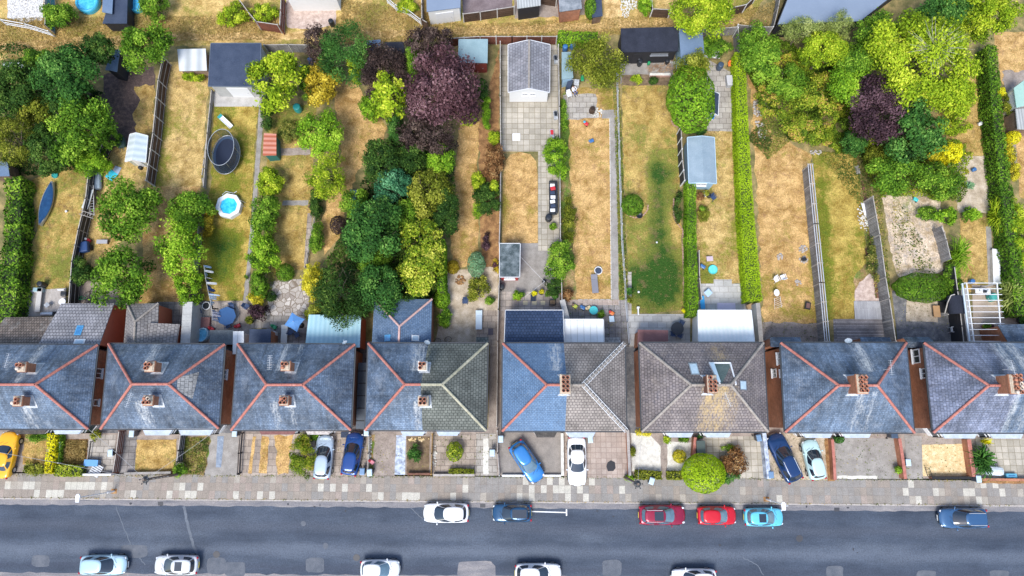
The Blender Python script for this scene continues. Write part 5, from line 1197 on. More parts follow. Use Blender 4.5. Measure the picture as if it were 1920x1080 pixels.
def scatter_stuff(name, pts_px, n, hmin, hmax, pal, label, seed, leaf=.2, blades=False, lump=1.0):
 """ground cover nobody could count, spread over a patch"""
 rng = np.random.default_rng(seed); w = np.array([P(*p) for p in pts_px]); lo = w.min(0); hi = w.max(0)
 q = rng.uniform(lo, hi, (n * 3, 2)); ins = np.zeros(len(q), bool); j = len(w) - 1
 for i in range(len(w)):
  c = ((w[i, 1] > q[:, 1]) != (w[j, 1] > q[:, 1])) & (q[:, 0] < (w[j, 0] - w[i, 0]) * (q[:, 1] - w[i, 1]) / (w[j, 1] - w[i, 1] + 1e-9) + w[i, 0]); ins ^= c; j = i
 q = q[ins][:n]; n = len(q)
 f = .5 + .25 * np.sin(q[:, 0] * 1.1 + seed) + .25 * np.sin(q[:, 1] * 1.4 + 2 * seed) * np.sin(q[:, 0] * .5)
 if blades:
  z = np.zeros(n) + rng.uniform(hmin, hmax, n) * .45; c = np.stack([q[:, 0], q[:, 1], z], 1)
  nr = unit(np.stack([rng.normal(size=n), rng.normal(size=n), rng.uniform(.2, 1.3, n)], 1))
 else:
  hc = rng.uniform(lo, hi, (max(12, int(np.prod(hi - lo) / 2.2)), 2)); hr = rng.uniform(.5, 1.2, len(hc)); ht = rng.normal(0, .2, len(hc)); D = ((q[:, None] - hc[None]) ** 2).sum(-1) / hr[None] ** 2; j = D.argmin(1); d = D[np.arange(n), j]
  z = hmin + (hmax - hmin) * (.35 + .65 * f) * np.sqrt(np.clip(1.15 - d, .02, 1)) * rng.uniform(.7, 1.05, n); c = np.stack([q[:, 0], q[:, 1], z], 1); tj = ht[j]
  nr = unit(rng.normal(size=(n, 3)) + np.array([0, 0, .8]))
 f2 = .5 + .5 * np.sin(q[:, 0] * 2.3 + 1.7 * np.sin(q[:, 1] * 1.9)) * np.sin(q[:, 1] * 2.7 + seed)
 tint = (.3 + .35 * f2 if blades else .42 + tj + .14 * f2) + rng.normal(0, .14, n)
 me = leaf_mesh(name, c, nr, leaf * rng.uniform(.6, 1.4, n), tint, LM(pal), .22 if blades else .62, rng)
 o = link_mesh(name, me); return tag(o, label, name.replace('_', ' '), kind='stuff')

PAL['strawblade'] = [(0, (.24, .18, .06)), (.4, (.42, .31, .11)), (.8, (.58, .43, .18)), (1, (.62, .5, .25))]
PAL['weeds'] = [(0, (.04, .07, .015)), (.4, (.12, .17, .03)), (.75, (.28, .28, .05)), (1, (.48, .38, .13))]

# --- every plant: kind, x, y, rx, ry, height, palette, label, extras
T, S_ = 'tree', 'shrub'
FAR = 'trees and shrubs along the back lane'
PL = [
(S_, 105, 24, 30, 28, 3.0, 'mid', 'green shrub beside the teal fence in the corner yard beyond the lane', {}),
(S_, 285, 3, 34, 20, 3.2, 'mid', 'green bush overhanging the round blue pools at the upper edge', {}),
(S_, 433, 26, 26, 24, 1.9, 'lime', 'lime green shrub on the lane bank left of the leaning brown fence', {}),
(S_, 490, 22, 28, 19, 1.9, 'lime', 'yellow green bush boxed in by the brown fence beyond the lane', {}),
(S_, 764, 8, 22, 16, 1.6, 'lime', 'weedy lime bush behind the white railing beyond the lane', {}),
(S_, 1108, 10, 11, 19, 2.2, 'mid', 'narrow clipped green bush beside the felt roofed shed beyond the lane', {'lumpy': .05}),
(S_, 1210, 6, 13, 18, 2.2, 'bright', 'narrow green bush beside the dumped white sacks', {'lumpy': .08}),
(T, 1314, 20, 64, 44, 6.0, 'lime', 'big yellow green tree spreading over the back lane', {'spiky': .3}),
(T, 122, 140, 58, 58, 7.5, 'deep', 'dark conifer with golden feathery sprays in the wooded corner garden', {'kind2': 'conifer'}),
(T, 186, 89, 34, 26, 6.5, 'dark', 'small round dark tree overhanging the narrow blue roofed shed', {'lumpy': .08}),
(T, 26, 165, 50, 48, 6.0, 'dark', 'dark green tree at the edge of the picture below the glass cold frame', {}),
(S_, 70, 110, 32, 24, 4.0, 'mid', 'green bush against the lane beside the dark conifer', {}),
(T, 148, 236, 58, 62, 7.0, 'mid', 'fresh green ash tree above the greenhouse garden', {'spiky': .3}),
(S_, 66, 205, 36, 34, 4.5, 'olive', 'olive green bush between the dark trees of the corner garden', {}),
(T, 22, 262, 42, 50, 5.5, 'olive', 'yellowish feathery tree at the edge of the picture above the long ragged hedge', {'spiky': .5, 'aspect': .3}),
(T, 86, 278, 38, 50, 5.0, 'dark', 'dark bushy tree above the covered canoe', {}),
(S_, 166, 300, 33, 27, 3.2, 'bright', 'bright green bush left of the blue mat', {}),
(T, 270, 88, 48, 44, 6.0, 'mid', 'mid green tree standing against the lane beside the mulched plot', {'spiky': .3}),
(T, 238, 392, 58, 62, 5.5, 'mid', 'leafy green tree below the greenhouse, upper of two joined crowns', {'spiky': .3}),
(T, 226, 515, 57, 62, 5.5, 'mid', 'leafy green tree overhanging the tiled extension with the blue skylight', {'spiky': .3}),
(S_, 149, 508, 20, 30, 2.4, 'dark', 'dark green shrub at the end of the black fence', {}),
(S_, 352, 393, 42, 44, 3.4, 'mid', 'ivy green shrub mass left of the octagonal pool', {}),
(T, 338, 460, 50, 58, 4.6, 'bright', 'light green tree between the two long straw lawns', {'spiky': .3, 'dens': .8}),
(S_, 350, 535, 24, 40, 3.2, 'bright', 'bright green shrub above the grey rendered wall', {}),
(S_, 362, 140, 19, 13, 1.3, 'lime', 'small yellow green shrub below the patched white hutch', {}),
(S_, 388, 415, 11, 34, 1.8, 'gold', 'narrow golden shrub beside the pool lawn', {}),
(S_, 503, 338, 24, 32, 3.0, 'lime', 'yellow green shrub below the orange roofed hut', {}),
(S_, 492, 398, 30, 38, 3.6, 'mid', 'mid green shrub right of the octagonal pool', {}),
(S_, 488, 470, 28, 42, 3.8, 'bright', 'bright green shrub beside the pool garden path', {}),
(S_, 484, 528, 18, 28, 2.6, 'mid', 'green shrub above the yellow flowered bush', {}),
(S_, 478, 556, 14, 17, 2.0, 'yellow', 'bright yellow shrub above the dark purple one', {}),
(S_, 484, 583, 19, 18, 2.0, 'violet', 'nearly black purple shrub beside the decking', {'spiky': .6}),
(S_, 508, 556, 12, 10, 1.0, 'dark', 'low dark spiky shrub on the crazy paving edge', {'spiky': .6}),
(T, 514, 146, 50, 60, 6.0, 'lime', 'bright lime acer tree beside the flat roofed dark garage', {'spiky': .25, 'leaf': .3}),
(T, 604, 152, 33, 44, 4.2, 'gold', 'golden yellow tree below the blue water butts', {'leaf': .24}),
(T, 598, 246, 42, 48, 4.8, 'bright', 'vivid green tree right of the orange roofed hut', {}),
(T, 612, 328, 38, 46, 4.8, 'lime', 'lime yellow tree above the blue bench on the rust lawn', {'spiky': .4, 'aspect': .4}),
(S_, 540, 245, 26, 20, 1.2, 'weeds', 'low weedy shrub above the orange roofed hut', {}),
(T, 592, 78, 24, 40, 5.0, 'dkpurple', 'thin brownish purple tree at the lane behind the water butts', {'dens': .5}),
(T, 648, 95, 52, 54, 6.2, 'deep', 'green tree with pale inner twigs beside the lane', {'spiky': .4, 'aspect': .35}),
(S_, 666, 122, 17, 24, 4.8, 'lime', 'lime green shrub tucked at the foot of the twiggy green tree', {}),
(S_, 574, 146, 18, 30, 2.6, 'mid', 'green shrub between the lime acer and the golden tree', {}),
(S_, 499, 205, 13, 36, 2.2, 'dark', 'dark shrub row beside the concrete garden path', {}),
(S_, 533, 510, 17, 17, 1.4, 'mid', 'round clipped green bush above the crazy paving', {'lumpy': .04, 'leaf': .13}),
(S_, 583, 525, 21, 34, 2.8, 'yellow', 'yellow green shrub right of the crazy paving', {'tv': .3}),
(S_, 592, 585, 22, 22, 2.6, 'olive', 'olive shrub above the pale blue canopy', {}),
(S_, 592, 380, 14, 30, 1.7, 'dark', 'dark green shrub along the fence, above the fallen pink blossom', {}),
(S_, 592, 445, 13, 32, 1.9, 'mid', 'green shrub along the fence beside the little black conifer', {}),
(S_, 585, 388, 6, 6, 1.1, 'purple', 'tiny pink flowered shrub by the garden fence', {}),
(T, 633, 421, 15, 17, 2.2, 'dkpurple', 'small blackish columnar conifer on the rust lawn', {'kind2': 'conifer', 'lumpy': .06}),
(T, 722, 132, 44, 58, 6.0, 'dkpurple', 'dark brown leaved tree between the green tree and the large purple one', {}),
(T, 727, 178, 30, 46, 6.6, 'lime', 'yellow green tree set against the dark brown leaved tree', {'leaf': .3}),
(S_, 690, 196, 20, 26, 3.0, 'bright', 'bright green shrub at the edge of the rust lawn below the dark brown tree', {}),
(T, 828, 156, 76, 78, 8.0, 'purple', 'very large purple leaved tree, widest of the middle gardens', {'leaf': .27, 'spiky': .2}),
(T, 800, 74, 44, 28, 6.5, 'dkpurple', 'brown purple tree reaching over the back lane', {'dens': .75}),
(S_, 773, 108, 14, 40, 5.6, 'mid', 'ivy covered green column between the two dark crowns', {}),
(T, 800, 250, 54, 40, 5.6, 'dkpurple', 'low brownish purple tree below the large purple tree', {'dens': .85}),
(S_, 740, 235, 14, 34, 4.2, 'deep', 'dark green shrub behind the yellow green tree', {}),
(T, 714, 302, 38, 42, 5.6, 'dark', 'rounded dark green holly tree', {'lumpy': .1, 'leaf': .2}),
(S_, 772, 292, 36, 32, 4.2, 'dark', 'dark mixed shrub in the thick of the middle gardens', {}),
(T, 735, 348, 34, 34, 5.2, 'blue', 'blue green eucalyptus tree amid the dark crowns', {'lumpy': .1, 'leaf': .2}),
(T, 825, 300, 27, 30, 5.0, 'bright', 'bright green tree below the large purple tree', {}),
(T, 805, 356, 44, 44, 5.4, 'olive', 'olive yellow tree above the straw lawn strip', {'tv': .3}),
(T, 836, 398, 27, 46, 4.8, 'dark', 'dark olive tree beside the straw lawn strip', {}),
(S_, 762, 400, 32, 34, 4.0, 'mid', 'mixed green shrub under the olive yellow tree', {}),
(T, 697, 432, 58, 64, 7.0, 'deep', 'large rounded green sycamore tree with pale leaf tips', {'leaf': .26, 'tv': .24}),
(T, 634, 548, 58, 58, 6.4, 'dark', 'dark green feathery tree above the pale blue canopy', {'spiky': .5, 'aspect': .35}),
(T, 712, 545, 50, 54, 6.2, 'deep', 'mid green tree overhanging the blue slate extension', {}),
(T, 790, 480, 48, 78, 6.0, 'spotty', 'tall yellow speckled tree beside the clipped narrow hedge', {'leaf': .24}),
(S_, 662, 378, 28, 28, 3.2, 'mid', 'green shrub crowding the blue bench', {}),
(S_, 828, 560, 16, 18, 1.7, 'bright', 'round lime green bush above the gravel garden', {'lumpy': .05, 'leaf': .13}),
(S_, 834, 595, 14, 22, 1.5, 'mid', 'low green bush beside the slate extension wall', {}),
(S_, 849, 500, 12, 13, 1.1, 'gold', 'small golden ball shrub on the gravel', {'lumpy': .04, 'leaf': .11}),
(T, 893, 495, 17, 24, 2.3, 'bluepale', 'blue green rounded conifer on the gravel', {'kind2': 'conifer', 'lumpy': .06, 'leaf': .12}),
(S_, 898, 540, 22, 23, 1.7, 'olive', 'dark olive spiky shrub on the gravel', {'spiky': .6, 'tv': .3}),
(S_, 918, 563, 9, 9, .9, 'mid', 'tiny green bush beside the spiky shrub', {}),
(S_, 926, 300, 22, 31, 2.8, 'rust', 'reddish brown dried shrub beside the lawn with the rounded end', {'spiky': .3}),
(S_, 913, 372, 26, 36, 3.0, 'dark', 'dark green shrub mass along the thin concrete fence', {}),
(S_, 896, 340, 14, 22, 1.8, 'lime', 'lime green low shrub on the straw strip', {}),
(S_, 896, 393, 12, 17, 1.6, 'bright', 'bright green low shrub below the lime one', {}),
(S_, 926, 350, 10, 12, 2.9, 'lime', 'lime topped shrub by the thin fence', {}),
(S_, 912, 208, 10, 34, 1.9, 'bright', 'upright narrow green shrub right of the purple tree', {}),
(S_, 877, 224, 17, 13, 1.0, 'lime', 'low yellow green shrub under the purple tree edge', {}),
(S_, 926, 257, 14, 13, 1.3, 'lime', 'small green yellow shrub above the reddish brown shrub', {}),
(S_, 903, 165, 13, 24, 2.0, 'dark', 'dark shrub below the pale blue hut with the maroon side', {}),
(S_, 912, 455, 8, 20, .8, 'violet', 'low purple leaved shrub in the brown bed', {}),
(S_, 930, 500, 7, 14, .8, 'gold', 'small golden flowered shrub beside the dark flat roofed outhouse', {}),
(S_, 1043, 290, 25, 38, 3.0, 'bright', 'bright green shrub between the slab patio and the straw lawn', {}),
(S_, 1050, 485, 27, 42, 3.2, 'mid', 'green shrub with yellow fruit beside the grey concrete yard', {'tv': .26}),
(S_, 1040, 536, 19, 17, 2.0, 'dark', 'dark green shrub beneath the fruiting one', {}),
(T, 1121, 112, 54, 48, 4.8, 'olive', 'broad apple tree with olive leaves beside the black roofed workshop', {'kind2': 'fruit_tree', 'spiky': .3, 'leaf': .2, 'dens': .85}),
(S_, 1069, 410, 15, 45, 1.4, 'olive', 'grey green straggling shrub bed beside the pale straw lawn', {'spiky': .4, 'dens': .6}),
(S_, 1063, 552, 13, 13, 1.2, 'rust', 'reddish leaved bush at the lawn corner', {}),
(S_, 1057, 225, 7, 40, 1.0, 'mid', 'ivy growing along the thin concrete fence by the folding sheds', {'lumpy': .1}),
(S_, 1194, 146, 12, 12, 1.1, 'lime', 'small fresh green bush below the black workshop', {}),
(S_, 1224, 150, 11, 9, 1.0, 'dark', 'small dark round bush below the rubble heap', {}),
(S_, 1187, 382, 21, 20, 1.9, 'mid', 'round clipped bush in its brick ring on the green lawn', {'lumpy': .04, 'leaf': .13}),
(T, 1297, 182, 45, 62, 5.0, 'bright', 'big egg shaped green bay tree with dense leaves', {'lumpy': .05, 'leaf': .24, 'tv': .16, 'spiky': .2}),
(T, 1300, 124, 34, 28, 4.6, 'olive', 'paler open tree behind the egg shaped bay tree', {'dens': .7}),
(S_, 1345, 85, 30, 20, 2.0, 'mid', 'green shrub growing over the white sheets beside the blue grey shed', {}),
(S_, 1310, 245, 13, 8, 1.0, 'deep', 'dark low bush above the pale blue summerhouse', {}),
(S_, 1272, 388, 9, 34, 1.2, 'dark', 'dark plants in the curved brick edged bed', {'dens': .6}),
(S_, 1320, 400, 13, 18, .9, 'olive', 'sparse olive shrub right of the clipped hedge', {'dens': .5}),
(T, 1548, 95, 52, 34, 5.5, 'lime', 'round yellow green tree below the large grey flat roof', {'lumpy': .1}),
(T, 1428, 100, 44, 52, 4.5, 'mid', 'dense green ivy clad tree at the lane corner', {'leaf': .22}),
(T, 1505, 55, 42, 22, 5.5, 'pale', 'pale grey green willow against the grey flat roof', {'kind2': 'willow_tree', 'spiky': .7, 'aspect': .2}),
(T, 1572, 48, 28, 24, 5.6, 'pale', 'second pale willow, smaller, beside the large olive tree', {'kind2': 'willow_tree', 'spiky': .7, 'aspect': .2}),
(T, 1735, 108, 112, 88, 8.5, 'lime', 'very large olive lime tree with bare pale twigs at its heart', {'leaf': .26, 'lumpy': .12, 'dens': 1.25, 'twigs': True, 'tv': .22}),
(T, 1852, 26, 74, 40, 7.5, 'lime', 'light green tree filling the far corner of the picture', {'spiky': .4}),
(T, 1612, 160, 60, 44, 5.0, 'bright', 'light green tree between the bramble bank and the dark purple tree', {}),
(T, 1662, 202, 66, 66, 6.2, 'violet', 'dark purple leaved plum tree amid the wild garden', {'leaf': .24}),
(T, 1716, 240, 50, 68, 6.8, 'deep', 'dark blue green tree overlapping the dark purple tree', {'leaf': .28, 'tv': .24}),
(S_, 1606, 266, 22, 24, 3.0, 'deep', 'dark green bush at the foot of the dark purple tree', {}),
(S_, 1785, 286, 26, 20, 3.6, 'vivid', 'bright yellow leaved shrub below the dark blue green tree', {'leaf': .22}),
(S_, 1752, 287, 11, 11, 3.2, 'yellow', 'small yellow tuft left of the bright yellow shrub', {}),
(T, 1690, 325, 62, 44, 4.8, 'mid', 'broad mid green thicket tree above the weedy gravel plot', {}),
(T, 1765, 335, 48, 36, 4.2, 'mid', 'mid green thicket tree beside the turquoise agave', {}),
(S_, 1655, 295, 32, 26, 3.2, 'olive', 'olive bush left of the broad thicket tree', {}),
(S_, 1785, 235, 34, 18, 1.6, 'lime', 'light green weedy bush on the straw below the very large tree', {'dens': .6}),
(S_, 1776, 405, 26, 16, 1.6, 'bright', 'leafy bright green bush above the curved slate screen', {'leaf': .24}),
(S_, 1824, 402, 18, 15, 1.5, 'bright', 'bright green fig bush beside the straw strip', {'leaf': .24}),
(S_, 1736, 538, 58, 28, 1.9, 'mid', 'wide mounded clipped green bush above the dark yard', {'lumpy': .05, 'leaf': .14}),
(S_, 1790, 520, 20, 28, 1.8, 'mid', 'loose green bush beside the black curved garden bench arbour', {'dens': .7}),
(S_, 1880, 172, 8, 9, 1.0, 'vivid', 'little bright yellow bush right of the long tall hedge', {}),
(S_, 1903, 256, 13, 12, 1.6, 'vivid', 'yellow lime ball bush right of the long tall hedge', {'lumpy': .04}),
(S_, 1894, 280, 10, 14, 1.4, 'yellow', 'yellow shrub below the yellow lime ball', {}),
(S_, 1904, 312, 12, 28, 1.5, 'yellow', 'long yellow shrub at the right edge beside the hedge', {}),
(S_, 1890, 195, 10, 26, 1.3, 'olive', 'olive heather bush left of the green roofed hut', {}),
(S_, 1640, 490, 14, 46, 1.0, 'weeds', 'weedy tangle along the rubble strip', {'dens': .5}),
(S_, 1920, 440, 22, 70, 2.6, 'lime', 'yellow green shrub beyond the tall hedge at the right edge', {}),
(T, 1650, 62, 50, 36, 6.0, 'mid', 'green tree between the pale willows and the very large tree', {}),
(T, 1782, 22, 60, 40, 6.5, 'deep', 'deep green tree at the upper edge beside the grey blue hall', {}),
(T, 1610, 112, 46, 38, 5.4, 'mid', 'green tree below the smaller pale willow', {}),
(S_, 1480, 150, 40, 34, 3.4, 'mid', 'green thicket bush at the heart of the bramble bank', {}),
(S_, 1545, 175, 44, 38, 3.2, 'bramble', 'speckled thicket bush right of the bramble bank middle', {'tv': .3}),
(S_, 1520, 235, 46, 30, 2.4, 'bramble', 'low yellowing bush at the lower edge of the bramble bank', {'tv': .3}),
(S_, 1440, 190, 26, 30, 1.8, 'bramble', 'low bush at the left edge of the bramble bank', {'tv': .3}),
(S_, 1800, 175, 40, 40, 4.0, 'lime', 'yellow green bush under the skirts of the very large tree', {}),
(S_, 1740, 400, 24, 14, 1.2, 'mid', 'low green bush at the edge of the weedy gravel', {}),
(S_, 700, 480, 40, 34, 4.2, 'mid', 'mid green bush between the sycamore and the dark feathery tree', {}),
(S_, 775, 560, 30, 24, 3.4, 'dark', 'dark bush beside the top of the blue slate extension', {}),
(S_, 110, 190, 34, 34, 5.0, 'dark', 'dark bush below the golden feathery conifer', {}),
(S_, 195, 255, 20, 24, 3.0, 'mid', 'green bush beside the mulched plot', {}),
# in front of the houses
(S_, 565, 858, 27, 45, 2.2, 'dkpurple', 'brownish green evergreen shrub spilling over the pavement', {'dens': 1.9, 'pal2': 'bramble', 'spiky': .5, 'aspect': .35}),
(S_, 777, 848, 16, 16, 1.4, 'deep', 'dark green shrub in the bare front bed', {'spiky': .5}),
(S_, 852, 847, 16, 19, 1.5, 'spotty', 'variegated yellow and green ball shrub on the paved front garden', {'lumpy': .06, 'tv': .28}),
(T, 1322, 888, 41, 38, 3.0, 'ball', 'big round clipped lime green tree at the pavement', {'lumpy': .02, 'leaf': .15, 'spiky': .2, 'tv': .12, 'low': .3}),
(S_, 1378, 866, 32, 30, 1.7, 'rust', 'half dead brown twiggy shrub behind the round lime tree', {'dens': .6, 'spiky': .5}),
(S_, 1368, 893, 20, 18, 1.5, 'deep', 'dark green shrub against the round lime tree', {}),
(S_, 1275, 856, 13, 13, 1.1, 'yellow', 'golden yellow ball shrub on the white gravel', {'lumpy': .05, 'leaf': .12}),
(S_, 1252, 822, 8, 10, .8, 'lime', 'small lime shrub by the path to the bay window', {}),
(S_, 1281, 823, 12, 5, .6, 'mid', 'row of small green herbs beneath the bay window', {}),
(S_, 1208, 812, 14, 5, .6, 'yellow', 'small yellow plant below the tiled eave', {}),
(S_, 1187, 847, 5, 9, .8, 'olive', 'small olive plant at the white gravel edge', {}),
(S_, 1180, 897, 10, 6, .7, 'bright', 'sprawling green weed on the pavement by the hedge end', {}),
(S_, 1575, 823, 9, 9, 1.2, 'deep', 'dark green bush between the two bay windows', {'lumpy': .05}),
(S_, 1685, 881, 6, 8, .9, 'mid', 'small green bush by the brick boundary wall', {}),
(S_, 64, 878, 26, 14, 1.2, 'olive', 'olive shrub beside the yellow sports car', {}),
(S_, 66, 820, 24, 10, 1.0, 'mid', 'low green shrub under the bay window by the yellow hedge', {}),
(S_, 335, 880, 14, 14, 1.2, 'mid', 'small green shrub at the foot of the black fence', {}),
(S_, 178, 816, 12, 12, 1.2, 'olive', 'straggling shrub at the corner of the front path', {'dens': .6}),
(S_, 1365, 840, 15, 6, .6, 'mid', 'low green plants below the second bay', {}),
(S_, 590, 820, 13, 8, .8, 'mid', 'low green bush in front of the silver blue hatchback', {}),
]
for kind, px, py, rx, ry, h, pal, label, ex in PL:
 ex = dict(ex); k2 = ex.pop('kind2', kind); pal = ex.pop('pal2', pal)
 plant(k2, px, py, rx, ry, h, pal, label, **ex)
spiky('palm_shrub', 1841, 862, 24, 1.7, 'deep', 'spiky dark green palm in the paved front garden', 'palm', n=150, w=.12, droop=.7, ry=32)
spiky('flowering_yucca', 1848, 828, 9, 1.3, 'vivid', 'yellow green rosette plant beneath the bay window', 'plant', n=40, w=.07)
spiky('agave', 1817, 348, 12, .6, 'bluepale', 'turquoise rosette agave on the sandy bed', 'plant', n=60, w=.1, ry=9)
spiky('pampas_grass', 1866, 405, 20, 1.8, 'lime', 'tall light green grass clump beside the long hedge', 'plant', n=120, w=.07, ry=40)
spiky('bamboo', 1797, 478, 20, 2.2, 'bright', 'spiky green bamboo beside the straw strip', 'plant', n=150, w=.07, ry=44)
spiky('bamboo', 1890, 552, 24, 2.2, 'pale', 'pale green bamboo beside the pergola', 'plant', n=150, w=.08, ry=34)
spiky('yucca', 462, 520, 6, .9, 'mid', 'small spiky plant at the edge of the pool lawn', 'plant', n=26, w=.06)
H = hedge
H([(24, 332), (24, 420), (16, 500), (4, 600)], [30, 30, 38, 46], 2.0, 'mid', 'long ragged tall hedge at the left edge beside the canoe lawn', leaf=.24, ragged=.22, tv=.26)
H([(1047, 66), (1120, 70)], 22, 1.5, 'bright', 'low clipped green hedge along the lane behind the blue water butts', ragged=.1)
H([(1297, 338), (1297, 440), (1300, 592)], [16, 18, 21], 1.7, 'bright', 'narrow clipped green hedge beside the brick edged lawn', leaf=.12, ragged=.05)
H([(1388, 98), (1392, 220), (1401, 400), (1415, 564)], [20, 21, 26, 30], 1.7, 'ball', 'long clipped yellow green hedge running the length of the gardens', tv=.12, leaf=.12, ragged=.04)
H([(1860, 84), (1869, 200), (1888, 360), (1920, 590)], [18, 20, 22, 26], 2.0, 'mid', 'long tall dark green hedge near the right edge', leaf=.2, ragged=.12)
H([(826, 448), (827, 545)], 14, 3.0, 'bright', 'narrow clipped hedge beside the yellow speckled tree', ragged=.03)
H([(96, 812), (94, 850), (88, 888)], 15, 1.2, 'vivid', 'bright yellow clipped hedge between two front gardens', tv=.1)
H([(109, 814), (107, 866)], 12, .7, 'mid', 'low dark green hedge beside the bright yellow one')
H([(102, 882), (150, 884)], 20, 1.0, 'spotty', 'mixed green and yellow hedge along the pavement')
H([(842, 884), (888, 884)], 8, .7, 'olive', 'low clipped hedge at the end of the paved front garden')
H([(1192, 890), (1241, 892)], 15, .8, 'olive', 'low dark hedge beside the parked wheelie bin')
H([(1252, 892), (1288, 892)], 14, .8, 'olive', 'low dark hedge between the path and the round lime tree')
# uncounted cover
scatter_stuff('brambles', [(1395, 70), (1480, 90), (1600, 130), (1640, 250), (1620, 290), (1560, 290), (1470, 262), (1440, 215), (1400, 140)], 26000, .15, 2.1, 'bramble', 'wild bramble bank filling the upper end of the overgrown garden', 3, .22)
scatter_stuff('brambles', [(0, 100), (60, 90), (200, 180), (210, 320), (60, 330), (0, 330)], 14000, .1, 1.8, 'dark', 'undergrowth below the trees of the wooded corner garden', 4, .22)
scatter_stuff('undergrowth', [(735, 250), (800, 235), (850, 290), (856, 380), (830, 450), (830, 550), (700, 590), (590, 600), (600, 520), (650, 420), (690, 330)], 22000, .1, 1.8, 'dark', 'dark undergrowth below the middle garden trees', 5, .22)
scatter_stuff('undergrowth', [(1600, 240), (1810, 270), (1800, 380), (1650, 370), (1610, 300)], 12000, .1, 1.6, 'bramble', 'undergrowth around the thicket trees', 6, .2)
scatter_stuff('long_grass', [(-40, 35), (520, 30), (520, 75), (330, 78), (0, 100), (-40, 102)], 16000, .1, .4, 'strawblade', 'long dry grass on the back lane', 7, .22, True)
scatter_stuff('long_grass', [(640, 0), (790, 20), (870, 48), (1400, 20), (1460, 0), (1440, 60), (1040, 68), (640, 84)], 18000, .1, .4, 'strawblade', 'long dry grass beside the back lane track', 8, .22, True)
scatter_stuff('weeds', [(1530, 285), (1610, 285), (1650, 360), (1670, 560), (1640, 560), (1620, 400)], 4500, .05, .45, 'weeds', 'weeds along the rubble strip', 9, .14)
scatter_stuff('weeds', [(500, 330), (515, 330), (518, 520), (505, 560)], 1500, .05, .5, 'weeds', 'weeds beside the concrete garden path', 10, .14)
scatter_stuff('weeds', [(1150, 165), (1162, 165), (1178, 562), (1162, 562)], 3500, .05, .45, 'weeds', 'weeds between path and wire fence', 11, .14)
scatter_stuff('weeds', [(1400, 260), (1440, 210), (1480, 265), (1440, 300)], 2500, .05, .4, 'weeds', 'weeds at the foot of the bramble bank', 12, .16)
scatter_stuff('weeds', [(118, 826), (165, 826), (160, 868), (113, 868)], 2200, .05, .4, 'strawblade', 'tall dead weeds in the front garden frame', 13, .3, True)
scatter_stuff('weeds', [(342, 822), (394, 820), (384, 890), (345, 888)], 1400, .05, .3, 'weeds', 'weeds in the front garden beside the black fence', 14, .14)
scatter_stuff('weeds', [(1670, 380), (1690, 380), (1740, 470), (1760, 520), (1720, 520), (1700, 460), (1680, 520)], 700, .03, .25, 'weeds', 'weeds spreading over the gravel plot', 15, .16)

for i, pts in enumerate(LAWNS):
 w = [P(*q) for q in pts]; ar = abs(sum(a[0] * b[1] - b[0] * a[1] for a, b in zip(w, w[1:] + w[:1]))) / 2
 scatter_stuff('grass', pts, int(ar * 15), .02, .12, 'turf', 'short dry grass tufts on the lawns', 40 + i, .13, True)

for k, (pts, n, pal) in enumerate([([(0, 888), (900, 892), (1400, 895), (1920, 900), (1920, 904), (1400, 900), (900, 896), (0, 893)], 1800, 'weeds'), ([(0, 934), (1920, 949), (1920, 946), (0, 931)], 1500, 'turf'), ([(585, 812), (930, 812), (930, 892), (585, 892)], 600, 'weeds'), ([(1440, 812), (1820, 812), (1820, 899), (1440, 899)], 700, 'weeds'), ([(1055, 560), (1180, 560), (1180, 650), (1055, 650)], 300, 'weeds'), ([(1680, 545), (1800, 545), (1808, 650), (1684, 650)], 350, 'weeds'), ([(1428, 604), (1548, 607), (1548, 650), (1428, 650)], 350, 'weeds')]):
 scatter_stuff('weeds', pts, n, .02, .12, pal, 'small weeds in the joints of the paving', 80 + k, .11)
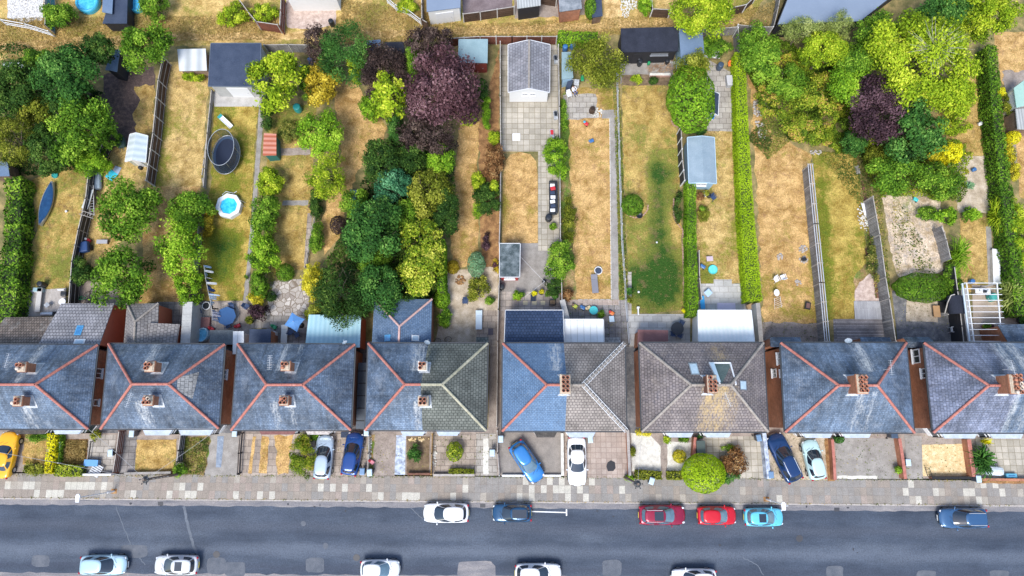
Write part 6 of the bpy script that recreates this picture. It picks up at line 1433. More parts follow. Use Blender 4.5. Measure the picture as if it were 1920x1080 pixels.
# ------------------------------------------------------------------ fences and walls
M_post = plain('concrete_post', (.5, .49, .46), .8)
M_panel_dark = tiles('dark_brown_panel', (.075, .045, .03), (.12, .075, .05), (.02, .014, .01), 4.0, .14, .014, .85, .3, grain=.3)
M_panel_red = tiles('red_brown_panel', (.16, .055, .035), (.22, .085, .055), (.04, .015, .01), 4.0, .14, .014, .85, .3, grain=.3)
M_panel_grey = tiles('grey_weathered_panel', (.2, .19, .185), (.31, .30, .29), (.07, .065, .06), .14, 4.0, .014, .85, .3, grain=.3, offset=0)
M_rail = speckled('weathered_rail', [(.3, (.32, .29, .26)), (.7, (.5, .47, .43))], 3, 6, grain=.2)
M_golden = plain('golden_timber', (.5, .3, .09), .7)
def fence(pts, h, label, panel=M_panel_dark, post=M_post, bay=1.83, style='panel', cat='fence', name='fence', cap=True, z0=0.0, group=None, top=True):
 w = [Vector(P(a, b, h if top else 0)) for a, b in pts]; t = thing(name, label, cat, (w[0].x, w[0].y, 0), group)
 for a, b in zip(w[:-1], w[1:]):
  L = (b - a).length; n = max(1, round(L / bay)); d = (b - a).normalized(); s = Vector((-d.y, d.x))
  for i in range(n):
   p, q = a.lerp(b, i / n) + d * .05, a.lerp(b, (i + 1) / n) - d * .05; m = MB()
   if style == 'panel':
    k = max(4, int(h / .2))
    for j in range(k): m.beam((p.x + s.x * .008 * (j % 2), p.y + s.y * .008 * (j % 2), .06 + (h - .12) * (j + .5) / k), (q.x + s.x * .008 * (j % 2), q.y + s.y * .008 * (j % 2), .06 + (h - .12) * (j + .5) / k), .035, (h - .12) / k + .01)
    if cap: m.beam((p.x, p.y, h - .035), (q.x, q.y, h - .035), .075, .045, 1)
    for z in (.25, h * .5, h - .25): m.beam((p.x + s.x * .035, p.y + s.y * .035, z), (q.x + s.x * .035, q.y + s.y * .035, z), .03, .05, 1)
    m.build('panel', [panel, M_rail], t)
   elif style == 'rail':
    for z in (.25, h * .5, h - .06): m.beam((p.x, p.y, z), (q.x, q.y, z), .05, .09)
    m.build('rails', panel, t)
   elif style == 'picket':
    for z in (.3, h - .25): m.beam((p.x, p.y, z), (q.x, q.y, z), .04, .07)
    k = int((q - p).length / .14)
    for j in range(k): c = p.lerp(q, (j + .5) / k); m.beam((c.x, c.y, .05), (c.x, c.y, h), .08, .03)
    m.build('pickets', panel, t)
   elif style == 'trellis':
    for o_ in (-.22, .0, .22): m.beam((p.x + s.x * o_, p.y + s.y * o_, h), (q.x + s.x * o_, q.y + s.y * o_, h), .06, .06)
    m.beam((p.x, p.y, h * .5), (q.x, q.y, h * .5), .03, h - .1, 1); m.build('panel', [M_alu, M_panel_grey], t)
   elif style == 'wire':
    for z in (.1, h * .45, h - .03): m.tube((p.x, p.y, z), (q.x, q.y, z), .02, n=5)
    m.beam((p.x, p.y, .1), (q.x, q.y, .1), .04, .2); m.build('wire', M_alu, t)
  for i in range(n + 1):
   p = a.lerp(b, i / n); m = MB(); m.obox(p, .1, .1, -.05, h + .06, math.atan2(d.y, d.x));
   if style == 'trellis': m.beam((p.x - s.x * .3, p.y - s.y * .3, h + .05), (p.x + s.x * .3, p.y + s.y * .3, h + .05), .07, .05)
   m.build('post', post, t)
 return t
def wall(pts, h, th, label, mat=M_brick, coping=None, name='garden_wall', top=True):
 w = [Vector(P(a, b, h if top else 0)) for a, b in pts]; t = thing(name, label, 'wall', (w[0].x, w[0].y, 0)); m = MB(); c = MB()
 L_, R_ = [], []
 for i, p in enumerate(w):
  d = ((w[min(i + 1, len(w) - 1)] - w[max(i - 1, 0)])).normalized(); s = Vector((-d.y, d.x)) * th / 2; L_.append(p + s); R_.append(p - s)
 m.prism([(p.x, p.y) for p in L_ + R_[::-1]], -.02, h - .06); m.build('brickwork' if mat in (M_brick, M_brick_dark) else 'wall_body', mat, t)
 for i in range(len(w) - 1):
  a, b = w[i], w[i + 1]; n = max(1, round((b - a).length / .6)); d = (b - a).normalized()
  for k in range(n): p, q = a.lerp(b, k / n) + d * .006, a.lerp(b, (k + 1) / n) - d * .006; c.beam((p.x, p.y, h - .03), (q.x, q.y, h - .03), th + .06, .06)
 c.build('coping', coping or M_kerb, t); return t
F = fence
F([(196, 262), (166, 318), (160, 372), (146, 430), (134, 490), (128, 570)], 1.7, 'black boarded fence behind the leaning white sheet', M_timber_black, M_panel_grey)
F([(305, 106), (296, 150), (286, 250), (273, 338)], 1.9, 'dark brown panel fence with pale rails beside the greenhouse', M_panel_dark)
F([(396, 168), (388, 250), (381, 350)], .7, 'low weathered fence between the long straw lawn and the trampoline lawn', M_panel_grey, M_panel_grey)
F([(372, 420), (362, 500), (356, 560)], 1.2, 'grey fence half lost in shrubs above the washing line', M_panel_grey, M_panel_grey)
F([(495, 84), (540, 83), (578, 84)], 1.6, 'grey fence with white posts at the lane behind the lime acer tree', M_panel_grey)
F([(590, 400), (580, 450), (571, 500)], .8, 'low thin fence on the brown path edge', M_rail, M_rail, style='rail')
F([(938, 78), (938, 180), (939, 280), (938, 380), (936, 455)], 1.5, 'thin concrete posted fence left of the slab patio', M_panel_dark)
F([(936, 520), (934, 580), (933, 640), (931, 800)], 1.5, 'thin pale fence beside the gravel garden and alley', M_panel_grey, M_rail)
F([(1047, 84), (1049, 200), (1050, 330), (1051, 450)], 1.5, 'thin concrete posted fence right of the slab patio', M_panel_grey)
F([(1052, 450), (1053, 520), (1054, 582)], 1.5, 'rusty thin fence beside the fruiting green shrub', M_panel_red, M_rail)
F([(1158, 112), (1160, 200), (1164, 330), (1168, 450), (1175, 560), (1182, 645)], 1.0, 'long low pale wire fence between two lawns', M_alu, M_post, style='wire')
F([(1277, 238), (1280, 300), (1284, 338)], 1.8, 'black panel fence with white posts beside the summerhouse', M_timber_black, WHITE, bay=1.4)
F([(1311, 470), (1312, 520), (1316, 560)], 1.4, 'short grey fence beside the clipped hedge end', M_panel_grey, M_rail)
F([(1519, 308), (1530, 420), (1541, 530), (1551, 640)], 1.9, 'long slatted trellis fence between rust lawn and green lawn', M_alu, M_rail, style='trellis')
F([(1637, 368), (1650, 440), (1661, 520), (1668, 560), (1680, 640)], 1.9, 'long weathered grey fence beside the gravel plot', M_panel_grey, M_rail)
F([(1766, 424), (1775, 450), (1783, 485)], 1.6, 'curved screen of grey slates beside the bamboo', M_panel_grey, M_panel_grey, bay=.9)
F([(1790, 500), (1796, 545), (1808, 645)], 1.9, 'black boarded fence beside the curved arbour', M_timber_black, M_timber_black)
F([(840, 72), (900, 68), (960, 68), (1044, 68)], 1.6, 'red brown panel fence with pale posts along the lane', M_panel_red)
F([(1320, 54), (1350, 53), (1384, 50)], 1.6, 'grey lane fence right of the black workshop', M_panel_grey)
F([(1384, 46), (1420, 50), (1450, 50)], 1.4, 'white topped fence at the bramble bank', M_panel_grey, WHITE)
F([(1384, 52), (1388, 96)], 1.8, 'short grey fence with white stay above the long clipped hedge', M_panel_grey, WHITE)
F([(0, 36), (45, 44), (90, 58)], 1.2, 'white post and rail fence below the rubble yard', WHITE, WHITE, style='rail')
F([(83, -20), (84, 30), (84, 46)], 1.8, 'teal painted panel fence', plain('teal_paint', (.05, .25, .33), .6), M_panel_grey)
F([(443, -8), (465, 22), (480, 40), (520, 46)], 1.7, 'leaning brown fence round the yellow green bush', M_panel_red, M_rail)
F([(527, -10), (524, 48)], 1.7, 'red brown fence left of the pink gravel yard', M_panel_red, M_panel_red)
F([(724, -6), (740, 8), (765, 18), (788, 36)], 1.2, 'white railing fence beyond the lane', WHITE, WHITE, style='rail')
F([(790, -20), (791, 36), (801, 42)], 1.8, 'brown fence against the white walled garage', M_panel_dark, M_panel_dark)
F([(868, 26), (900, 22), (964, 12)], 1.6, 'dark brown panels with pale posts round the purple yard', M_panel_dark, M_post)
F([(1014, -10), (1044, -5)], 1.7, 'brown gate fence between two outbuildings', M_panel_dark, M_post)
F([(1222, -4), (1224, 16), (1258, 18)], 1.6, 'dark fence left of the yellow green lane tree', M_panel_dark, WHITE)
F([(1372, 14), (1400, 8), (1420, -10)], 1.6, 'dark fence with white posts right of the yellow green lane tree', M_panel_dark, WHITE)
F([(1468, -40), (1460, 12), (1452, 46)], 1.5, 'fence beside the grey flat roofed hall', M_panel_grey, M_rail)
# front gardens
F([(223, 808), (217, 850), (211, 887)], 1.1, 'dark red board fence between two front gardens', M_panel_red, M_panel_red)
F([(338, 814), (334, 845), (331, 866)], 1.2, 'black board fence beside the straw front lawn', M_timber_black, M_timber_black)
F([(450, 812), (447, 850), (445, 888)], .9, 'dark rail fence beside the drive with the blue strip', M_timber_black, M_timber_black, style='rail')
F([(690, 815), (690, 850), (688, 885)], .9, 'low rail fence right of the dark blue hatchback', M_rail, M_rail, style='rail')
F([(810, 814), (809, 850), (808, 890)], .9, 'golden timber fence between two front gardens', M_golden, M_golden, style='picket')
F([(112, 830), (109, 868)], .6, 'short white edging rail beside the low dark hedge', WHITE, WHITE, style='rail')
F([(168, 828), (163, 862)], .5, 'short pale timber edging of the overgrown frame', M_rail, M_rail, style='rail')
F([(932, 808), (933, 850), (936, 892)], 1.0, 'thin post and rail fence left of the tarmac drive', M_rail, M_post, style='rail')
W_ = wall
W_([(1054, 812), (1055, 892)], .7, .2, 'low white capped wall between tarmac drive and pink slab drive', M_render_white, M_gravel_white)
W_([(1177, 806), (1181, 892)], .8, .2, 'low wall between the pink slab drive and the white gravel', M_brick, M_kerb)
W_([(1304, 820), (1301, 856)], .9, .22, 'short terracotta wall beside the black wheelie bin', M_brick, M_terra)
W_([(1433, 812), (1438, 856), (1442, 898)], 1.0, .3, 'pale blue painted wall beside the navy estate car', M_painted_blue, M_painted_blue)
W_([(1561, 824), (1564, 862), (1566, 900)], .8, .2, 'red brick wall with white blocks between brown bed and concrete pad', M_brick, M_terra)
W_([(1687, 822), (1693, 860), (1698, 898)], .9, .22, 'red brick wall between the concrete pad and the golden gravel', M_brick, M_terra)
W_([(1817, 824), (1822, 860), (1827, 894)], .9, .3, 'red brick wall beside the palm', M_brick, M_terra)
W_([(232, 888), (320, 886)], .5, .15, 'low wall before the straw front lawn', M_brick_dark, M_conc)
W_([(764, 889), (806, 889)], .5, .15, 'low dark wall before the bare bed', M_brick_dark, M_brick_dark)
W_([(812, 891), (890, 891)], .5, .15, 'low dark wall before the paved front garden', M_brick_dark, M_kerb)
W_([(941, 892), (1000, 892)], .35, .12, 'low white kerb wall left of the angled blue car', M_render_white, M_render_white)
W_([(1020, 892), (1052, 892)], .35, .12, 'low white kerb wall right of the angled blue car', M_render_white, M_render_white)
W_([(1748, 896), (1822, 896)], .6, .18, 'low black topped wall before the golden gravel', M_brick_dark, M_black)
W_([(1838, 899), (1990, 901)], .6, .18, 'low wall with a grey pier before the pale slab garden', M_brick_dark, M_brick)
W_([(152, 890), (208, 890)], .6, .12, 'low white edging wall before the leaning pallet', M_render_white, M_render_white)
W_([(352, 566), (347, 648)], 2.4, .85, 'broad grey rendered wall beside the decking yard', M_render_grey, M_render_grey)
W_([(1807, 540), (1812, 580), (1820, 645)], 1.0, .5, 'low rendered block wall beside the white pergola', M_render_grey, M_conc_pale)
W_([(1421, 568), (1424, 600), (1428, 650)], 1.8, .35, 'grey slab wall beside the white ribbed conservatory', M_render_grey, M_conc)
W_([(1054, 562), (1064, 600)], 1.5, .45, 'sloping pale slab wall left of the white roof panels', M_conc_pale, M_conc_pale)
def edging(pts, label, mat=M_brick, w=.11, h=.1, step=.24, name='lawn_edging'):
 wv = [Vector(P(*p)) for p in pts]; m = MB()
 for a, b in zip(wv[:-1], wv[1:]):
  n = max(1, int((b - a).length / step)); d = (b - a).normalized()
  for i in range(n): c = a.lerp(b, (i + .5) / n); m.obox(c, step * .86, w, 0, h + .02 * (i % 2), math.atan2(d.y, d.x))
 return tag(m.build(name, mat), label, 'edging')
M_pinkbrick = speckled('pink_brick', [(.3, (.36, .2, .15)), (.7, (.55, .36, .3))], 3, 5, grain=.3)
edging([(1263, 372), (1262, 395), (1266, 415), (1280, 432), (1280, 470), (1283, 588)], 'curved run of pink edging bricks beside the clipped hedge', M_pinkbrick)
edging([(1174, 402), (1190, 409), (1205, 405), (1214, 394), (1215, 384)], 'arc of edging bricks round the clipped bush', M_pinkbrick)
edging([(1258, 226), (1262, 235), (1272, 240)], 'short brick edging below the bay tree', M_pinkbrick)
edging([(1143, 222), (1146, 562)], 'white stone edging along the concrete path', M_gravel_white, .06, .06, .5)
edging([(1083, 562), (1145, 562)], 'pale stone edging at the end of the straw lawn', M_kerb, .1, .06, .5)
edging([(1616, 340), (1626, 400), (1634, 470), (1644, 560)], 'broken brick edging between green lawn and rubble strip', M_brick_dark, .25, .15, .5)
edging([(383, 352), (379, 330), (390, 250), (394, 200)], 'timber edging beside the trampoline lawn', M_rail, .08, .12, .9)

# ------------------------------------------------------------------ cars
M_tyre = plain('tyre_rubber', (.02, .02, .022), .85)
M_rim = plain('alloy_rim', (.45, .46, .48), .3, .6)
M_carglass = glass('car_glass', (.012, .022, .035), .06)
M_carglass_pale = glass('pale_windscreen', (.10, .17, .22), .07)
M_lampw = plain('headlamp', (.7, .72, .75), .15)
M_lampr = plain('tail_lamp', (.4, .015, .03), .2)
M_plastic = plain('black_trim', (.018, .018, .02), .55)
M_platew = plain('white_number_plate', (.75, .75, .72), .4); M_platey = plain('yellow_number_plate', (.75, .6, .08), .4)
def paint(name, c, metal=.25, rough=.28):
 return plain('paint_' + name, c, rough, metal, .03, 2, .5, .5)
def sgn(v): return -1 if v < 0 else 1
def car(name, label, L, W, H, style, pm, loc_px, heading, roofglass=None, rails=False, glassm=None, name2=None):
 t = thing('parked_car', label, 'car', (0, 0, 0), 'cars parked along the road and on the drives')
 glassm = glassm or M_carglass; hw = W / 2
 XS = [-.5, -.488, -.465, -.42, -.33, -.18, 0, .18, .30, .38, .44, .475, .492, .5]
 WF = [.60, .76, .88, .955, .99, 1, 1, 1, .98, .945, .875, .765, .65, .5]
 if style == 'saloon': TZ = [.66, .84, .93, .97, .985, .99, .98, .96, .93, .885, .82, .74, .66, .56]
 elif style in ('suv', 'mpv'): TZ = [.7, .9, 1.0, 1.04, 1.05, 1.04, 1.02, 1.0, .97, .94, .88, .8, .7, .6]
 else: TZ = [.66, .84, .93, .96, .97, .965, .95, .935, .90, .86, .79, .71, .63, .54]
 if H > 1.55: TZ = [z * 1.06 for z in TZ]
 BZ = [.42, .34, .28, .24, .2, .19, .19, .19, .2, .22, .26, .3, .34, .4]
 prof = [(0, 0), (.82, 0), (.95, .10), (1.0, .36), (1.0, .62), (.975, .82), (.90, .95), (.74, 1.0), (.4, 1.018), (0, 1.022)]
 vs = []; n = len(prof)
 for x, w, tz, bz in zip(XS, WF, TZ, BZ):
  bow = 0
  for s_ in (1, -1):
   for (a, b) in (prof if s_ > 0 else prof[::-1]):
    vs.append((x * L - .06 * L * (a ** 3) * (1 if abs(x) > .47 else 0) * sgn(x) * .5, s_ * a * w * hw, bz + (tz - bz) * b))
 k = 2 * n; fs = []
 for i in range(len(XS) - 1):
  for j in range(k): fs.append((i * k + j, i * k + (j + 1) % k, (i + 1) * k + (j + 1) % k, (i + 1) * k + j))
 m = MB(); m.add(vs, fs, 0, True); m.poly(vs[:k][::-1], 0, True); m.poly(vs[-k:], 0, True)
 bm = bmesh.new(); me = bpy.data.meshes.new('body'); me.from_pydata(m.v, [], m.f); bm.from_mesh(me); bmesh.ops.remove_doubles(bm, verts=bm.verts, dist=.001); bmesh.ops.recalc_face_normals(bm, faces=bm.faces)
 for f in bm.faces: f.smooth = True
 bm.to_mesh(me); bm.free(); me.materials.append(pm); body = link_mesh('body', me, t); md = body.modifiers.new('sub', 'SUBSURF'); md.levels = md.render_levels = 1
 # greenhouse: superelliptic shell from belt to roof
 q = {'hatch': (-.455, .245, -.385, .015), 'saloon': (-.37, .225, -.225, .02), 'suv': (-.475, .235, -.42, .09), 'mpv': (-.48, .27, -.42, .05), 'estate': (-.475, .21, -.37, .0)}[style]
 zb = .90 if style not in ('suv', 'mpv') else .97
 if H > 1.55: zb *= 1.06
 def ring(v, off=0.0, N=48):
  e = v ** .92; x0 = q[0] + (q[2] - q[0]) * e; x1 = q[1] + (q[3] - q[1]) * e; cx = (x0 + x1) / 2 * L; a = (x1 - x0) / 2 * L + off; b = hw * (.905 - .21 * v - .03 * v * v) + off; z = zb + (H - .05 - zb) * v + off * .6
  return cx, a, b, z
 def pt(v, th, off=0.0):
  cx, a, b, z = ring(v, off); n_ = 4.2; c, s = math.cos(th), math.sin(th)
  x = cx + a * sgn(c) * abs(c) ** (2 / n_) * (1 - .0 * abs(s)); y = b * sgn(s) * abs(s) ** (2 / n_)
  # plan narrows toward front and back
  y *= 1 - .10 * max(0, (x - cx) / a) ** 2 - .08 * max(0, -(x - cx) / a) ** 2
  x += (.05 * L * (1 - (y / b) ** 2) * .35) * (1 if c > .0 else 0) * max(0, (x - cx) / a) ** 4
  return (x, y, z)
 N = 48; vv = [0, .3, .6, .85, 1]; vs = []; fs = []
 for v in vv: vs += [pt(v, 2 * math.pi * i / N) for i in range(N)]
 cx, a, b, z = ring(1)
 for sc, dz in ((.93, .028), (.75, .042), (.45, .05), (.02, .052)):
  vs += [(cx + (x - cx) * sc, y * sc, z + dz) for x, y, z_ in [pt(1, 2 * math.pi * i / N) for i in range(N)]]
 for j in range(len(vv) + 3):
  for i in range(N): fs.append((j * N + i, j * N + (i + 1) % N, (j + 1) * N + (i + 1) % N, (j + 1) * N + i))
 m = MB(); m.add(vs, fs, 0, True); m.build('cabin', pm, t)
 def win(nm, t0, t1, v0, v1, mat=glassm, sk=0.0):
  g = MB(); nu, nv = 12, 5; vs = []
  for j in range(nv + 1):
   for i in range(nu + 1): vs.append(pt(v0 + (v1 - v0) * j / nv, t0 + (t1 - t0) * i / nu + sk * j / nv, .012))
  g.add(vs, [(j * (nu + 1) + i, j * (nu + 1) + i + 1, (j + 1) * (nu + 1) + i + 1, (j + 1) * (nu + 1) + i) for j in range(nv) for i in range(nu)], 0, True)
  return g.build(nm, mat, t)
 win('windscreen', R(-43), R(43), .05, .95); win('rear_window', R(141), R(219), .22 if style != 'saloon' else .05, .93)
 for s_ in (1, -1):
  for a0, a1 in ((50, 88), (92, 128)): win('side_window', R(a0) * s_, R(a1) * s_, .12, .90)
 if roofglass:
  g = MB(); cx, a, b, z = ring(1); f0, f1 = roofglass; g.poly([(cx + a * f0, -b * .68, z + .056), (cx + a * f1, -b * .68, z + .05), (cx + a * f1, b * .68, z + .05), (cx + a * f0, b * .68, z + .056)]); g.prism([(cx + a * f0, -b * .68), (cx + a * f1, -b * .68), (cx + a * f1, b * .68), (cx + a * f0, b * .68)], z + .02, z + .054); g.build('sunroof', M_carglass, t)
 if rails:
  for s_ in (1, -1):
   g = MB(); cx, a, b, z = ring(1); g.tube((cx - a * .85, s_ * b * .86, z + .07), (cx + a * .8, s_ * b * .86, z + .07), .022, n=6); g.tube((cx - a * .85, s_ * b * .86, z), (cx - a * .85, s_ * b * .86, z + .07), .02, n=6); g.tube((cx + a * .8, s_ * b * .86, z), (cx + a * .8, s_ * b * .86, z + .07), .02, n=6); g.build('roof_rail', M_alu, t)
 wr = .31 if H < 1.55 else .35
 for sx in (-1, 1):
  for s_ in (-1, 1):
   cx = (.31 if sx > 0 else -.30) * L; y = s_ * (hw - .10); g = MB(); g.tube((cx, y - s_ * .1, wr), (cx, y + s_ * .112, wr), wr, n=22); wh = g.build('wheel', M_tyre, t)
   g = MB(); g.tube((cx, y + s_ * .09, wr), (cx, y + s_ * .12, wr), wr * .62, n=16); g.build('rim', M_rim, wh)
   # dark arch lip
 for s_ in (-1, 1):
  g = MB(); g.ball((L * .437, s_ * hw * .70, .66 if H < 1.55 else .74), .17, .11, .06, 12, 6); g.build('headlight', M_lampw, t)
  g = MB(); g.ball((-L * .478, s_ * hw * .76, .82 if H < 1.55 else .9), .09, .12, .12, 10, 6); g.build('tail_light', M_lampr, t)
  g = MB(); mx = (q[1] - .06) * L; g.ball((mx, s_ * (hw + .07), zb + .06), .07, .10, .075, 10, 6); g.tube((mx, s_ * (hw - .1), zb), (mx, s_ * (hw + .04), zb + .04), .025, n=6); g.build('wing_mirror', pm, t)
  g = MB(); g.tube((q[1] * L + .06 * L, s_ * .12 * W - .3 * 0, zb + .03), (q[1] * L + .0 * L, s_ * .12 * W + .42, zb + .10), .012, n=5); g.build('wiper', M_plastic, t)
 g = MB(); g.box(L * .494, L * .502, -.26, .26, .36, .47); g.build('number_plate', M_platew, t)
 g = MB(); g.box(-L * .4995, -L * .493, -.26, .26, .52, .63); g.build('number_plate', M_platey, t)
 g = MB(); g.box(L * .478, L * .497, -.42, .42, .5, .6); g.build('grille', M_plastic, t)
 # bonnet shut line
 g = MB()
 xb = (q[1] + .012) * L
 for s_ in (-1, 1): g.tube((xb, s_ * hw * .78, TZ[8] * (1.06 if H > 1.55 and False else 1) + .012), (L * .455, s_ * hw * .60, TZ[10] + .0), .007, n=4)
 g.build('shut_line', M_plastic, t)
 px, py = loc_px; x, y = P(px, py, .85 + (RZ if py > 930 else 0)); place(t, (x, y, RZ if py > 930 else .02), R(heading)); return t
car('c', 'yellow sports car with black wheels on the drive at the left edge', 4.35, 1.86, 1.3, 'saloon', paint('yellow', (.8, .42, .01), .0), (8, 853), 84)
car('c', 'silver blue hatchback nose to the house beside the brown green shrub', 4.1, 1.72, 1.5, 'hatch', paint('silver_blue', (.42, .52, .62), .3), (606, 857), 87)
car('c', 'dark blue hatchback nose to the house next to the silver blue one', 4.05, 1.72, 1.5, 'hatch', paint('midnight_blue', (.012, .06, .24), .3, .2), (660, 851), 82)
car('c', 'bright blue car parked at an angle with its nose to the pavement', 4.2, 1.76, 1.55, 'hatch', paint('royal_blue', (.03, .2, .52), .3), (988, 866), -56, glassm=M_carglass_pale)
car('c', 'white saloon on the pink slab drive, nose toward the road', 4.55, 1.8, 1.42, 'saloon', paint('white', (.8, .8, .8), .0), (1082, 865), -90)
car('c', 'navy blue estate parked askew beside the pale blue wall', 4.75, 1.85, 1.5, 'estate', paint('navy', (.015, .05, .15), .35, .2), (1472, 858), 113, rails=True)
car('c', 'pale aqua hatchback beside the navy estate', 3.75, 1.66, 1.45, 'hatch', paint('aqua_white', (.52, .72, .72), .15), (1527, 862), 100)
car('c', 'white hatchback at the kerb, leftmost of the row nearest the houses', 4.3, 1.78, 1.5, 'hatch', paint('white', (.8, .8, .8), .0), (836, 962), 180)
car('c', 'black blue car at the kerb beside the white bay marking', 3.7, 1.68, 1.5, 'hatch', paint('blue_black', (.02, .08, .17), .35, .2), (960, 962), 180, roofglass=(-.9, .9))
car('c', 'dark red car with black glass roof at the kerb', 4.4, 1.82, 1.55, 'hatch', paint('crimson', (.3, .012, .045), .3), (1242, 966), 0, roofglass=(-.05, .9), rails=True, glassm=M_carglass_pale)
car('c', 'small bright red hatchback between the dark red and turquoise cars', 3.65, 1.68, 1.48, 'hatch', paint('scarlet', (.58, .008, .02), .15), (1345, 967), 0, glassm=M_carglass_pale)
car('c', 'small turquoise hatchback with sunroof under the street lamp', 3.7, 1.66, 1.48, 'hatch', paint('turquoise', (.14, .56, .74), .15), (1433, 970), 0, roofglass=(0, .88), glassm=M_carglass_pale)
car('c', 'dark blue car alone at the kerb on the right', 4.5, 1.84, 1.53, 'hatch', paint('steel_blue', (.05, .13, .26), .4, .22), (1808, 972), 180, rails=True)
car('c', 'pale blue silver car on the far side of the road, leftmost', 4.3, 1.76, 1.48, 'hatch', paint('ice_blue', (.42, .6, .69), .2), (192, 1060), 0, glassm=M_carglass)
car('c', 'silver white car with sunroof on the far side of the road', 4.1, 1.74, 1.45, 'hatch', paint('silver_white', (.66, .68, .7), .2), (329, 1060), 180, roofglass=(-.1, .7))
car('c', 'white hatchback with dark side windows on the far side, near the middle', 3.65, 1.68, 1.48, 'hatch', paint('pearl_white', (.76, .78, .8), .05), (712, 1068), 0, glassm=M_carglass_pale)
car('c', 'white estate on the far side, cut by the lower picture edge', 4.3, 1.76, 1.48, 'estate', paint('white', (.8, .8, .8), .0), (1009, 1076), 0)
car('c', 'white car on the far side, only its roof edge in the picture', 4.2, 1.76, 1.48, 'hatch', paint('white', (.8, .8, .8), .0), (1302, 1086), 180)

# ------------------------------------------------------------------ street furniture and wires
def lamp(px, py, hpx, hpy, label):
 b = P3(px, py); t = thing('street_lamp', label, 'street lamp', (b.x, b.y, 0), 'street lamps on the pavement'); h = 5.2
 e = P3(hpx, hpy, h); m = MB(); m.tube(b, b + Vector((0, 0, 1.1)), .09, n=12); m.tube(b + Vector((0, 0, 1.1)), (b.x, b.y, h - .1), .055, .045, 10); m.build('column', WHITE, t)
 m = MB(); top = Vector((b.x, b.y, h - .1)); m.tube(top, (e.x, e.y, h), .035, n=8); m.build('bracket', WHITE, t)
 m = MB(); m.prism([(e.x - .16, e.y - .36), (e.x + .16, e.y - .36), (e.x + .2, e.y + .2), (e.x + .1, e.y + .36), (e.x - .1, e.y + .36), (e.x - .2, e.y + .2)], h - .06, h + .08); m.build('lantern', WHITE, t, bevel=.03)
 m = MB(); m.box(b.x - .28, b.x + .28, b.y - .22, b.y + .22, .0, .03); m.build('base_plate', M_brownbed, t)
lamp(214, 921, 146, 934, 'white street lamp leaning over the road by the overhead wire pole')
lamp(1437, 936, 1469, 949, 'white street lamp above the turquoise hatchback')
def pole(px, py, label, h=7.0):
 x, y = P(px, py, h); t = thing('telephone_pole', label, 'telephone pole', (x, y, 0), 'telephone poles on the pavement'); m = MB(); m.tube((x, y, -.05), (x, y, h), .14, .10, 10); m.build('pole', speckled('pole_timber', [(.3, (.12, .09, .07)), (.7, (.25, .2, .16))], 3, 5), t)
 m = MB(); m.lathe((x, y, h - .5), [(.16, 0), (.3, .05), (.3, .1), (.16, .12)], 12)
 for i in range(6): a = i * math.pi / 3; m.tube((x, y, h - .4), (x + .4 * math.cos(a), y + .4 * math.sin(a), h - .3), .02, n=5); m.ball((x + .4 * math.cos(a), y + .4 * math.sin(a), h - .24), .06, .06, .08, 8, 5)
 m.build('insulators', M_gutter, t); m = MB()
 for z in (3.2, 3.8, 4.4, 5.0, 5.6): m.tube((x - .3, y, z), (x + .3, y, z), .015, n=5)
 m.build('step_irons', M_metal, t); return Vector((x, y, h - .3))
p1 = pole(268, 900, 'telephone pole on the pavement before the straw front lawn'); p2 = pole(1197, 908, 'telephone pole beside the pale wheelie bin on the pavement')
def wire(a, b, sag, label):
 m = MB(); a, b = Vector(a), Vector(b); pts = [a.lerp(b, i / 14) - Vector((0, 0, 4 * sag * (i / 14) * (1 - i / 14))) for i in range(15)]; m.path(pts, .012, 5)
 tag(m.build('telephone_wire', plain('wire_grey', (.45, .45, .45), .5)), label, 'wire')
wire(p1, P3(-60, 838, 5.4), .3, 'overhead wire crossing the yellow sports car from the pole')
wire(p1, P3(410, 803, 5.3), .2, 'overhead wire from the pole to the slate pair with pale patch')
wire(p1, P3(165, 804, 5.3), .2, 'overhead wire from the pole to the slate pair at the left edge')
wire(p2, P3(1204, 809, 5.3), .2, 'overhead wire from the second pole to the brown tiled pair')

# ------------------------------------------------------------------ small things: one of each kind, then copies
def at(px, py, z=0.0, zz=None): x, y = P(px, py, z); return (x, y, 0.02 if zz is None else zz)
def mkbin(bodym, lidm, label):
 t = thing('wheelie_bin', label, 'wheelie bin', (0, 0, 0), 'wheelie bins at the houses'); m = MB()
 a, b = .22, .29; vs = [(sx * a * k, sy * b * k, z) for z, k in ((.08, .78), (1.0, 1.0)) for sx, sy in ((-1, -1), (1, -1), (1, 1), (-1, 1))]
 m.add(vs, [(3, 2, 1, 0), (4, 5, 6, 7), (0, 1, 5, 4), (1, 2, 6, 5), (2, 3, 7, 6), (3, 0, 4, 7)]); m.build('body', bodym, t, bevel=.02)
 m = MB(); m.add([(-.25, -.34, 1.0), (.25, -.34, 1.0), (.25, .33, 1.0), (-.25, .33, 1.0), (-.2, -.26, 1.09), (.2, -.26, 1.09), (.2, .25, 1.07), (-.2, .25, 1.07)], [(3, 2, 1, 0), (4, 5, 6, 7), (0, 1, 5, 4), (1, 2, 6, 5), (2, 3, 7, 6), (3, 0, 4, 7)]); l = m.build('lid', lidm, t, bevel=.03)
 for s in (-1, 1): m = MB(); m.tube((s * .24, .26, .1), (s * .30, .26, .1), .1, n=14); m.build('wheel', M_tyre, t)
 m = MB(); m.tube((-.2, .36, .98), (.2, .36, .98), .02, n=6); m.build('handle', bodym, t); return t
bin_grey = plain('bin_body', (.06, .07, .09), .5); lid_pale = plain('pale_lid', (.5, .64, .74), .4); lid_dark = plain('dark_lid', (.05, .08, .13), .4); lid_mid = plain('mid_blue_lid', (.16, .27, .42), .4)
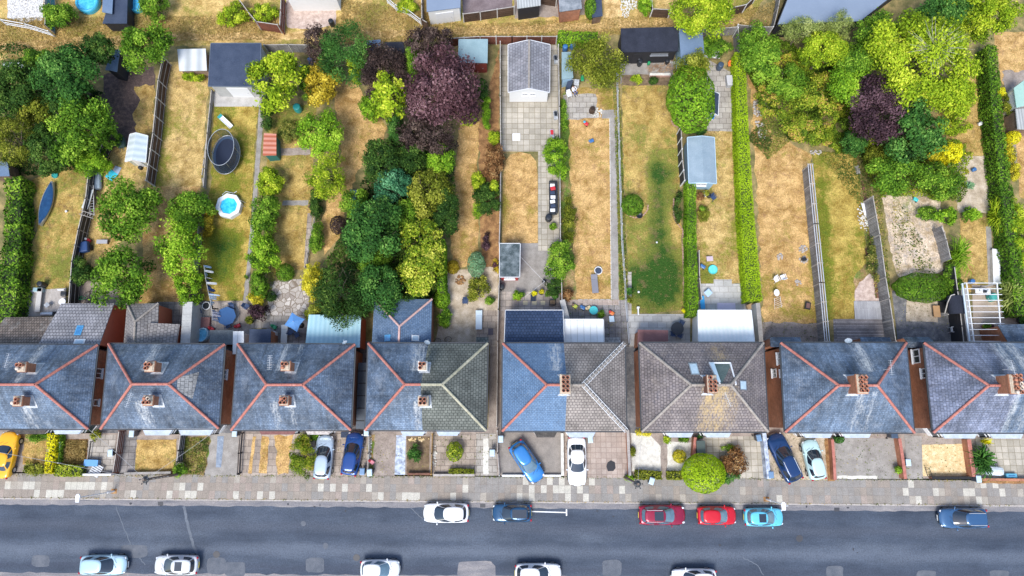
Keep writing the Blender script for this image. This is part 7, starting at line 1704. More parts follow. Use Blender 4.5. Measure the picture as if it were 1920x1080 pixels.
bA = mkbin(bin_grey, lid_pale, 'pale lidded wheelie bin by the bay of the pair with pale slates'); bB = mkbin(bin_grey, lid_dark, 'dark wheelie bin under the bay beside the golden gravel wall'); bC = mkbin(bin_grey, lid_mid, 'mid blue wheelie bin behind the dark blue hatchback')
place(bA, at(247, 813, 1), 0); place(bB, at(1677, 817, 1), R(90)); place(bC, at(679, 884, 1), 0)
for px, py, rz, src, lab in [(207, 849, 5, bA, 'pale lidded wheelie bin beside the dark red board fence'), (440, 812, 0, bA, 'pale lidded wheelie bin between two slate pairs'), (693, 886, 4, bA, 'pale lidded wheelie bin right of the dark blue hatchback'),
 (939, 823, 0, bA, 'pale lidded wheelie bin at the top of the alley fence'), (923, 849, 0, bA, 'pale lidded wheelie bin beside the white gravel strip'), (1107, 824, 5, bA, 'pale lidded wheelie bin near the white saloon'), (1222, 902, -20, bA, 'pale lidded wheelie bin tilted on the pavement by the low hedge'),
 (1703, 867, 0, bA, 'pale lidded wheelie bin left of the golden gravel'), (1423, 821, 10, bC, 'bluish wheelie bin against the pale blue wall'), (1446, 890, 0, bC, 'mid blue wheelie bin behind the navy estate'), (1835, 898, 0, bA, 'small pale bin on the low wall pier'), (687, 811, 0, bA, 'pale bin in the alley mouth above the dark blue hatchback')]:
 dup(src, at(px, py, 1), R(rz), lab)
def barrel(mat, label, cat='barrel', name='water_butt', r=.3, h=.9, lid=None):
 t = thing(name, label, cat); m = MB(); m.lathe((0, 0, 0), [(r * .85, 0), (r, h * .3), (r, h * .7), (r * .88, h)], 18); m.build('body', mat, t)
 m = MB(); m.lathe((0, 0, h), [(r * .9, 0), (r * .9, .03), (r * .6, .05), (.0001, .06)], 18); m.build('lid', lid or mat, t); return t
blue = plain('blue_plastic', (.05, .16, .38), .35); cyan = plain('cyan_plastic', (.06, .42, .62), .35); dkb = plain('black_plastic', (.02, .024, .03), .4); green = plain('green_plastic', (.02, .3, .12), .4); tealp = plain('teal_plastic', (.03, .3, .28), .4); redp = plain('red_plastic', (.55, .03, .04), .4); whp = plain('white_plastic', (.78, .79, .8), .4); turq = plain('turquoise_plastic', (.06, .5, .5), .4); orp = plain('orange_plastic', (.75, .2, .04), .4); pinkp = plain('pink_plastic', (.7, .25, .3), .45); lilac = plain('lilac_mat', (.55, .5, .6), .8)
wb = barrel(blue, 'blue water butt right of two behind the golden tree'); place(wb, at(581, 112, .9))
for px, py, m_, lab, r, h in [(565, 126, cyan, 'small cyan tub left of the blue water butt', .24, .6), (620, 39, dkb, 'dark open barrel at the pink gravel yard', .3, .9), (556, 200, tealp, 'dark teal compost bin under the lime acer tree', .42, .9), (1060, 87, blue, 'blue barrel left of two beneath the lane hedge', .3, .9), (1074, 83, blue, 'blue barrel right of two beneath the lane hedge', .3, .9),
 (1201, 114, dkb, 'grey black bin before the black workshop', .28, .9), (1217, 117, green, 'small green watering bin before the black workshop', .16, .5), (1252, 113, dkb, 'dark barrel at the workshop wall beside the stone planter', .26, .6), (1352, 121, lid_dark, 'dark blue barrel beneath the white sheets', .34, .9), (1111, 204, M_panel_dark, 'burnt black drum on the slab patio', .32, .8), (1020, 527, dkb, 'black bin below the fruiting shrub', .2, .5), (1029, 407, dkb, 'black covered barbecue beside the garden sofa', .36, .9), (1330, 366, dkb, 'small pot by the summerhouse', .22, .4),
 (940, 537, dkb, 'black plastic bin beside the outhouse', .33, .8), (1824, 527, blue, 'blue tub at the pergola end', .25, .5), (262, 314, dkb, 'black bucket below the greenhouse', .2, .35), (74, 532, dkb, 'round black barbecue at the corner of the pale decking', .3, .9)]:
 n_ = lab.split()[-1]; b = barrel(m_, lab, 'barbecue' if 'barbecue' in lab else 'pot' if 'pot' in lab else 'bin' if 'bin' in lab else 'bucket' if 'bucket' in lab or 'tub' in lab else 'barrel', 'barbecue' if 'barbecue' in lab else 'plant_pot' if 'pot' in lab else 'compost_bin' if 'compost' in lab else 'barrel', r, h); place(b, at(px, py, h))
def chair(mat, label, legm=None):
 t = thing('garden_chair', label, 'chair', (0, 0, 0), 'garden chairs'); m = MB(); m.box(-.23, .23, -.22, .22, .42, .46); m.build('seat', mat, t, bevel=.02)
 m = MB(); m.add([(-.23, .2, .5), (.23, .2, .5), (.2, .32, .9), (-.2, .32, .9), (-.23, .24, .5), (.23, .24, .5), (.2, .36, .9), (-.2, .36, .9)], [(3, 2, 1, 0), (4, 5, 6, 7), (0, 1, 5, 4), (1, 2, 6, 5), (2, 3, 7, 6), (3, 0, 4, 7)]); m.build('backrest', mat, t)
 for sx in (-1, 1):
  for sy in (-1, 1): m = MB(); m.tube((sx * .24, sy * .24, 0), (sx * .2, sy * .18, .43), .022, n=6); m.build('leg', legm or mat, t)
  m = MB(); m.beam((sx * .25, -.2, .64), (sx * .25, .24, .64), .05, .03); m.tube((sx * .25, -.2, .44), (sx * .25, -.2, .63), .018, n=5); m.build('armrest', mat, t)
 return t
ch = chair(whp, 'white plastic chair on the slabs below the folding shed doors'); place(ch, at(1067, 177, .5), R(20))
cb = chair(plain('dark_blue_mesh', (.03, .06, .14), .6), 'dark blue chair above the blue table on the decking'); place(cb, at(434, 575, .5), R(10))
for src, px, py, rz, lab in [(ch, 1456, 524, 30, 'white folding chair on the rust lawn, lower left of two'), (ch, 1468, 519, 200, 'white folding chair on the rust lawn, upper right of two'), (cb, 427, 610, 190, 'dark blue chair below the blue table on the decking'), (cb, 462, 575, 60, 'dark chair piled with things at the decking edge'), (ch, 1787, 618, 90, 'white plastic garden chair in the dark yard'),
 (cb, 410, 588, 100, 'dark blue chair at the left of the blue table'), (cb, 545, 622, 150, 'dark chair beneath the blue garden umbrella'), (cb, 556, 628, -60, 'second dark chair under the blue garden umbrella, nearer the canopy'), (cb, 1338, 370, 40, 'black folding chair below the summerhouse'), (cb, 1279, 606, 60, 'black rattan chair right of the round black table'), (cb, 1262, 625, 180, 'black rattan chair below the round black table'), (cb, 1275, 628, 160, 'black rattan chair nearest the hedge end'), (ch, 92, 622, 0, 'pale chair on the decking of the left edge house'),
 (cb, 373, 584, 20, 'black chair among pots by the grey rendered wall'), (cb, 622 + 250, 565, 0, 'black chair on the gravel below the spiky shrub')]:
 dup(src, at(px, py, .5), R(rz), lab)
def rtable(mat, r, label, h=.72, name='garden_table', sides=24, cat='table', sx=1.0):
 t = thing(name, label, cat); m = MB(); m.lathe((0, 0, h), [(r, 0), (r, .035)], sides, 0, False, sx, 1); m.build('tabletop', mat, t)
 for i in range(4): a = math.pi / 4 + i * math.pi / 2; m = MB(); m.tube((r * .75 * math.cos(a) * sx, r * .75 * math.sin(a), 0), (r * .6 * math.cos(a) * sx, r * .6 * math.sin(a), h), .022, n=6); m.build('leg', M_metal, t)
 return t
place(rtable(plain('table_blue', (.02, .09, .24), .5), .95, 'octagonal dark blue table on the decking', sides=8), at(425, 593, .7))
place(rtable(dkb, .62, 'round black table on the pale slabs by the hedge end'), at(1270, 616, .7))
place(rtable(M_lead, .3, 'small grey square table on the decking of the left edge house', .5, sides=4), at(88, 572, .5))
place(rtable(whp, .34, 'round white side table at the corner of the pale decking', .5), at(117, 566, .5))
place(rtable(turq, .42, 'round teal table on the dark wet slabs', .5), at(1113, 582, .5))
place(rtable(whp, .35, 'small oval white table on the rust lawn', .6, sx=.75), at(1456, 549, .6))
def parasol(label, px, py, r, mat, h=2.3):
 t = thing('parasol', label, 'parasol'); m = MB(); vs = [(0, 0, h + .35)]; n = 4
 for i in range(n * 2):
  a = math.pi * i / n + .3; k = r if i % 2 == 0 else r * .62; vs.append((k * math.cos(a), k * math.sin(a), h - (.06 if i % 2 == 0 else -.05)))
 m.add(vs, [(0, 1 + i, 1 + (i + 1) % (2 * n)) for i in range(2 * n)]); m.build('canopy', mat, t); m = MB(); m.tube((0, 0, 0), (0, 0, h + .4), .03); m.build('pole', M_alu, t); m = MB(); m.lathe((0, 0, 0), [(.28, 0), (.28, .06), (.05, .12)], 16); m.build('base', M_black, t)
 place(t, at(px, py, h))
parasol('blue garden umbrella with four points above the slabs', 552, 604, 1.0, plain('parasol_blue', (.10, .27, .58), .7))
# trampoline
def trampoline():
 x, y = P(424, 290, .8); t = thing('trampoline', 'oval black trampoline with a tilted safety net ring on the green lawn', 'trampoline', (x, y, 0)); a, b = 1.42, 2.1
 def ring(z, a, b, r, mat, nm, dx=0, dy=0, tilt=0):
  m = MB(); pts = [(x + dx + a * math.cos(i * math.pi / 18), y + dy + b * math.sin(i * math.pi / 18), z + tilt * math.sin(i * math.pi / 18)) for i in range(37)]; m.path(pts, r, 6); return m.build(nm, mat, t)
 ring(.8, a, b, .04, M_metal, 'frame')
 m = MB(); n = 36; pi_ = [(x + (a - .06) * math.cos(i * math.pi / 18), y + (b - .06) * math.sin(i * math.pi / 18), .79) for i in range(n)]; po = [(x + (a - .34) * math.cos(i * math.pi / 18), y + (b - .34) * math.sin(i * math.pi / 18), .78) for i in range(n)]
 m.add(pi_ + po, [(i, (i + 1) % n, n + (i + 1) % n, n + i) for i in range(n)]); m.build('spring_pad', plain('pad_blue', (.035, .065, .12), .5), t)
 m = MB(); m.poly(po); m.build('jumping_mat', plain('mat_black', (.012, .02, .045), .5), t)
 ring(2.5, a * .92, b * .92, .03, plain('net_hoop', (.34, .37, .4), .5), 'net_hoop', .15, .12)
 nm, nt, bs = newmat('safety_net'); bs.inputs['Base Color'].default_value = (.02, .03, .04, 1); bs.inputs['Alpha'].default_value = .62
 m = MB(); v0 = [(x + a * math.cos(i * math.pi / 18), y + b * math.sin(i * math.pi / 18), .82) for i in range(n)]; v1 = [(x + .15 + a * .92 * math.cos(i * math.pi / 18), y + .12 + b * .92 * math.sin(i * math.pi / 18), 2.48) for i in range(n)]
 m.add(v0 + v1, [(i, (i + 1) % n, n + (i + 1) % n, n + i) for i in range(n)]); m.build('net', nm, t)
 for i in range(0, 36, 6): m = MB(); m.tube((*v0[i][:2], 0), v1[i], .022, n=6); m.build('leg', M_metal, t)
trampoline()
def pool():
 x, y = P(429, 386, .5); t = thing('swimming_pool', 'octagonal white rimmed paddling pool with blue water on the green lawn', 'pool', (x, y, 0)); r = 1.32; n = 8
 o = lambda k, z: [(x + k * math.cos(i * math.pi / 4 + .2), y + k * math.sin(i * math.pi / 4 + .2), z) for i in range(n)]
 m = MB(); A, B_, C_, D_ = o(r, 0), o(r, .62), o(r - .42, .60), o(r - .45, .1)
 m.add(A + B_ + C_ + D_, [(k * n + i, k * n + (i + 1) % n, (k + 1) * n + (i + 1) % n, (k + 1) * n + i) for k in range(3) for i in range(n)]); m.build('wall', speckled('pool_liner', [(.3, (.6, .65, .7)), (.7, (.78, .79, .8))], 2, 4, grain=.05, bmp=.4), t)
 m = MB(); m.poly(o(r - .43, .5)); m.build('water', water('pool_water', (.02, .42, .68)), t)
 for s in (-1, 1): m = MB(); m.path([(x + 1.1, y + .25 + s * .22, 0), (x + 1.3, y + .25 + s * .22, .9), (x + 1.5, y + .25 + s * .22, 0)], .025); m.build('ladder_rail', M_alu, t)
 m = MB(); m.path([(x - .7, y + 1.15, .62), (x - .5, y + 1.6, .3), (x + .2, y + 1.5, .05), (x + .5, y + 1.7, .05)], .035); m.build('hose', whp, t)
pool()
def padpool(px, py, r, wall_, wat, label, h=.3, sx=1.0, name='paddling_pool'):
 t = thing(name, label, 'paddling pool'); m = MB(); m.lathe((0, 0, 0), [(r, 0), (r * 1.03, h * .5), (r, h), (r * .86, h), (r * .82, .08)], 28, 0, True, sx, 1); m.build('wall', wall_, t); m = MB(); m.lathe((0, 0, h * .7), [(r * .85, -.02), (r * .85, 0)], 28, 0, False, sx, 1); m.build('water', wat, t); place(t, at(px, py, h)); return t
padpool(1337, 505, .46, turq, water('pool_teal', (.1, .6, .6)), 'small round turquoise paddling pool beside the blue chair', .2)
ht = padpool(378, 628, .72, plain('pool_rim_blue', (.35, .55, .66), .4), water('tub_water', (.12, .42, .62)), 'oval pale blue inflatable tub in the yard below the maroon decking', .6, .8); ht.rotation_euler = (0, 0, R(-20))
padpool(1122, 507, .40, whp, plain('fire_grey', (.03, .045, .08), .6), 'small white rimmed trampette with dark mat on the straw lawn', .25)
padpool(162, 2, 1.2, cyan, water('pool_blue', (.05, .4, .65)), 'large round blue pool at the upper edge, left', .7); padpool(254, 4, 1.0, cyan, water('pool_blue', (.05, .4, .65)), 'round dark blue rimmed pool at the upper edge, between the bushes', .6)
padpool(386, 573, .4, whp, dkb, 'white rimmed round fire bowl by the washing', .3)
padpool(102, 328, .32, tealp, tealp, 'small teal plastic bowl on the canoe lawn', .2)
# covered canoe
def canoe():
 x, y = P(87, 381, .4); t = thing('canoe', 'canoe under a dark blue cover lying on the straw lawn', 'canoe', (x, y, 0)); m = MB(); c = MB(); n = 16; L = 4.7; rz = R(82)
 vs = []; cs = []
 for i in range(n + 1):
  s = i / n; u = (s - .5) * L; w = .62 * math.sin(math.pi * min(.985, max(.015, s))) ** .75; zz = .42 + .14 * (2 * s - 1) ** 2
  for a, z in ((-1, zz), (-.8, .15), (0, .02), (.8, .15), (1, zz)): vs.append((u, a * w, z))
  for a, z in ((-1.0, zz + .01), (-.5, zz + .09), (0, zz + .14), (.5, zz + .09), (1.0, zz + .01)): cs.append((u * .93, a * w * .9, z))
 q = [(i * 5 + j, i * 5 + j + 1, (i + 1) * 5 + j + 1, (i + 1) * 5 + j) for i in range(n) for j in range(4)]
 m.add(vs, q, 0, True); c.add(cs, [f[::-1] for f in q], 0, True)
 ca, sa = math.cos(rz), math.sin(rz)
 for b_ in (m, c): b_.v = [(x + a * ca - b * sa, y + a * sa + b * ca, z) for a, b, z in b_.v]
 m.build('hull', plain('canoe_hull', (.6, .62, .62), .4), t); c.build('cover', speckled('canoe_cover', [(.3, (.01, .045, .125)), (.7, (.022, .085, .2))], 2.5, 5, grain=.15, bmp=.4), t)
canoe()
def boxthing(name, label, cat, px, py, sx, sy, h, mat, rz=0, z0=0.0, parts=(), bev=.02):
 t = thing(name, label, cat); m = MB(); m.obox((0, 0), sx, sy, z0, h); m.build('body', mat, t, bevel=bev)
 for nm, cx, cy, w, d, a, b, mt in parts: m = MB(); m.obox((cx, cy), w, d, a, b); m.build(nm, mt, t)
 place(t, at(px, py, h), R(rz)); return t
BX = boxthing
sheet = lambda nm, lab, cat, px, py, sx, sy, z, mat, rz=0: BX(nm, lab, cat, px, py, sx, sy, z, mat, rz, max(0, z - .04), bev=.008)
# garden furniture, toys, clutter
def lounger(label, px, py, rz, mat):
 t = thing('sun_lounger', label, 'sun lounger'); m = MB(); m.box(-.32, .32, -.95, .45, .3, .38); m.build('seat', mat, t, bevel=.03); m = MB(); m.add([(-.32, .45, .3), (.32, .45, .3), (.32, .95, .42), (-.32, .95, .42), (-.32, .45, .38), (.32, .45, .38), (.32, .93, .50), (-.32, .93, .50)], [(3, 2, 1, 0), (4, 5, 6, 7), (0, 1, 5, 4), (1, 2, 6, 5), (2, 3, 7, 6), (3, 0, 4, 7)]); m.build('backrest', mat, t)
 for sx in (-1, 1):
  for y in (-.8, .5): m = MB(); m.tube((sx * .28, y, 0), (sx * .28, y, .31), .025, n=6); m.build('leg', M_metal, t)
 place(t, at(px, py, .35), R(rz))
lounger('grey padded sun lounger on the straw lawn', 1115, 532, 4, plain('lounger_grey', (.2, .2, .23), .8))
lounger('pale sun lounger beside the manhole cover in the gravel garden', 898, 600, 0, plain('lounger_pale', (.5, .6, .68), .7))
lounger('pale oval tipped lounger beside the white tank', 533, 627, 0, plain('lounger_cream', (.66, .68, .64), .7))
def sofa():
 t = thing('garden_sofa', 'long black rattan sofa with white and red cushions along the fence', 'sofa'); m = MB(); m.box(-.4, .4, -1.7, 1.7, .12, .4); m.build('base', dkb, t, bevel=.04); m = MB(); m.box(.25, .45, -1.7, 1.7, .4, .8); m.build('backrest', dkb, t, bevel=.04)
 for s in (-1, 1): m = MB(); m.box(-.4, .25, s * 1.7 - .1, s * 1.7 + .1, .3, .6); m.build('armrest', dkb, t, bevel=.03)
 for i, y in enumerate((-1.3, -.85, -.4, .1, .55, 1.0, 1.35)): m = MB(); m.obox((-.05 + .05 * (i % 2), y), .5, .36, .4, .5 + .05 * (i % 3), .1 * (i % 3)); m.build('cushion', [plain('white_cushion', (.7, .72, .74), .8), plain('navy_cushion', (.03, .05, .1), .8), redp][(0, 1, 0, 0, 1, 2, 0)[i]], t, bevel=.04)
 place(t, at(1037, 371, .5), 0)
sofa()
def slide():
 t = thing('toy_slide', 'white toy slide with teal base on the green lawn', 'slide'); m = MB(); m.add([(-.2, -.7, .1), (.2, -.7, .1), (.2, .5, .75), (-.2, .5, .75), (-.2, -.7, .14), (.2, -.7, .14), (.2, .5, .79), (-.2, .5, .79)], [(3, 2, 1, 0), (4, 5, 6, 7), (0, 1, 5, 4), (1, 2, 6, 5), (2, 3, 7, 6), (3, 0, 4, 7)])
 for s in (-1, 1): m.beam((s * .22, -.7, .18), (s * .22, .5, .84), .05, .12)
 m.build('chute', whp, t); m = MB(); m.box(-.25, .25, .5, .9, 0, .7); m.build('ladder', tealp, t); place(t, at(423, 228, .5), R(48))
slide()
def toy(label, px, py, mats, h=.3, cat='toy', name='toy'):
 t = thing(name, label, cat); m = MB(); m.obox((0, 0), .36, .5, .06, h); m.build('body', mats[0], t, bevel=.08); m = MB(); m.ball((0, .22, h + .08), .14, .14, .14); m.build('top', mats[-1], t)
 for s in (-1, 1): m = MB(); m.tube((s * .16, -.18, .08), (s * .22, -.18, .08), .08, n=10); m.build('wheel', M_tyre, t)
 place(t, at(px, py, .2), px % 3)
for lab, px, py, ms in [('red and blue ride-on toy on the dry lawn', 1099, 232, (redp, cyan)), ('blue toy car alone on the dry lawn', 1109, 264, (blue, blue)), ('blue toy on the dark wet slabs', 1093, 577, (blue, blue)), ('cream toy animal on the dark wet slabs', 1103, 577, (plain('cream', (.7, .55, .32), .7),) * 2), ('orange toy scooter near the glass panel', 1147, 587, (orp, redp)), ('yellow green toy box beside the slab wall', 1078, 574, (plain('lime_toy', (.4, .45, .05), .5), M_timber)),
 ('red and white toy on the black fence', 166, 451, (redp, whp)), ('pink and blue ride-on car beside the long clipped hedge', 1392, 489, (pinkp, blue)), ('red cushion toy beside the front path rubble', 697, 866, (pinkp, redp)), ('blue pet crate beside the turquoise pool', 1318, 500, (blue, blue)), ('orange dumped crate by the hedge top', 1368, 120, (orp, orp)), ('red planter of flowers by the hot tub', 397, 617, (redp, redp)), ('red plastic can at the decking edge', 446, 611, (redp, redp)), ('green tank beside the porch roof', 514, 613, (green, green)), ('bright green netting heap by the folded shed doors', 1092, 148, (green, green)), ('blue bag at the far lawn end', 1826, 318, (blue, blue)), ('teal dish under the thicket tree', 1717, 374, (turq, turq)), ('small teal crate beside the teal shrub', 1802, 580, (tealp, turq)), ('white sack on the straw by the hedge', 1838, 232, (whp, whp)), ('green recycling box lid open below the bay', 568, 823, (green, blue))]:
 toy(lab, px, py, ms)
sheet('play_mat', 'bright cyan mat on the sandy lawn', 'mat', 209, 329, .95, .95, .06, plain('cyan_mat', (.04, .50, .68), .5), -35)
sheet('play_mat', 'greyish blue mat with a yellow toy beside the cyan one', 'mat', 219, 319, .7, .8, .05, plain('grey_mat', (.32, .40, .52), .6), -20)
t = thing('leaning_sheet', 'white corrugated sheet leaning on the black fence', 'sheet'); m = MB(); m.add([(-.65, -.95, .3), (.65, -1.1, 1.2), (.6, 1.0, 1.25), (-.6, 1.0, .35), (-.65, -.95, .26), (.65, -1.1, 1.16), (.6, 1.0, 1.21), (-.6, 1.0, .31)], [(0, 1, 2, 3), (7, 6, 5, 4), (0, 4, 5, 1), (1, 5, 6, 2), (2, 6, 7, 3), (3, 7, 4, 0)]); m.build('sheet', corrug('white_sheet', (.66, .72, .74), (.74, .79, .8), .15), t); place(t, at(162, 372, 1.0), R(-12))
def ladder(label, px, py, L, rz, mat, z=.5):
 t = thing('ladder', label, 'ladder'); m = MB()
 for s in (-1, 1): m.beam((s * .2, -L / 2, 0), (s * .2, L / 2, 0), .04, .06)
 m.build('stiles', mat, t); m = MB(); n = int(L / .28)
 for i in range(n): m.tube((-.2, -L / 2 + .15 + i * .28, 0), (.2, -L / 2 + .15 + i * .28, 0), .016, n=5)
 m.build('rungs', mat, t); x, y = P(px, py, z); place(t, (x, y, z), R(rz))
ladder('silver ladder lying beside the leaning white sheet', 172, 376, 3.2, 8, M_alu, 1.0)
ladder('timber ladder lying across the black fence', 163, 402, 1.6, 72, M_rail, 1.72)
BX('garden_bench', 'short grey slatted bench on the sandy lawn', 'bench', 191, 453, 1.1, .42, .42, plain('bench_grey', (.36, .36, .38), .7), 0, .36, [('leg', -.45, 0, .08, .36, 0, .36, M_timber), ('leg', .45, 0, .08, .36, 0, .36, M_timber)])
BX('garden_bench', 'pale blue bench with cushion on the rust lawn', 'bench', 661, 370, .75, 1.6, .45, plain('bench_blue', (.25, .5, .62), .6), -5, .38, [('leg', -.3, -.6, .06, .06, 0, .38, whp), ('leg', .3, .6, .06, .06, 0, .38, whp), ('cushion', -.02, .5, .5, .4, .45, .55, cyan)])
BX('trailer', 'dark blue covered trailer on the black fence end', 'trailer', 155, 462, .9, 1.1, .9, plain('tarp_blue', (.02, .06, .18), .6), 10, .3, [('wheel', -.48, 0, .12, .5, .02, .5, M_tyre), ('wheel', .48, 0, .12, .5, .02, .5, M_tyre)], .12)
BX('covered_boat', 'grey covered dinghy beside the leaning sheet', 'boat', 180, 338, .75, 1.9, .6, plain('tarp_grey', (.3, .38, .45), .6), 8, .05, [('keel', 0, 0, .1, 1.8, 0, .05, M_alu)], .25)
BX('garden_bin', 'dark green wheelbarrow body by the pond heap', 'wheelbarrow', 225, 266, .9, 1.2, .6, plain('heap_green', (.03, .07, .06), .7), 15, .1, [('handle', -.2, -.75, .04, .5, .4, .46, M_metal), ('handle', .2, -.75, .04, .5, .4, .46, M_metal)], .25)
BX('green_door', 'fallen bright green door under the mid green tree', 'door', 237, 124, .8, 1.3, .25, plain('door_green', (.05, .3, .14), .5), 25, .18, [('handle', .3, 0, .05, .12, .25, .3, M_metal)])
BX('air_hockey_table', 'pale glass panel propped on the wet slabs', 'panel', 1147, 598, .5, .6, .3, plain('pale_glass_panel', (.55, .68, .76), .15), 5, .24, [('leg', 0, 0, .3, .3, 0, .24, M_metal)])
BX('dog_kennel', 'pinkish low table beside the blue pet crate', 'table', 1331, 485, .65, .5, .45, plain('dusty_pink', (.52, .42, .46), .7), 3, .38, [('leg', -.25, -.18, .06, .06, 0, .38, M_metal), ('leg', .25, .18, .06, .06, 0, .38, M_metal)])
BX('storage_bench', 'grey storage box at the end of the grey slabs', 'storage box', 1368, 151, .55, 1.1, .6, plain('box_grey', (.42, .42, .44), .6), 3, 0, [('lid', 0, 0, .6, 1.15, .6, .66, plain('box_lid', (.5, .5, .52), .6))])
BX('white_sheets', 'white sheets stacked under the shrub beside the blue grey shed', 'sheets', 1336, 101, 1.6, .9, .6, whp, -5, .5, [('support', 0, 0, 1.2, .6, 0, .5, M_timber)])
BX('stone_planter', 'round edged stone trough full of soil before the workshop', 'planter', 1262, 112, .7, .6, .5, M_conc_pale, 0, 0, [('soil', 0, 0, .55, .45, .5, .53, M_soil)], .08)
BX('rubble_heap_edge', 'long white block retaining the brown heap', 'block', 1238, 139, 2.2, .28, .35, M_gravel_white, 0, 0, [('brick_face', 0, -.16, 2.1, .05, 0, .3, M_pinkbrick)])
t = thing('log_pile', 'heap of cut brown branches before the black workshop', 'log pile'); m = MB(); rr = random.Random(3)
for i in range(110): a = rr.uniform(0, 6.3); x, y = rr.uniform(-1.3, 1.3), rr.uniform(-.45, .45); z = rr.uniform(.03, .35); m.tube((x, y, z), (x + .35 * math.cos(a), y + .35 * math.sin(a), z + rr.uniform(-.05, .12)), .03, .015, 5)
m.build('branches', speckled('cut_wood', [(.3, (.22, .12, .07)), (.7, (.5, .36, .24))], 2, 5, grain=.4), t); place(t, at(1237, 128, .2))
t = thing('rockery', 'mound of pale fallen stones beside the lane corner hedge', 'rocks'); m = MB()
for i in range(60): x, y = rr.uniform(-.4, .4), rr.uniform(-2.3, 2.3); m.ball((x, y, .06), rr.uniform(.08, .2), rr.uniform(.08, .2), rr.uniform(.06, .14), 7, 5)
m.build('stones', M_kerb, t); place(t, at(1424, 225, .1), R(8))
def stones(label, px, py, rx, ry, n, mat, sd, name='stone_heap'):
 t = thing(name, label, 'stones'); m = MB(); r_ = random.Random(sd)
 for i in range(n): a = r_.uniform(0, 6.3); k = math.sqrt(r_.random()); m.ball((rx * k * math.cos(a), ry * k * math.sin(a), .04), r_.uniform(.05, .13), r_.uniform(.05, .13), r_.uniform(.03, .09), 6, 4)
 m.build('stones', mat, t); place(t, at(px, py))
stones('round stone and ash ring on the rust lawn above the black chair', 1505, 467, .45, .38, 40, M_kerb, 1, 'stone_ring'); stones('round stone patch on the rust lawn holding the black kettle', 1506, 487, .42, .36, 34, M_kerb, 2, 'stone_ring'); stones('small stone ring on the left of the rust lawn', 1461, 481, .32, .32, 26, M_kerb, 3, 'stone_ring'); stones('faint stone patch on the lower rust lawn', 1496, 530, .3, .26, 16, M_kerb, 4, 'stone_ring')
stones('heap of dry brown twigs on the gravel garden', 863, 525, .5, .45, 60, M_brownbed, 5, 'twig_heap'); stones('scattered pale stones beside the front rail fence', 694, 842, .12, 1.4, 34, M_gravel_white, 6); stones('pale stones beside the golden fence', 815, 858, .18, 1.4, 30, M_gravel_white, 7); stones('pale rocks in the bare front bed', 785, 824, 1.1, .2, 26, M_gravel_gold, 8); stones('broken white plaster heap along the rubble strip', 1620, 405, .7, 1.7, 80, M_gravel_white, 9); stones('grey broken slabs by the corner garden trees', 190, 268, .5, .8, 40, M_kerb, 10); stones('white bagged rubble beside the path beyond the lane', 1172, 14, .5, 1.3, 70, M_gravel_white, 11); stones('white bagged rubble right of the first beyond the lane', 1184, 8, .6, .9, 60, M_gravel_white, 12); stones('pale rubble pile at the top of the green lawn', 1530, 286, .7, .25, 30, M_kerb, 13); stones('scattered cinders beside the burnt drum', 1119, 212, .7, .5, 50, M_gravel_white, 14)
BX('kettle_barbecue', 'small black kettle barbecue on its stone patch', 'barbecue', 1508, 486, .5, .36, .35, dkb, 10, .1, [('lid', 0, 0, .4, .3, .35, .42, dkb)], .12)
BX('fire_basket', 'black metal fire basket on the lower rust lawn', 'fire pit', 1515, 573, .55, .75, .4, M_black, -12, .3, [('leg', -.22, -.3, .05, .05, 0, .3, M_black), ('leg', .22, .3, .05, .05, 0, .3, M_black), ('ash', 0, 0, .35, .5, .4, .43, plain('ash_brown', (.15, .08, .07), .9))])
t = thing('clothes_airer', 'white folding clothes airer on the rust lawn', 'clothes airer'); m = MB()
for i in range(6): m.tube((-.35, -.5 + i * .18, .5 + .1 * (i % 2)), (.35, -.4 + i * .18, .5), .014, n=5)
for s in (-1, 1): m.tube((s * .35, -.55, .02), (s * .3, .5, .7), .016, n=5)
m.build('frame', whp, t); place(t, at(1459, 567, .5), R(15))
# washing on a line beside the pool lawn
t = thing('washing_line', 'line of white, blue and black washing above the decking', 'washing');
pts = [P3(a, b, 1.6) for a, b in ((382, 497), (385, 520), (390, 545), (394, 563), (397, 580), (398, 600))]; o0 = pts[0]; t.location = (o0.x, o0.y, 0); WL[t.name] = Vector((o0.x, o0.y, 0))
m = MB(); m.path(pts, .015, 5); m.build('line', whp, t)
for q_ in (pts[0], pts[-1]): m = MB(); m.tube((q_.x, q_.y, 0), q_, .03); m.build('pole', M_metal, t)
cols = [whp, plain('cloth_blue', (.35, .5, .7), .8), whp, plain('cloth_navy', (.03, .07, .2), .8), plain('cloth_pale', (.6, .72, .84), .8), plain('cloth_sky', (.5, .68, .85), .8), M_black, M_black, plain('cloth_grey', (.5, .5, .58), .8)]
rr = random.Random(12)
for i in range(26):
 f = i / 26 * (len(pts) - 1); k = int(f); a = pts[k].lerp(pts[k + 1], f - k); b = pts[k].lerp(pts[k + 1], min(1, f - k + .16)); m = MB(); sw = Vector((rr.uniform(-.1, .8), rr.uniform(-.1, .1), -.75)); dn = Vector((rr.uniform(-.15, .2), 0, 0))
 vs = []
 for u in range(5):
  for v in range(5): p_ = a.lerp(b, u / 4) + sw * (v / 4) + dn * (v / 4) + Vector((.05 * math.sin(u * 2.2 + v), 0, 0)); vs.append(p_)
 m.add(vs, [(u * 5 + v, u * 5 + v + 1, (u + 1) * 5 + v + 1, (u + 1) * 5 + v) for u in range(4) for v in range(4)], 0, True); m.build('garment', cols[min(8, int(i / 26 * 9) + (rr.random() < .3))], t)
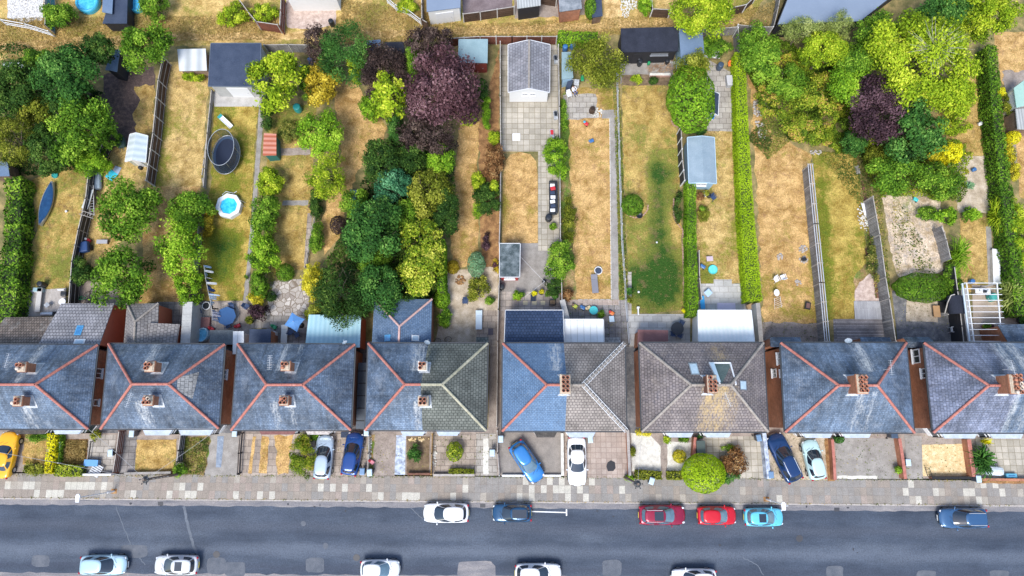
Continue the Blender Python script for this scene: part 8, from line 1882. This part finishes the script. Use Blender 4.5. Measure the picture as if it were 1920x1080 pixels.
t = thing('washing_line', 'grey metal clothes post with thin lines over the concrete yard', 'washing line'); b = P3(1019, 535); t.location = b; WL[t.name] = b.copy(); m = MB(); m.tube(b, b + Vector((0, 0, 1.9)), .035); m.build('pole', M_alu, t); m = MB(); m.tube(b + Vector((0, 0, 1.85)), P3(965, 470, 2.0), .01, n=4); m.tube(b + Vector((0, 0, 1.85)), P3(985, 556, 1.8), .01, n=4); m.build('line', whp, t)
# pots
def pot(label, px, py, r, mat, foliage, h=.4, name='potted_plant'):
 t = thing(name, label, 'potted plant', (0, 0, 0), 'pots of plants in the gardens'); m = MB(); m.lathe((0, 0, 0), [(r * .7, 0), (r, h), (r * 1.08, h), (r * 1.08, h + .04), (r * .85, h + .04), (r * .8, h - .02), (.0001, h - .02)], 16); m.build('pot', mat, t)
 if foliage:
  SEED[0] += 1; rng = np.random.default_rng(SEED[0]); c, n_, s_, ti = crown_pts(r * 1.5, r * 1.5, r * 1.3, rng, .1, 1.0, r * .6); c = c + np.array([0, 0, h + r * .9]); link_mesh('plant', leaf_mesh('plant', c, n_, s_, ti, LM(foliage), .6, rng), t)
 place(t, at(px, py, h)); return t
terr = plain('clay_pot', (.42, .17, .09), .8)
for lab, px, py, r, mt, fo in [('yellow flowered pot, leftmost of the row below the concrete yard', 1002, 550, .22, dkb, 'vivid'), ('yellow flowered pot, second of the row below the concrete yard', 1015, 549, .22, dkb, 'yellow'), ('leafy green pot, third of the row below the concrete yard', 1028, 551, .24, terr, 'mid'), ('dark green pot against the thin rusty fence', 1040, 556, .26, dkb, 'deep'),
 ('big fan leaved potted palm on the patchwork slabs', 971, 556, .38, terr, 'bright'), ('potted plant on a wooden trough beside the garden sofa', 1036, 426, .28, M_timber, 'mid'), ('potted plant left of the folding chair below the summerhouse', 1312, 370, .3, terr, 'rust'), ('white pot below the summerhouse window', 1321, 364, .26, whp, 'olive'), ('potted rose below the black folding chair', 1315, 392, .26, terr, 'mid'),
 ('round dark pot at the bottom of the green lawn path', 1179, 546, .28, dkb, 'deep'), ('round dark pot below the first at the green lawn path', 1180, 563, .24, dkb, 'olive'), ('yellow green potted shrub beside the grey rendered wall', 365, 573, .42, dkb, 'lime'), ('dark green potted shrub against the grey rendered wall', 364, 594, .38, dkb, 'deep'), ('green potted shrub beneath the nearly black purple one', 471, 600, .34, dkb, 'olive'),
 ('potted geranium at the far end of the tan decking', 1912, 582, .3, dkb, 'purple'), ('large glossy potted shrub at the end of the tan decking', 1916, 600, .42, dkb, 'deep'), ('potted plant left of the brick pier below the pergola', 1848, 612, .26, terr, 'mid'), ('red flowered pot beside the block wall below the pergola', 1855, 612, .2, terr, 'purple'), ('small pot of flowers before the dark outhouse edge', 928, 498, .2, terr, 'purple'),
 ('green pot on the dark wet slabs right of the teal table', 1127, 590, .3, terr, 'mid'), ('hanging yellow pot by the corner of the brown edged lawn', 1281, 583, .16, terr, 'vivid'), ('blue pot behind the low terracotta wall', 1311, 819, .18, blue, 'deep'), ('black pot behind the green clipped round bush', 1199, 404, .3, dkb, None)]:
 pot(lab, px, py, r, mt, fo)
BX('tall_bin', 'dark green storage bin beside the short terracotta wall', 'bin', 1314, 840, .75, 1.3, 1.1, plain('bin_green', (.035, .055, .05), .4), 0, 0, [('lid', 0, 0, .8, 1.35, 1.1, 1.16, plain('bin_green_lid', (.06, .085, .075), .4))], .12)
BX('skip_bag', 'light blue square bin lid lying beside the leaning pallet', 'box', 171, 868, 1.25, .55, .5, lid_mid, -2, 0, [('lid', 0, 0, 1.3, .6, .5, .55, plain('pale_lid_blue', (.12, .32, .62), .4))])
t = thing('pallet', 'pale slatted pallet leaning at the low white edging wall', 'pallet');
for i in range(6): m = MB(); m.box(-.5, .5, -.5 + i * .19, -.38 + i * .19, .3, .33); m.build('slat', M_alu, t)
m = MB()
for s in (-.45, 0, .45): m.box(s - .04, s + .04, -.5, .57, .2, .3)
m.build('bearers', M_rail, t); place(t, at(180, 882, .3), R(-28))
BX('covered_motorbike', 'motorbike under a pale silver cover on the slab garden', 'motorbike', 1866, 883, 1.9, .85, 1.0, speckled('silver_cover', [(.3, (.4, .47, .52)), (.7, (.66, .72, .76))], 2, 6, grain=.15), -4, .1, [('wheel', -.8, 0, .4, .14, 0, .4, M_tyre), ('wheel', .8, 0, .4, .14, 0, .4, M_tyre)], .3)
BX('blue_crate', 'small blue crate beside the covered motorbike', 'crate', 1897, 892, 1.0, .4, .35, plain('crate_blue', (.1, .35, .5), .5), 0, 0, [('handle', 0, 0, .6, .06, .35, .4, blue)])
BX('stone_bird_bath', 'white stone ball beside the palm', 'ornament', 1858, 866, .34, .34, .5, M_conc_pale, 0, 0, [('bowl', 0, 0, .45, .45, .5, .58, M_gravel_white)], .1)
t = thing('garden_gate', 'small black iron gate standing open by the golden gravel', 'gate'); m = MB()
for i in range(6): m.tube((0, -.4 + i * .16, .05), (0, -.4 + i * .16, .9), .014, n=5)
for z in (.15, .85): m.tube((0, -.45, z), (0, .45, z), .02, n=6)
m.build('bars', M_black, t); place(t, at(1741, 885, .5), R(12))
BX('white_bin_store', 'white boxed tank beside the bar of pots behind the slate pair', 'tank', 511, 632, .5, 1.1, .8, whp, 0, 0, [('water', 0, .1, .32, .7, .8, .81, cyan)], .04)
BX('tumble_bench', 'maroon garden bench row above the pale blue tub', 'decking', 375, 605, 1.9, 1.1, .35, M_maroon, 0, 0, [('step', 0, -.7, 1.5, .3, 0, .2, M_maroon)])
BX('foam_block', 'white box left of the pale blue tub', 'box', 360, 629, .55, .6, .5, plain('pale_box', (.6, .74, .78), .5), -25, 0, [('lid', 0, 0, .58, .63, .5, .54, plain('pale_box2', (.66, .8, .84), .5))]); BX('foam_block', 'flat white box below the pale blue tub', 'box', 362, 642, .9, .5, .4, plain('pale_box', (.6, .74, .78), .5), -28, 0, [('lid', 0, 0, .93, .53, .4, .44, plain('pale_box2', (.66, .8, .84), .5))])
BX('water_heater', 'silver cylinder tank lying on the pale decking', 'tank', 86, 588, 1.3, .36, .4, M_alu, 2, .05, [('end_cap', .75, 0, .25, .34, .06, .38, M_black)], .14)
patch('decking', tiles('bleached_decking', (.42, .385, .35), (.5, .465, .43), (.28, .24, .2), 6.0, .14, .01, .8, .15, kind='Object', grain=.15, rot=R(90)), [(52, 545), (125, 540), (122, 592), (50, 594)], 6); BX('bench_seat', 'long pale built-in bench on the decking', 'bench', 72, 562, .5, 2.4, .5, plain('bench_pale', (.5, .48, .46), .7), 1, .4, [('leg', 0, -1, .4, .08, 0, .4, M_rail), ('leg', 0, 1, .4, .08, 0, .4, M_rail)]); BX('hooded_seat', 'black and white rounded chair at the decking corner', 'chair', 118, 550, .6, .6, .5, dkb, 0, .1, [('backrest', 0, .28, .6, .12, .5, .9, whp)], .15); BX('barbecue_stand', 'teal cupboard under the round black barbecue', 'cupboard', 70, 543, .9, .4, .5, plain('teal_cupboard', (.3, .45, .5), .5), 0, 0, [('door', 0, -.22, .7, .03, .05, .45, whp)])
def bike(label, px, py, rz, mat):
 t = thing('bicycle', label, 'bicycle');
 for sx in (-1, 1):
  m = MB(); pts = [(sx * .52 + .33 * math.cos(i * math.pi / 10), 0, .34 + .33 * math.sin(i * math.pi / 10)) for i in range(21)]; m.path(pts, .022, 6); wh = m.build('wheel', M_tyre, t); m = MB()
  for i in range(6): m.tube((sx * .52, 0, .34), (sx * .52 + .32 * math.cos(i * math.pi / 3), 0, .34 + .32 * math.sin(i * math.pi / 3)), .005, n=4)
  m.build('spokes', M_metal, wh)
 m = MB(); m.tube((-.52, 0, .34), (-.15, 0, .8), .02); m.tube((-.15, 0, .8), (.4, 0, .82), .02); m.tube((-.05, 0, .32), (.4, 0, .82), .02); m.tube((-.05, 0, .32), (-.18, 0, .88), .02); m.tube((-.52, 0, .34), (-.05, 0, .32), .02); m.tube((.52, 0, .34), (.38, 0, .95), .02); m.build('frame', mat, t)
 m = MB(); m.tube((.36, -.25, .97), (.36, .25, .97), .016); m.build('handlebar', M_metal, t); m = MB(); m.box(-.3, -.08, -.07, .07, .88, .94); m.build('saddle', M_black, t)
 x, y = P(px, py, .5); t.location = (x, y, .12); t.rotation_euler = (R(62), 0, R(rz))
bike('bicycle lying against the black fence by the stone patio', 150, 549, 20, green); bike('second bicycle, nearer the lawn, lying on the stone patio', 160, 553, 70, M_metal); bike('folded bicycle on the gravel behind the slate extension', 829, 632, 10, M_metal)
# pergola
def pergola():
 q = [(1812, 531), (1869, 531), (1878, 640), (1826, 640)]; z = 2.4; w = quadw(q, z); t = thing('pergola', 'white pergola of thin bars above the tan decking', 'pergola', (w[0].x, w[0].y, 0))
 for a, b in ((w[0], w[3]), (w[1], w[2])): m = MB(); m.beam(a, b, .09, .1); m.build('beam', WHITE, t)
 for p in w: m = MB(); m.beam((p.x, p.y, 0), (p.x, p.y, z), .09, .09); m.build('post', WHITE, t)
 for i in range(11): f = i / 10; a, b = w[0].lerp(w[3], f), w[1].lerp(w[2], f); d = (b - a).normalized(); m = MB(); m.beam(a - d * .3 + Vector((0, 0, .08)), b + d * .35 + Vector((0, 0, .08)), .055, .06); m.build('rafter', WHITE, t)
 m = MB(); m.beam((w[0].x - .35, w[0].y, z - .1), (w[3].x - .35, w[3].y, z - .1), .12, .1); m.build('side_rail', plain('pergola_blue', (.55, .64, .72), .5), t)
pergola()
def arbour():
 x, y = P(1781, 575, 1.0); t = thing('arbour', 'curved black roofed timber arbour seat in the dark yard', 'arbour', (x, y, 0)); m = MB(); n = 10
 for i in range(n):
  a0, a1 = math.pi * i / n / 1.6 + .2, math.pi * (i + 1) / n / 1.6 + .2
  p0 = (x + .75 - 1.25 * math.cos(a0 - .5), 1.1 + .95 * math.sin(a0)); p1 = (x + .75 - 1.25 * math.cos(a1 - .5), 1.1 + .95 * math.sin(a1))
  m.add([(p0[0], y - .85, p0[1]), (p1[0], y - .85, p1[1]), (p1[0], y + .95, p1[1]), (p0[0], y + .95, p0[1])], [(0, 1, 2, 3)], 0, True)
 m.build('roof', M_felt_black, t); m = MB(); m.beam((x - .62, y - .85, 0), (x - .62, y - .85, 1.6), .08, .08); m.build('post', M_rail, t); m = MB(); m.path([(x - .6, y - .88, .9), (x - .62, y + .3, 1.7), (x - .35, y + .95, 1.9), (x, y + 1.05, 1.95)], .06); m.build('edge_rail', M_rail, t)
 m = MB(); m.box(x - 1.3, x - .65, y - .95, y + .2, .35, .45); m.build('side_table', plain('orange_timber', (.42, .25, .12), .7), t); m = MB(); m.box(x - .6, x + .6, y - .5, y + .6, .3, .42); m.build('seat', M_black, t)
arbour()
BX('potting_table', 'white topped trestle with pots and jars under the pergola', 'table', 1843, 546, 1.5, .5, .75, whp, -3, .7, [('leg', -.65, 0, .06, .4, 0, .7, M_metal), ('leg', .65, 0, .06, .4, 0, .7, M_metal), ('jar', -.3, .05, .2, .2, .75, .95, whp), ('jar', .1, -.05, .24, .24, .75, .98, dkb), ('jar', .45, .05, .2, .2, .75, .92, whp)])
BX('parasol_folded', 'teal folded gazebo cover at the end of the potting table', 'cover', 1866, 556, .8, .8, .9, plain('teal_cover', (.06, .38, .34), .7), 20, 0, [('strap', 0, 0, .82, .08, .4, .5, whp)], .25)
BX('white_tank', 'long white plastic trough beside the grey path', 'trough', 1868, 500, .7, 3.6, .4, M_gravel_white, -6, 0, [('lip', 0, 0, .74, 3.64, .4, .43, whp)], .06)
BX('door_panel', 'open folding doors of the narrow shed, dark', 'door', 1068, 156, .5, .95, 1.2, M_felt_dark, -20, .05, [('frame', 0, .5, .55, .05, 0, 1.2, M_alu)]) ; BX('door_panel', 'grey flat box right of the open folding doors', 'box', 1081, 154, .55, .65, .8, M_alu, -6, .0, [('top', 0, 0, .5, .6, .8, .82, M_lead)])
def body_mesh(parent):
 """closed figure from metaball-like tapered tubes fused by remesh, then coloured by height"""
 b = MB()
 def limb(p, q, r0, r1): b.tube(p, q, r0, r1, 12); b.ball(p, r0, r0, r0, 10, 6); b.ball(q, r1, r1, r1, 10, 6)
 limb((0, 0, .48), (0, .08, .72), .16, .145); limb((0, .08, .72), (0, .12, .93), .15, .13); limb((0, .12, .93), (0, .14, 1.06), .06, .055); b.ball((0, .12, 1.19), .085, .1, .12, 14, 9); b.ball((0, .01, 1.18), .014, .02, .02, 8, 5)
 for s in (-1, 1):
  limb((s * .05, .1, .93), (s * .18, .1, .93), .07, .062); limb((s * .18, .1, .93), (s * .25, -.06, .72), .06, .045); limb((s * .25, -.06, .72), (s * .14, -.28, .64), .044, .03)
  b.ball((s * .12, -.33, .63), .038, .05, .02, 10, 6); b.ball((s * .095, .12, 1.18), .012, .02, .03, 8, 5)
  for k in range(4): x0 = s * (.092 + k * .019); L_ = (.062, .075, .07, .055)[k]; limb((x0, -.36, .63), (x0, -.36 - L_ * .6, .625), .010, .009); limb((x0, -.36 - L_ * .6, .625), (x0, -.36 - L_, .60), .009, .008)
  limb((s * .085, -.31, .63), (s * .065, -.35, .61), .012, .009)
  limb((s * .09, .0, .47), (s * .14, -.42, .50), .10, .068); limb((s * .14, -.42, .50), (s * .12, -.40, .09), .066, .045); limb((s * .12, -.38, .06), (s * .13, -.56, .05), .045, .04)
 me = bpy.data.meshes.new('body'); me.from_pydata(b.v, [], b.f); me.update()
 white_t = plain('white_top', (.72, .73, .76), .85); denim = plain('blue_jeans', (.03, .08, .24), .85); skin = plain('skin', (.45, .27, .19), .6); shoe = plain('dark_shoe', (.04, .04, .045), .7)
 o = link_mesh('body', me, parent); md = o.modifiers.new('remesh', 'REMESH'); md.mode = 'VOXEL'; md.voxel_size = .012; md.use_smooth_shade = True
 dg = bpy.context.evaluated_depsgraph_get(); dg.update(); me2 = bpy.data.meshes.new_from_object(o.evaluated_get(dg)); o.modifiers.clear(); o.data = me2
 me2.materials.clear()
 for mt in (denim, white_t, skin, shoe): me2.materials.append(mt)
 for p in me2.polygons:
  c = p.center; p.use_smooth = True
  if c.z > 1.0: p.material_index = 2
  elif c.z > .56 and c.y > -.2 or (c.z > .56 and abs(c.x) > .17): p.material_index = 1
  elif c.y < -.22 and c.z > .57: p.material_index = 2
  elif c.z < .11: p.material_index = 3
  else: p.material_index = 0
 return o
x, y = P(1076, 168, .6); t = thing('person', 'person in white top and blue jeans sitting by the open shed doors', 'person'); body_mesh(t)
rng = np.random.default_rng(5); m = MB(); m.ball((0, .14, 1.225), .1, .11, .11, 16, 10); m.v = [(a, b, c) for a, b, c in m.v]; m.build('hair', plain('dark_hair', (.03, .022, .018), .7), t)
place(t, (x, y, .02), R(35))
st_ = thing('stool', 'low dark stool under the seated person', 'stool'); m = MB(); m.lathe((0, 0, .28), [(.17, 0), (.17, .05)], 16); m.build('seat', M_black, st_)
for i in range(3): a = i * 2.1; m = MB(); m.tube((.16 * math.cos(a), .16 * math.sin(a), 0), (.1 * math.cos(a), .1 * math.sin(a), .28), .018, n=6); m.build('leg', M_metal, st_)
place(st_, (x, y, .02))
def litter(label, px, py, mat, r=.12): t = thing('ball', label, 'ball'); m = MB(); m.ball((0, 0, r), r, r, r, 14, 9); m.build('shell', mat, t); m = MB(); m.lathe((0, 0, r - .012), [(r * 1.005, 0), (r * 1.005, .024)], 16); m.build('seam', M_black, t); place(t, at(px, py))
litter('white football on the dark green lawn by the pots', 1197, 548, whp); litter('white ball on the upper dark green lawn', 1231, 455, whp, .1); litter('white ball on the canoe lawn', 126, 397, whp, .13); litter('white ball on the crazy paving corner', 500, 584, whp, .1)
sheet('paper_sheet', 'white sheets lying on the slab patio', 'sheets', 968, 257, .8, .8, .05, whp, 0); sheet('door_mat', 'dark mat above the yellow slabs', 'mat', 1000, 558, .5, .75, .05, M_felt_dark, 0); sheet('drain_cover', 'dark manhole cover on the gravel garden', 'manhole cover', 920, 622, .5, .65, .045, plain('cast_iron', (.09, .075, .09), .6), 0); sheet('folded_rug', 'lilac patterned rug on the pale slabs', 'rug', 1362, 575, 1.8, .75, .05, lilac, 0)
sheet('cover_sheet', 'black plastic sheet on the front drive above the dark blue hatchback', 'sheet', 648, 815, .9, .55, .06, M_felt_dark, 0); sheet('blue_tarp', 'bright blue tarpaulin strip beside the hedge on the pale slabs', 'tarpaulin', 1317, 567, .45, 1.3, .3, plain('tarp_bright', (.03, .35, .7), .5), 2); sheet('folding_table', 'pale blue folding picnic table on the pale slabs', 'table', 1328, 549, .65, .6, .5, plain('table_pale', (.42, .58, .78), .5), 40)
for px in (985, 1002, 1018): sheet('yellow_slab', 'cream square slab in the row by the extension, %s' % {985: 'nearest the potted palm', 1002: 'in the middle', 1018: 'nearest the black planter'}[px], 'slab', px, 568, .45, .42, .04, plain('cream_slab', (.66, .58, .38), .85), 0)
BX('black_planter', 'square black planter right of the cream slabs', 'planter', 1036, 567, .6, .5, .5, dkb, 0, 0, [('soil', 0, 0, .5, .4, .5, .52, M_soil)]); BX('cardboard_box', 'open brown cardboard box by the white ribbed roof', 'box', 1408, 574, .8, .5, .4, plain('cardboard', (.48, .32, .17), .9), 20, 0, [('flap', .55, .05, .35, .4, .35, .38, plain('cardboard', (.48, .32, .17), .9))])
for px, py, n_ in ((1035, 250, 'beside the thin fence, upper'), (1042, 215, 'beside the thin fence above the ivy'), (1042, 110, 'beside the gabled garage')): BX('tool_crate', 'small crate of clutter %s' % n_, 'crate', px, py, .4, .9, .4, M_lead, 5, 0, [('content', 0, .1, .3, .5, .4, .46, [redp, dkb, whp][px % 3])])
BX('cable_post', 'white pipe standing at the end of the dark green lawn', 'post', 1197, 584, .12, .7, .5, whp, 0, .1, [('cap', 0, .4, .22, .16, .1, .5, whp)], .03)
for lab, px, py, sx, sy, rz, mt in [('white plaster boards lying on the rubble strip', 1625, 392, .8, 1.3, 10, whp), ('white triangular board frame on the rubble strip', 1630, 418, .7, .6, 35, whp), ('grey slab at the top of the rubble strip', 1608, 318, .5, 1.0, 12, M_conc), ('rusty grille on the rubble strip', 1628, 478, .45, 1.4, 4, M_brick_dark)]: sheet('loose_board', lab, 'board', px, py, sx, sy, .12, mt, rz)
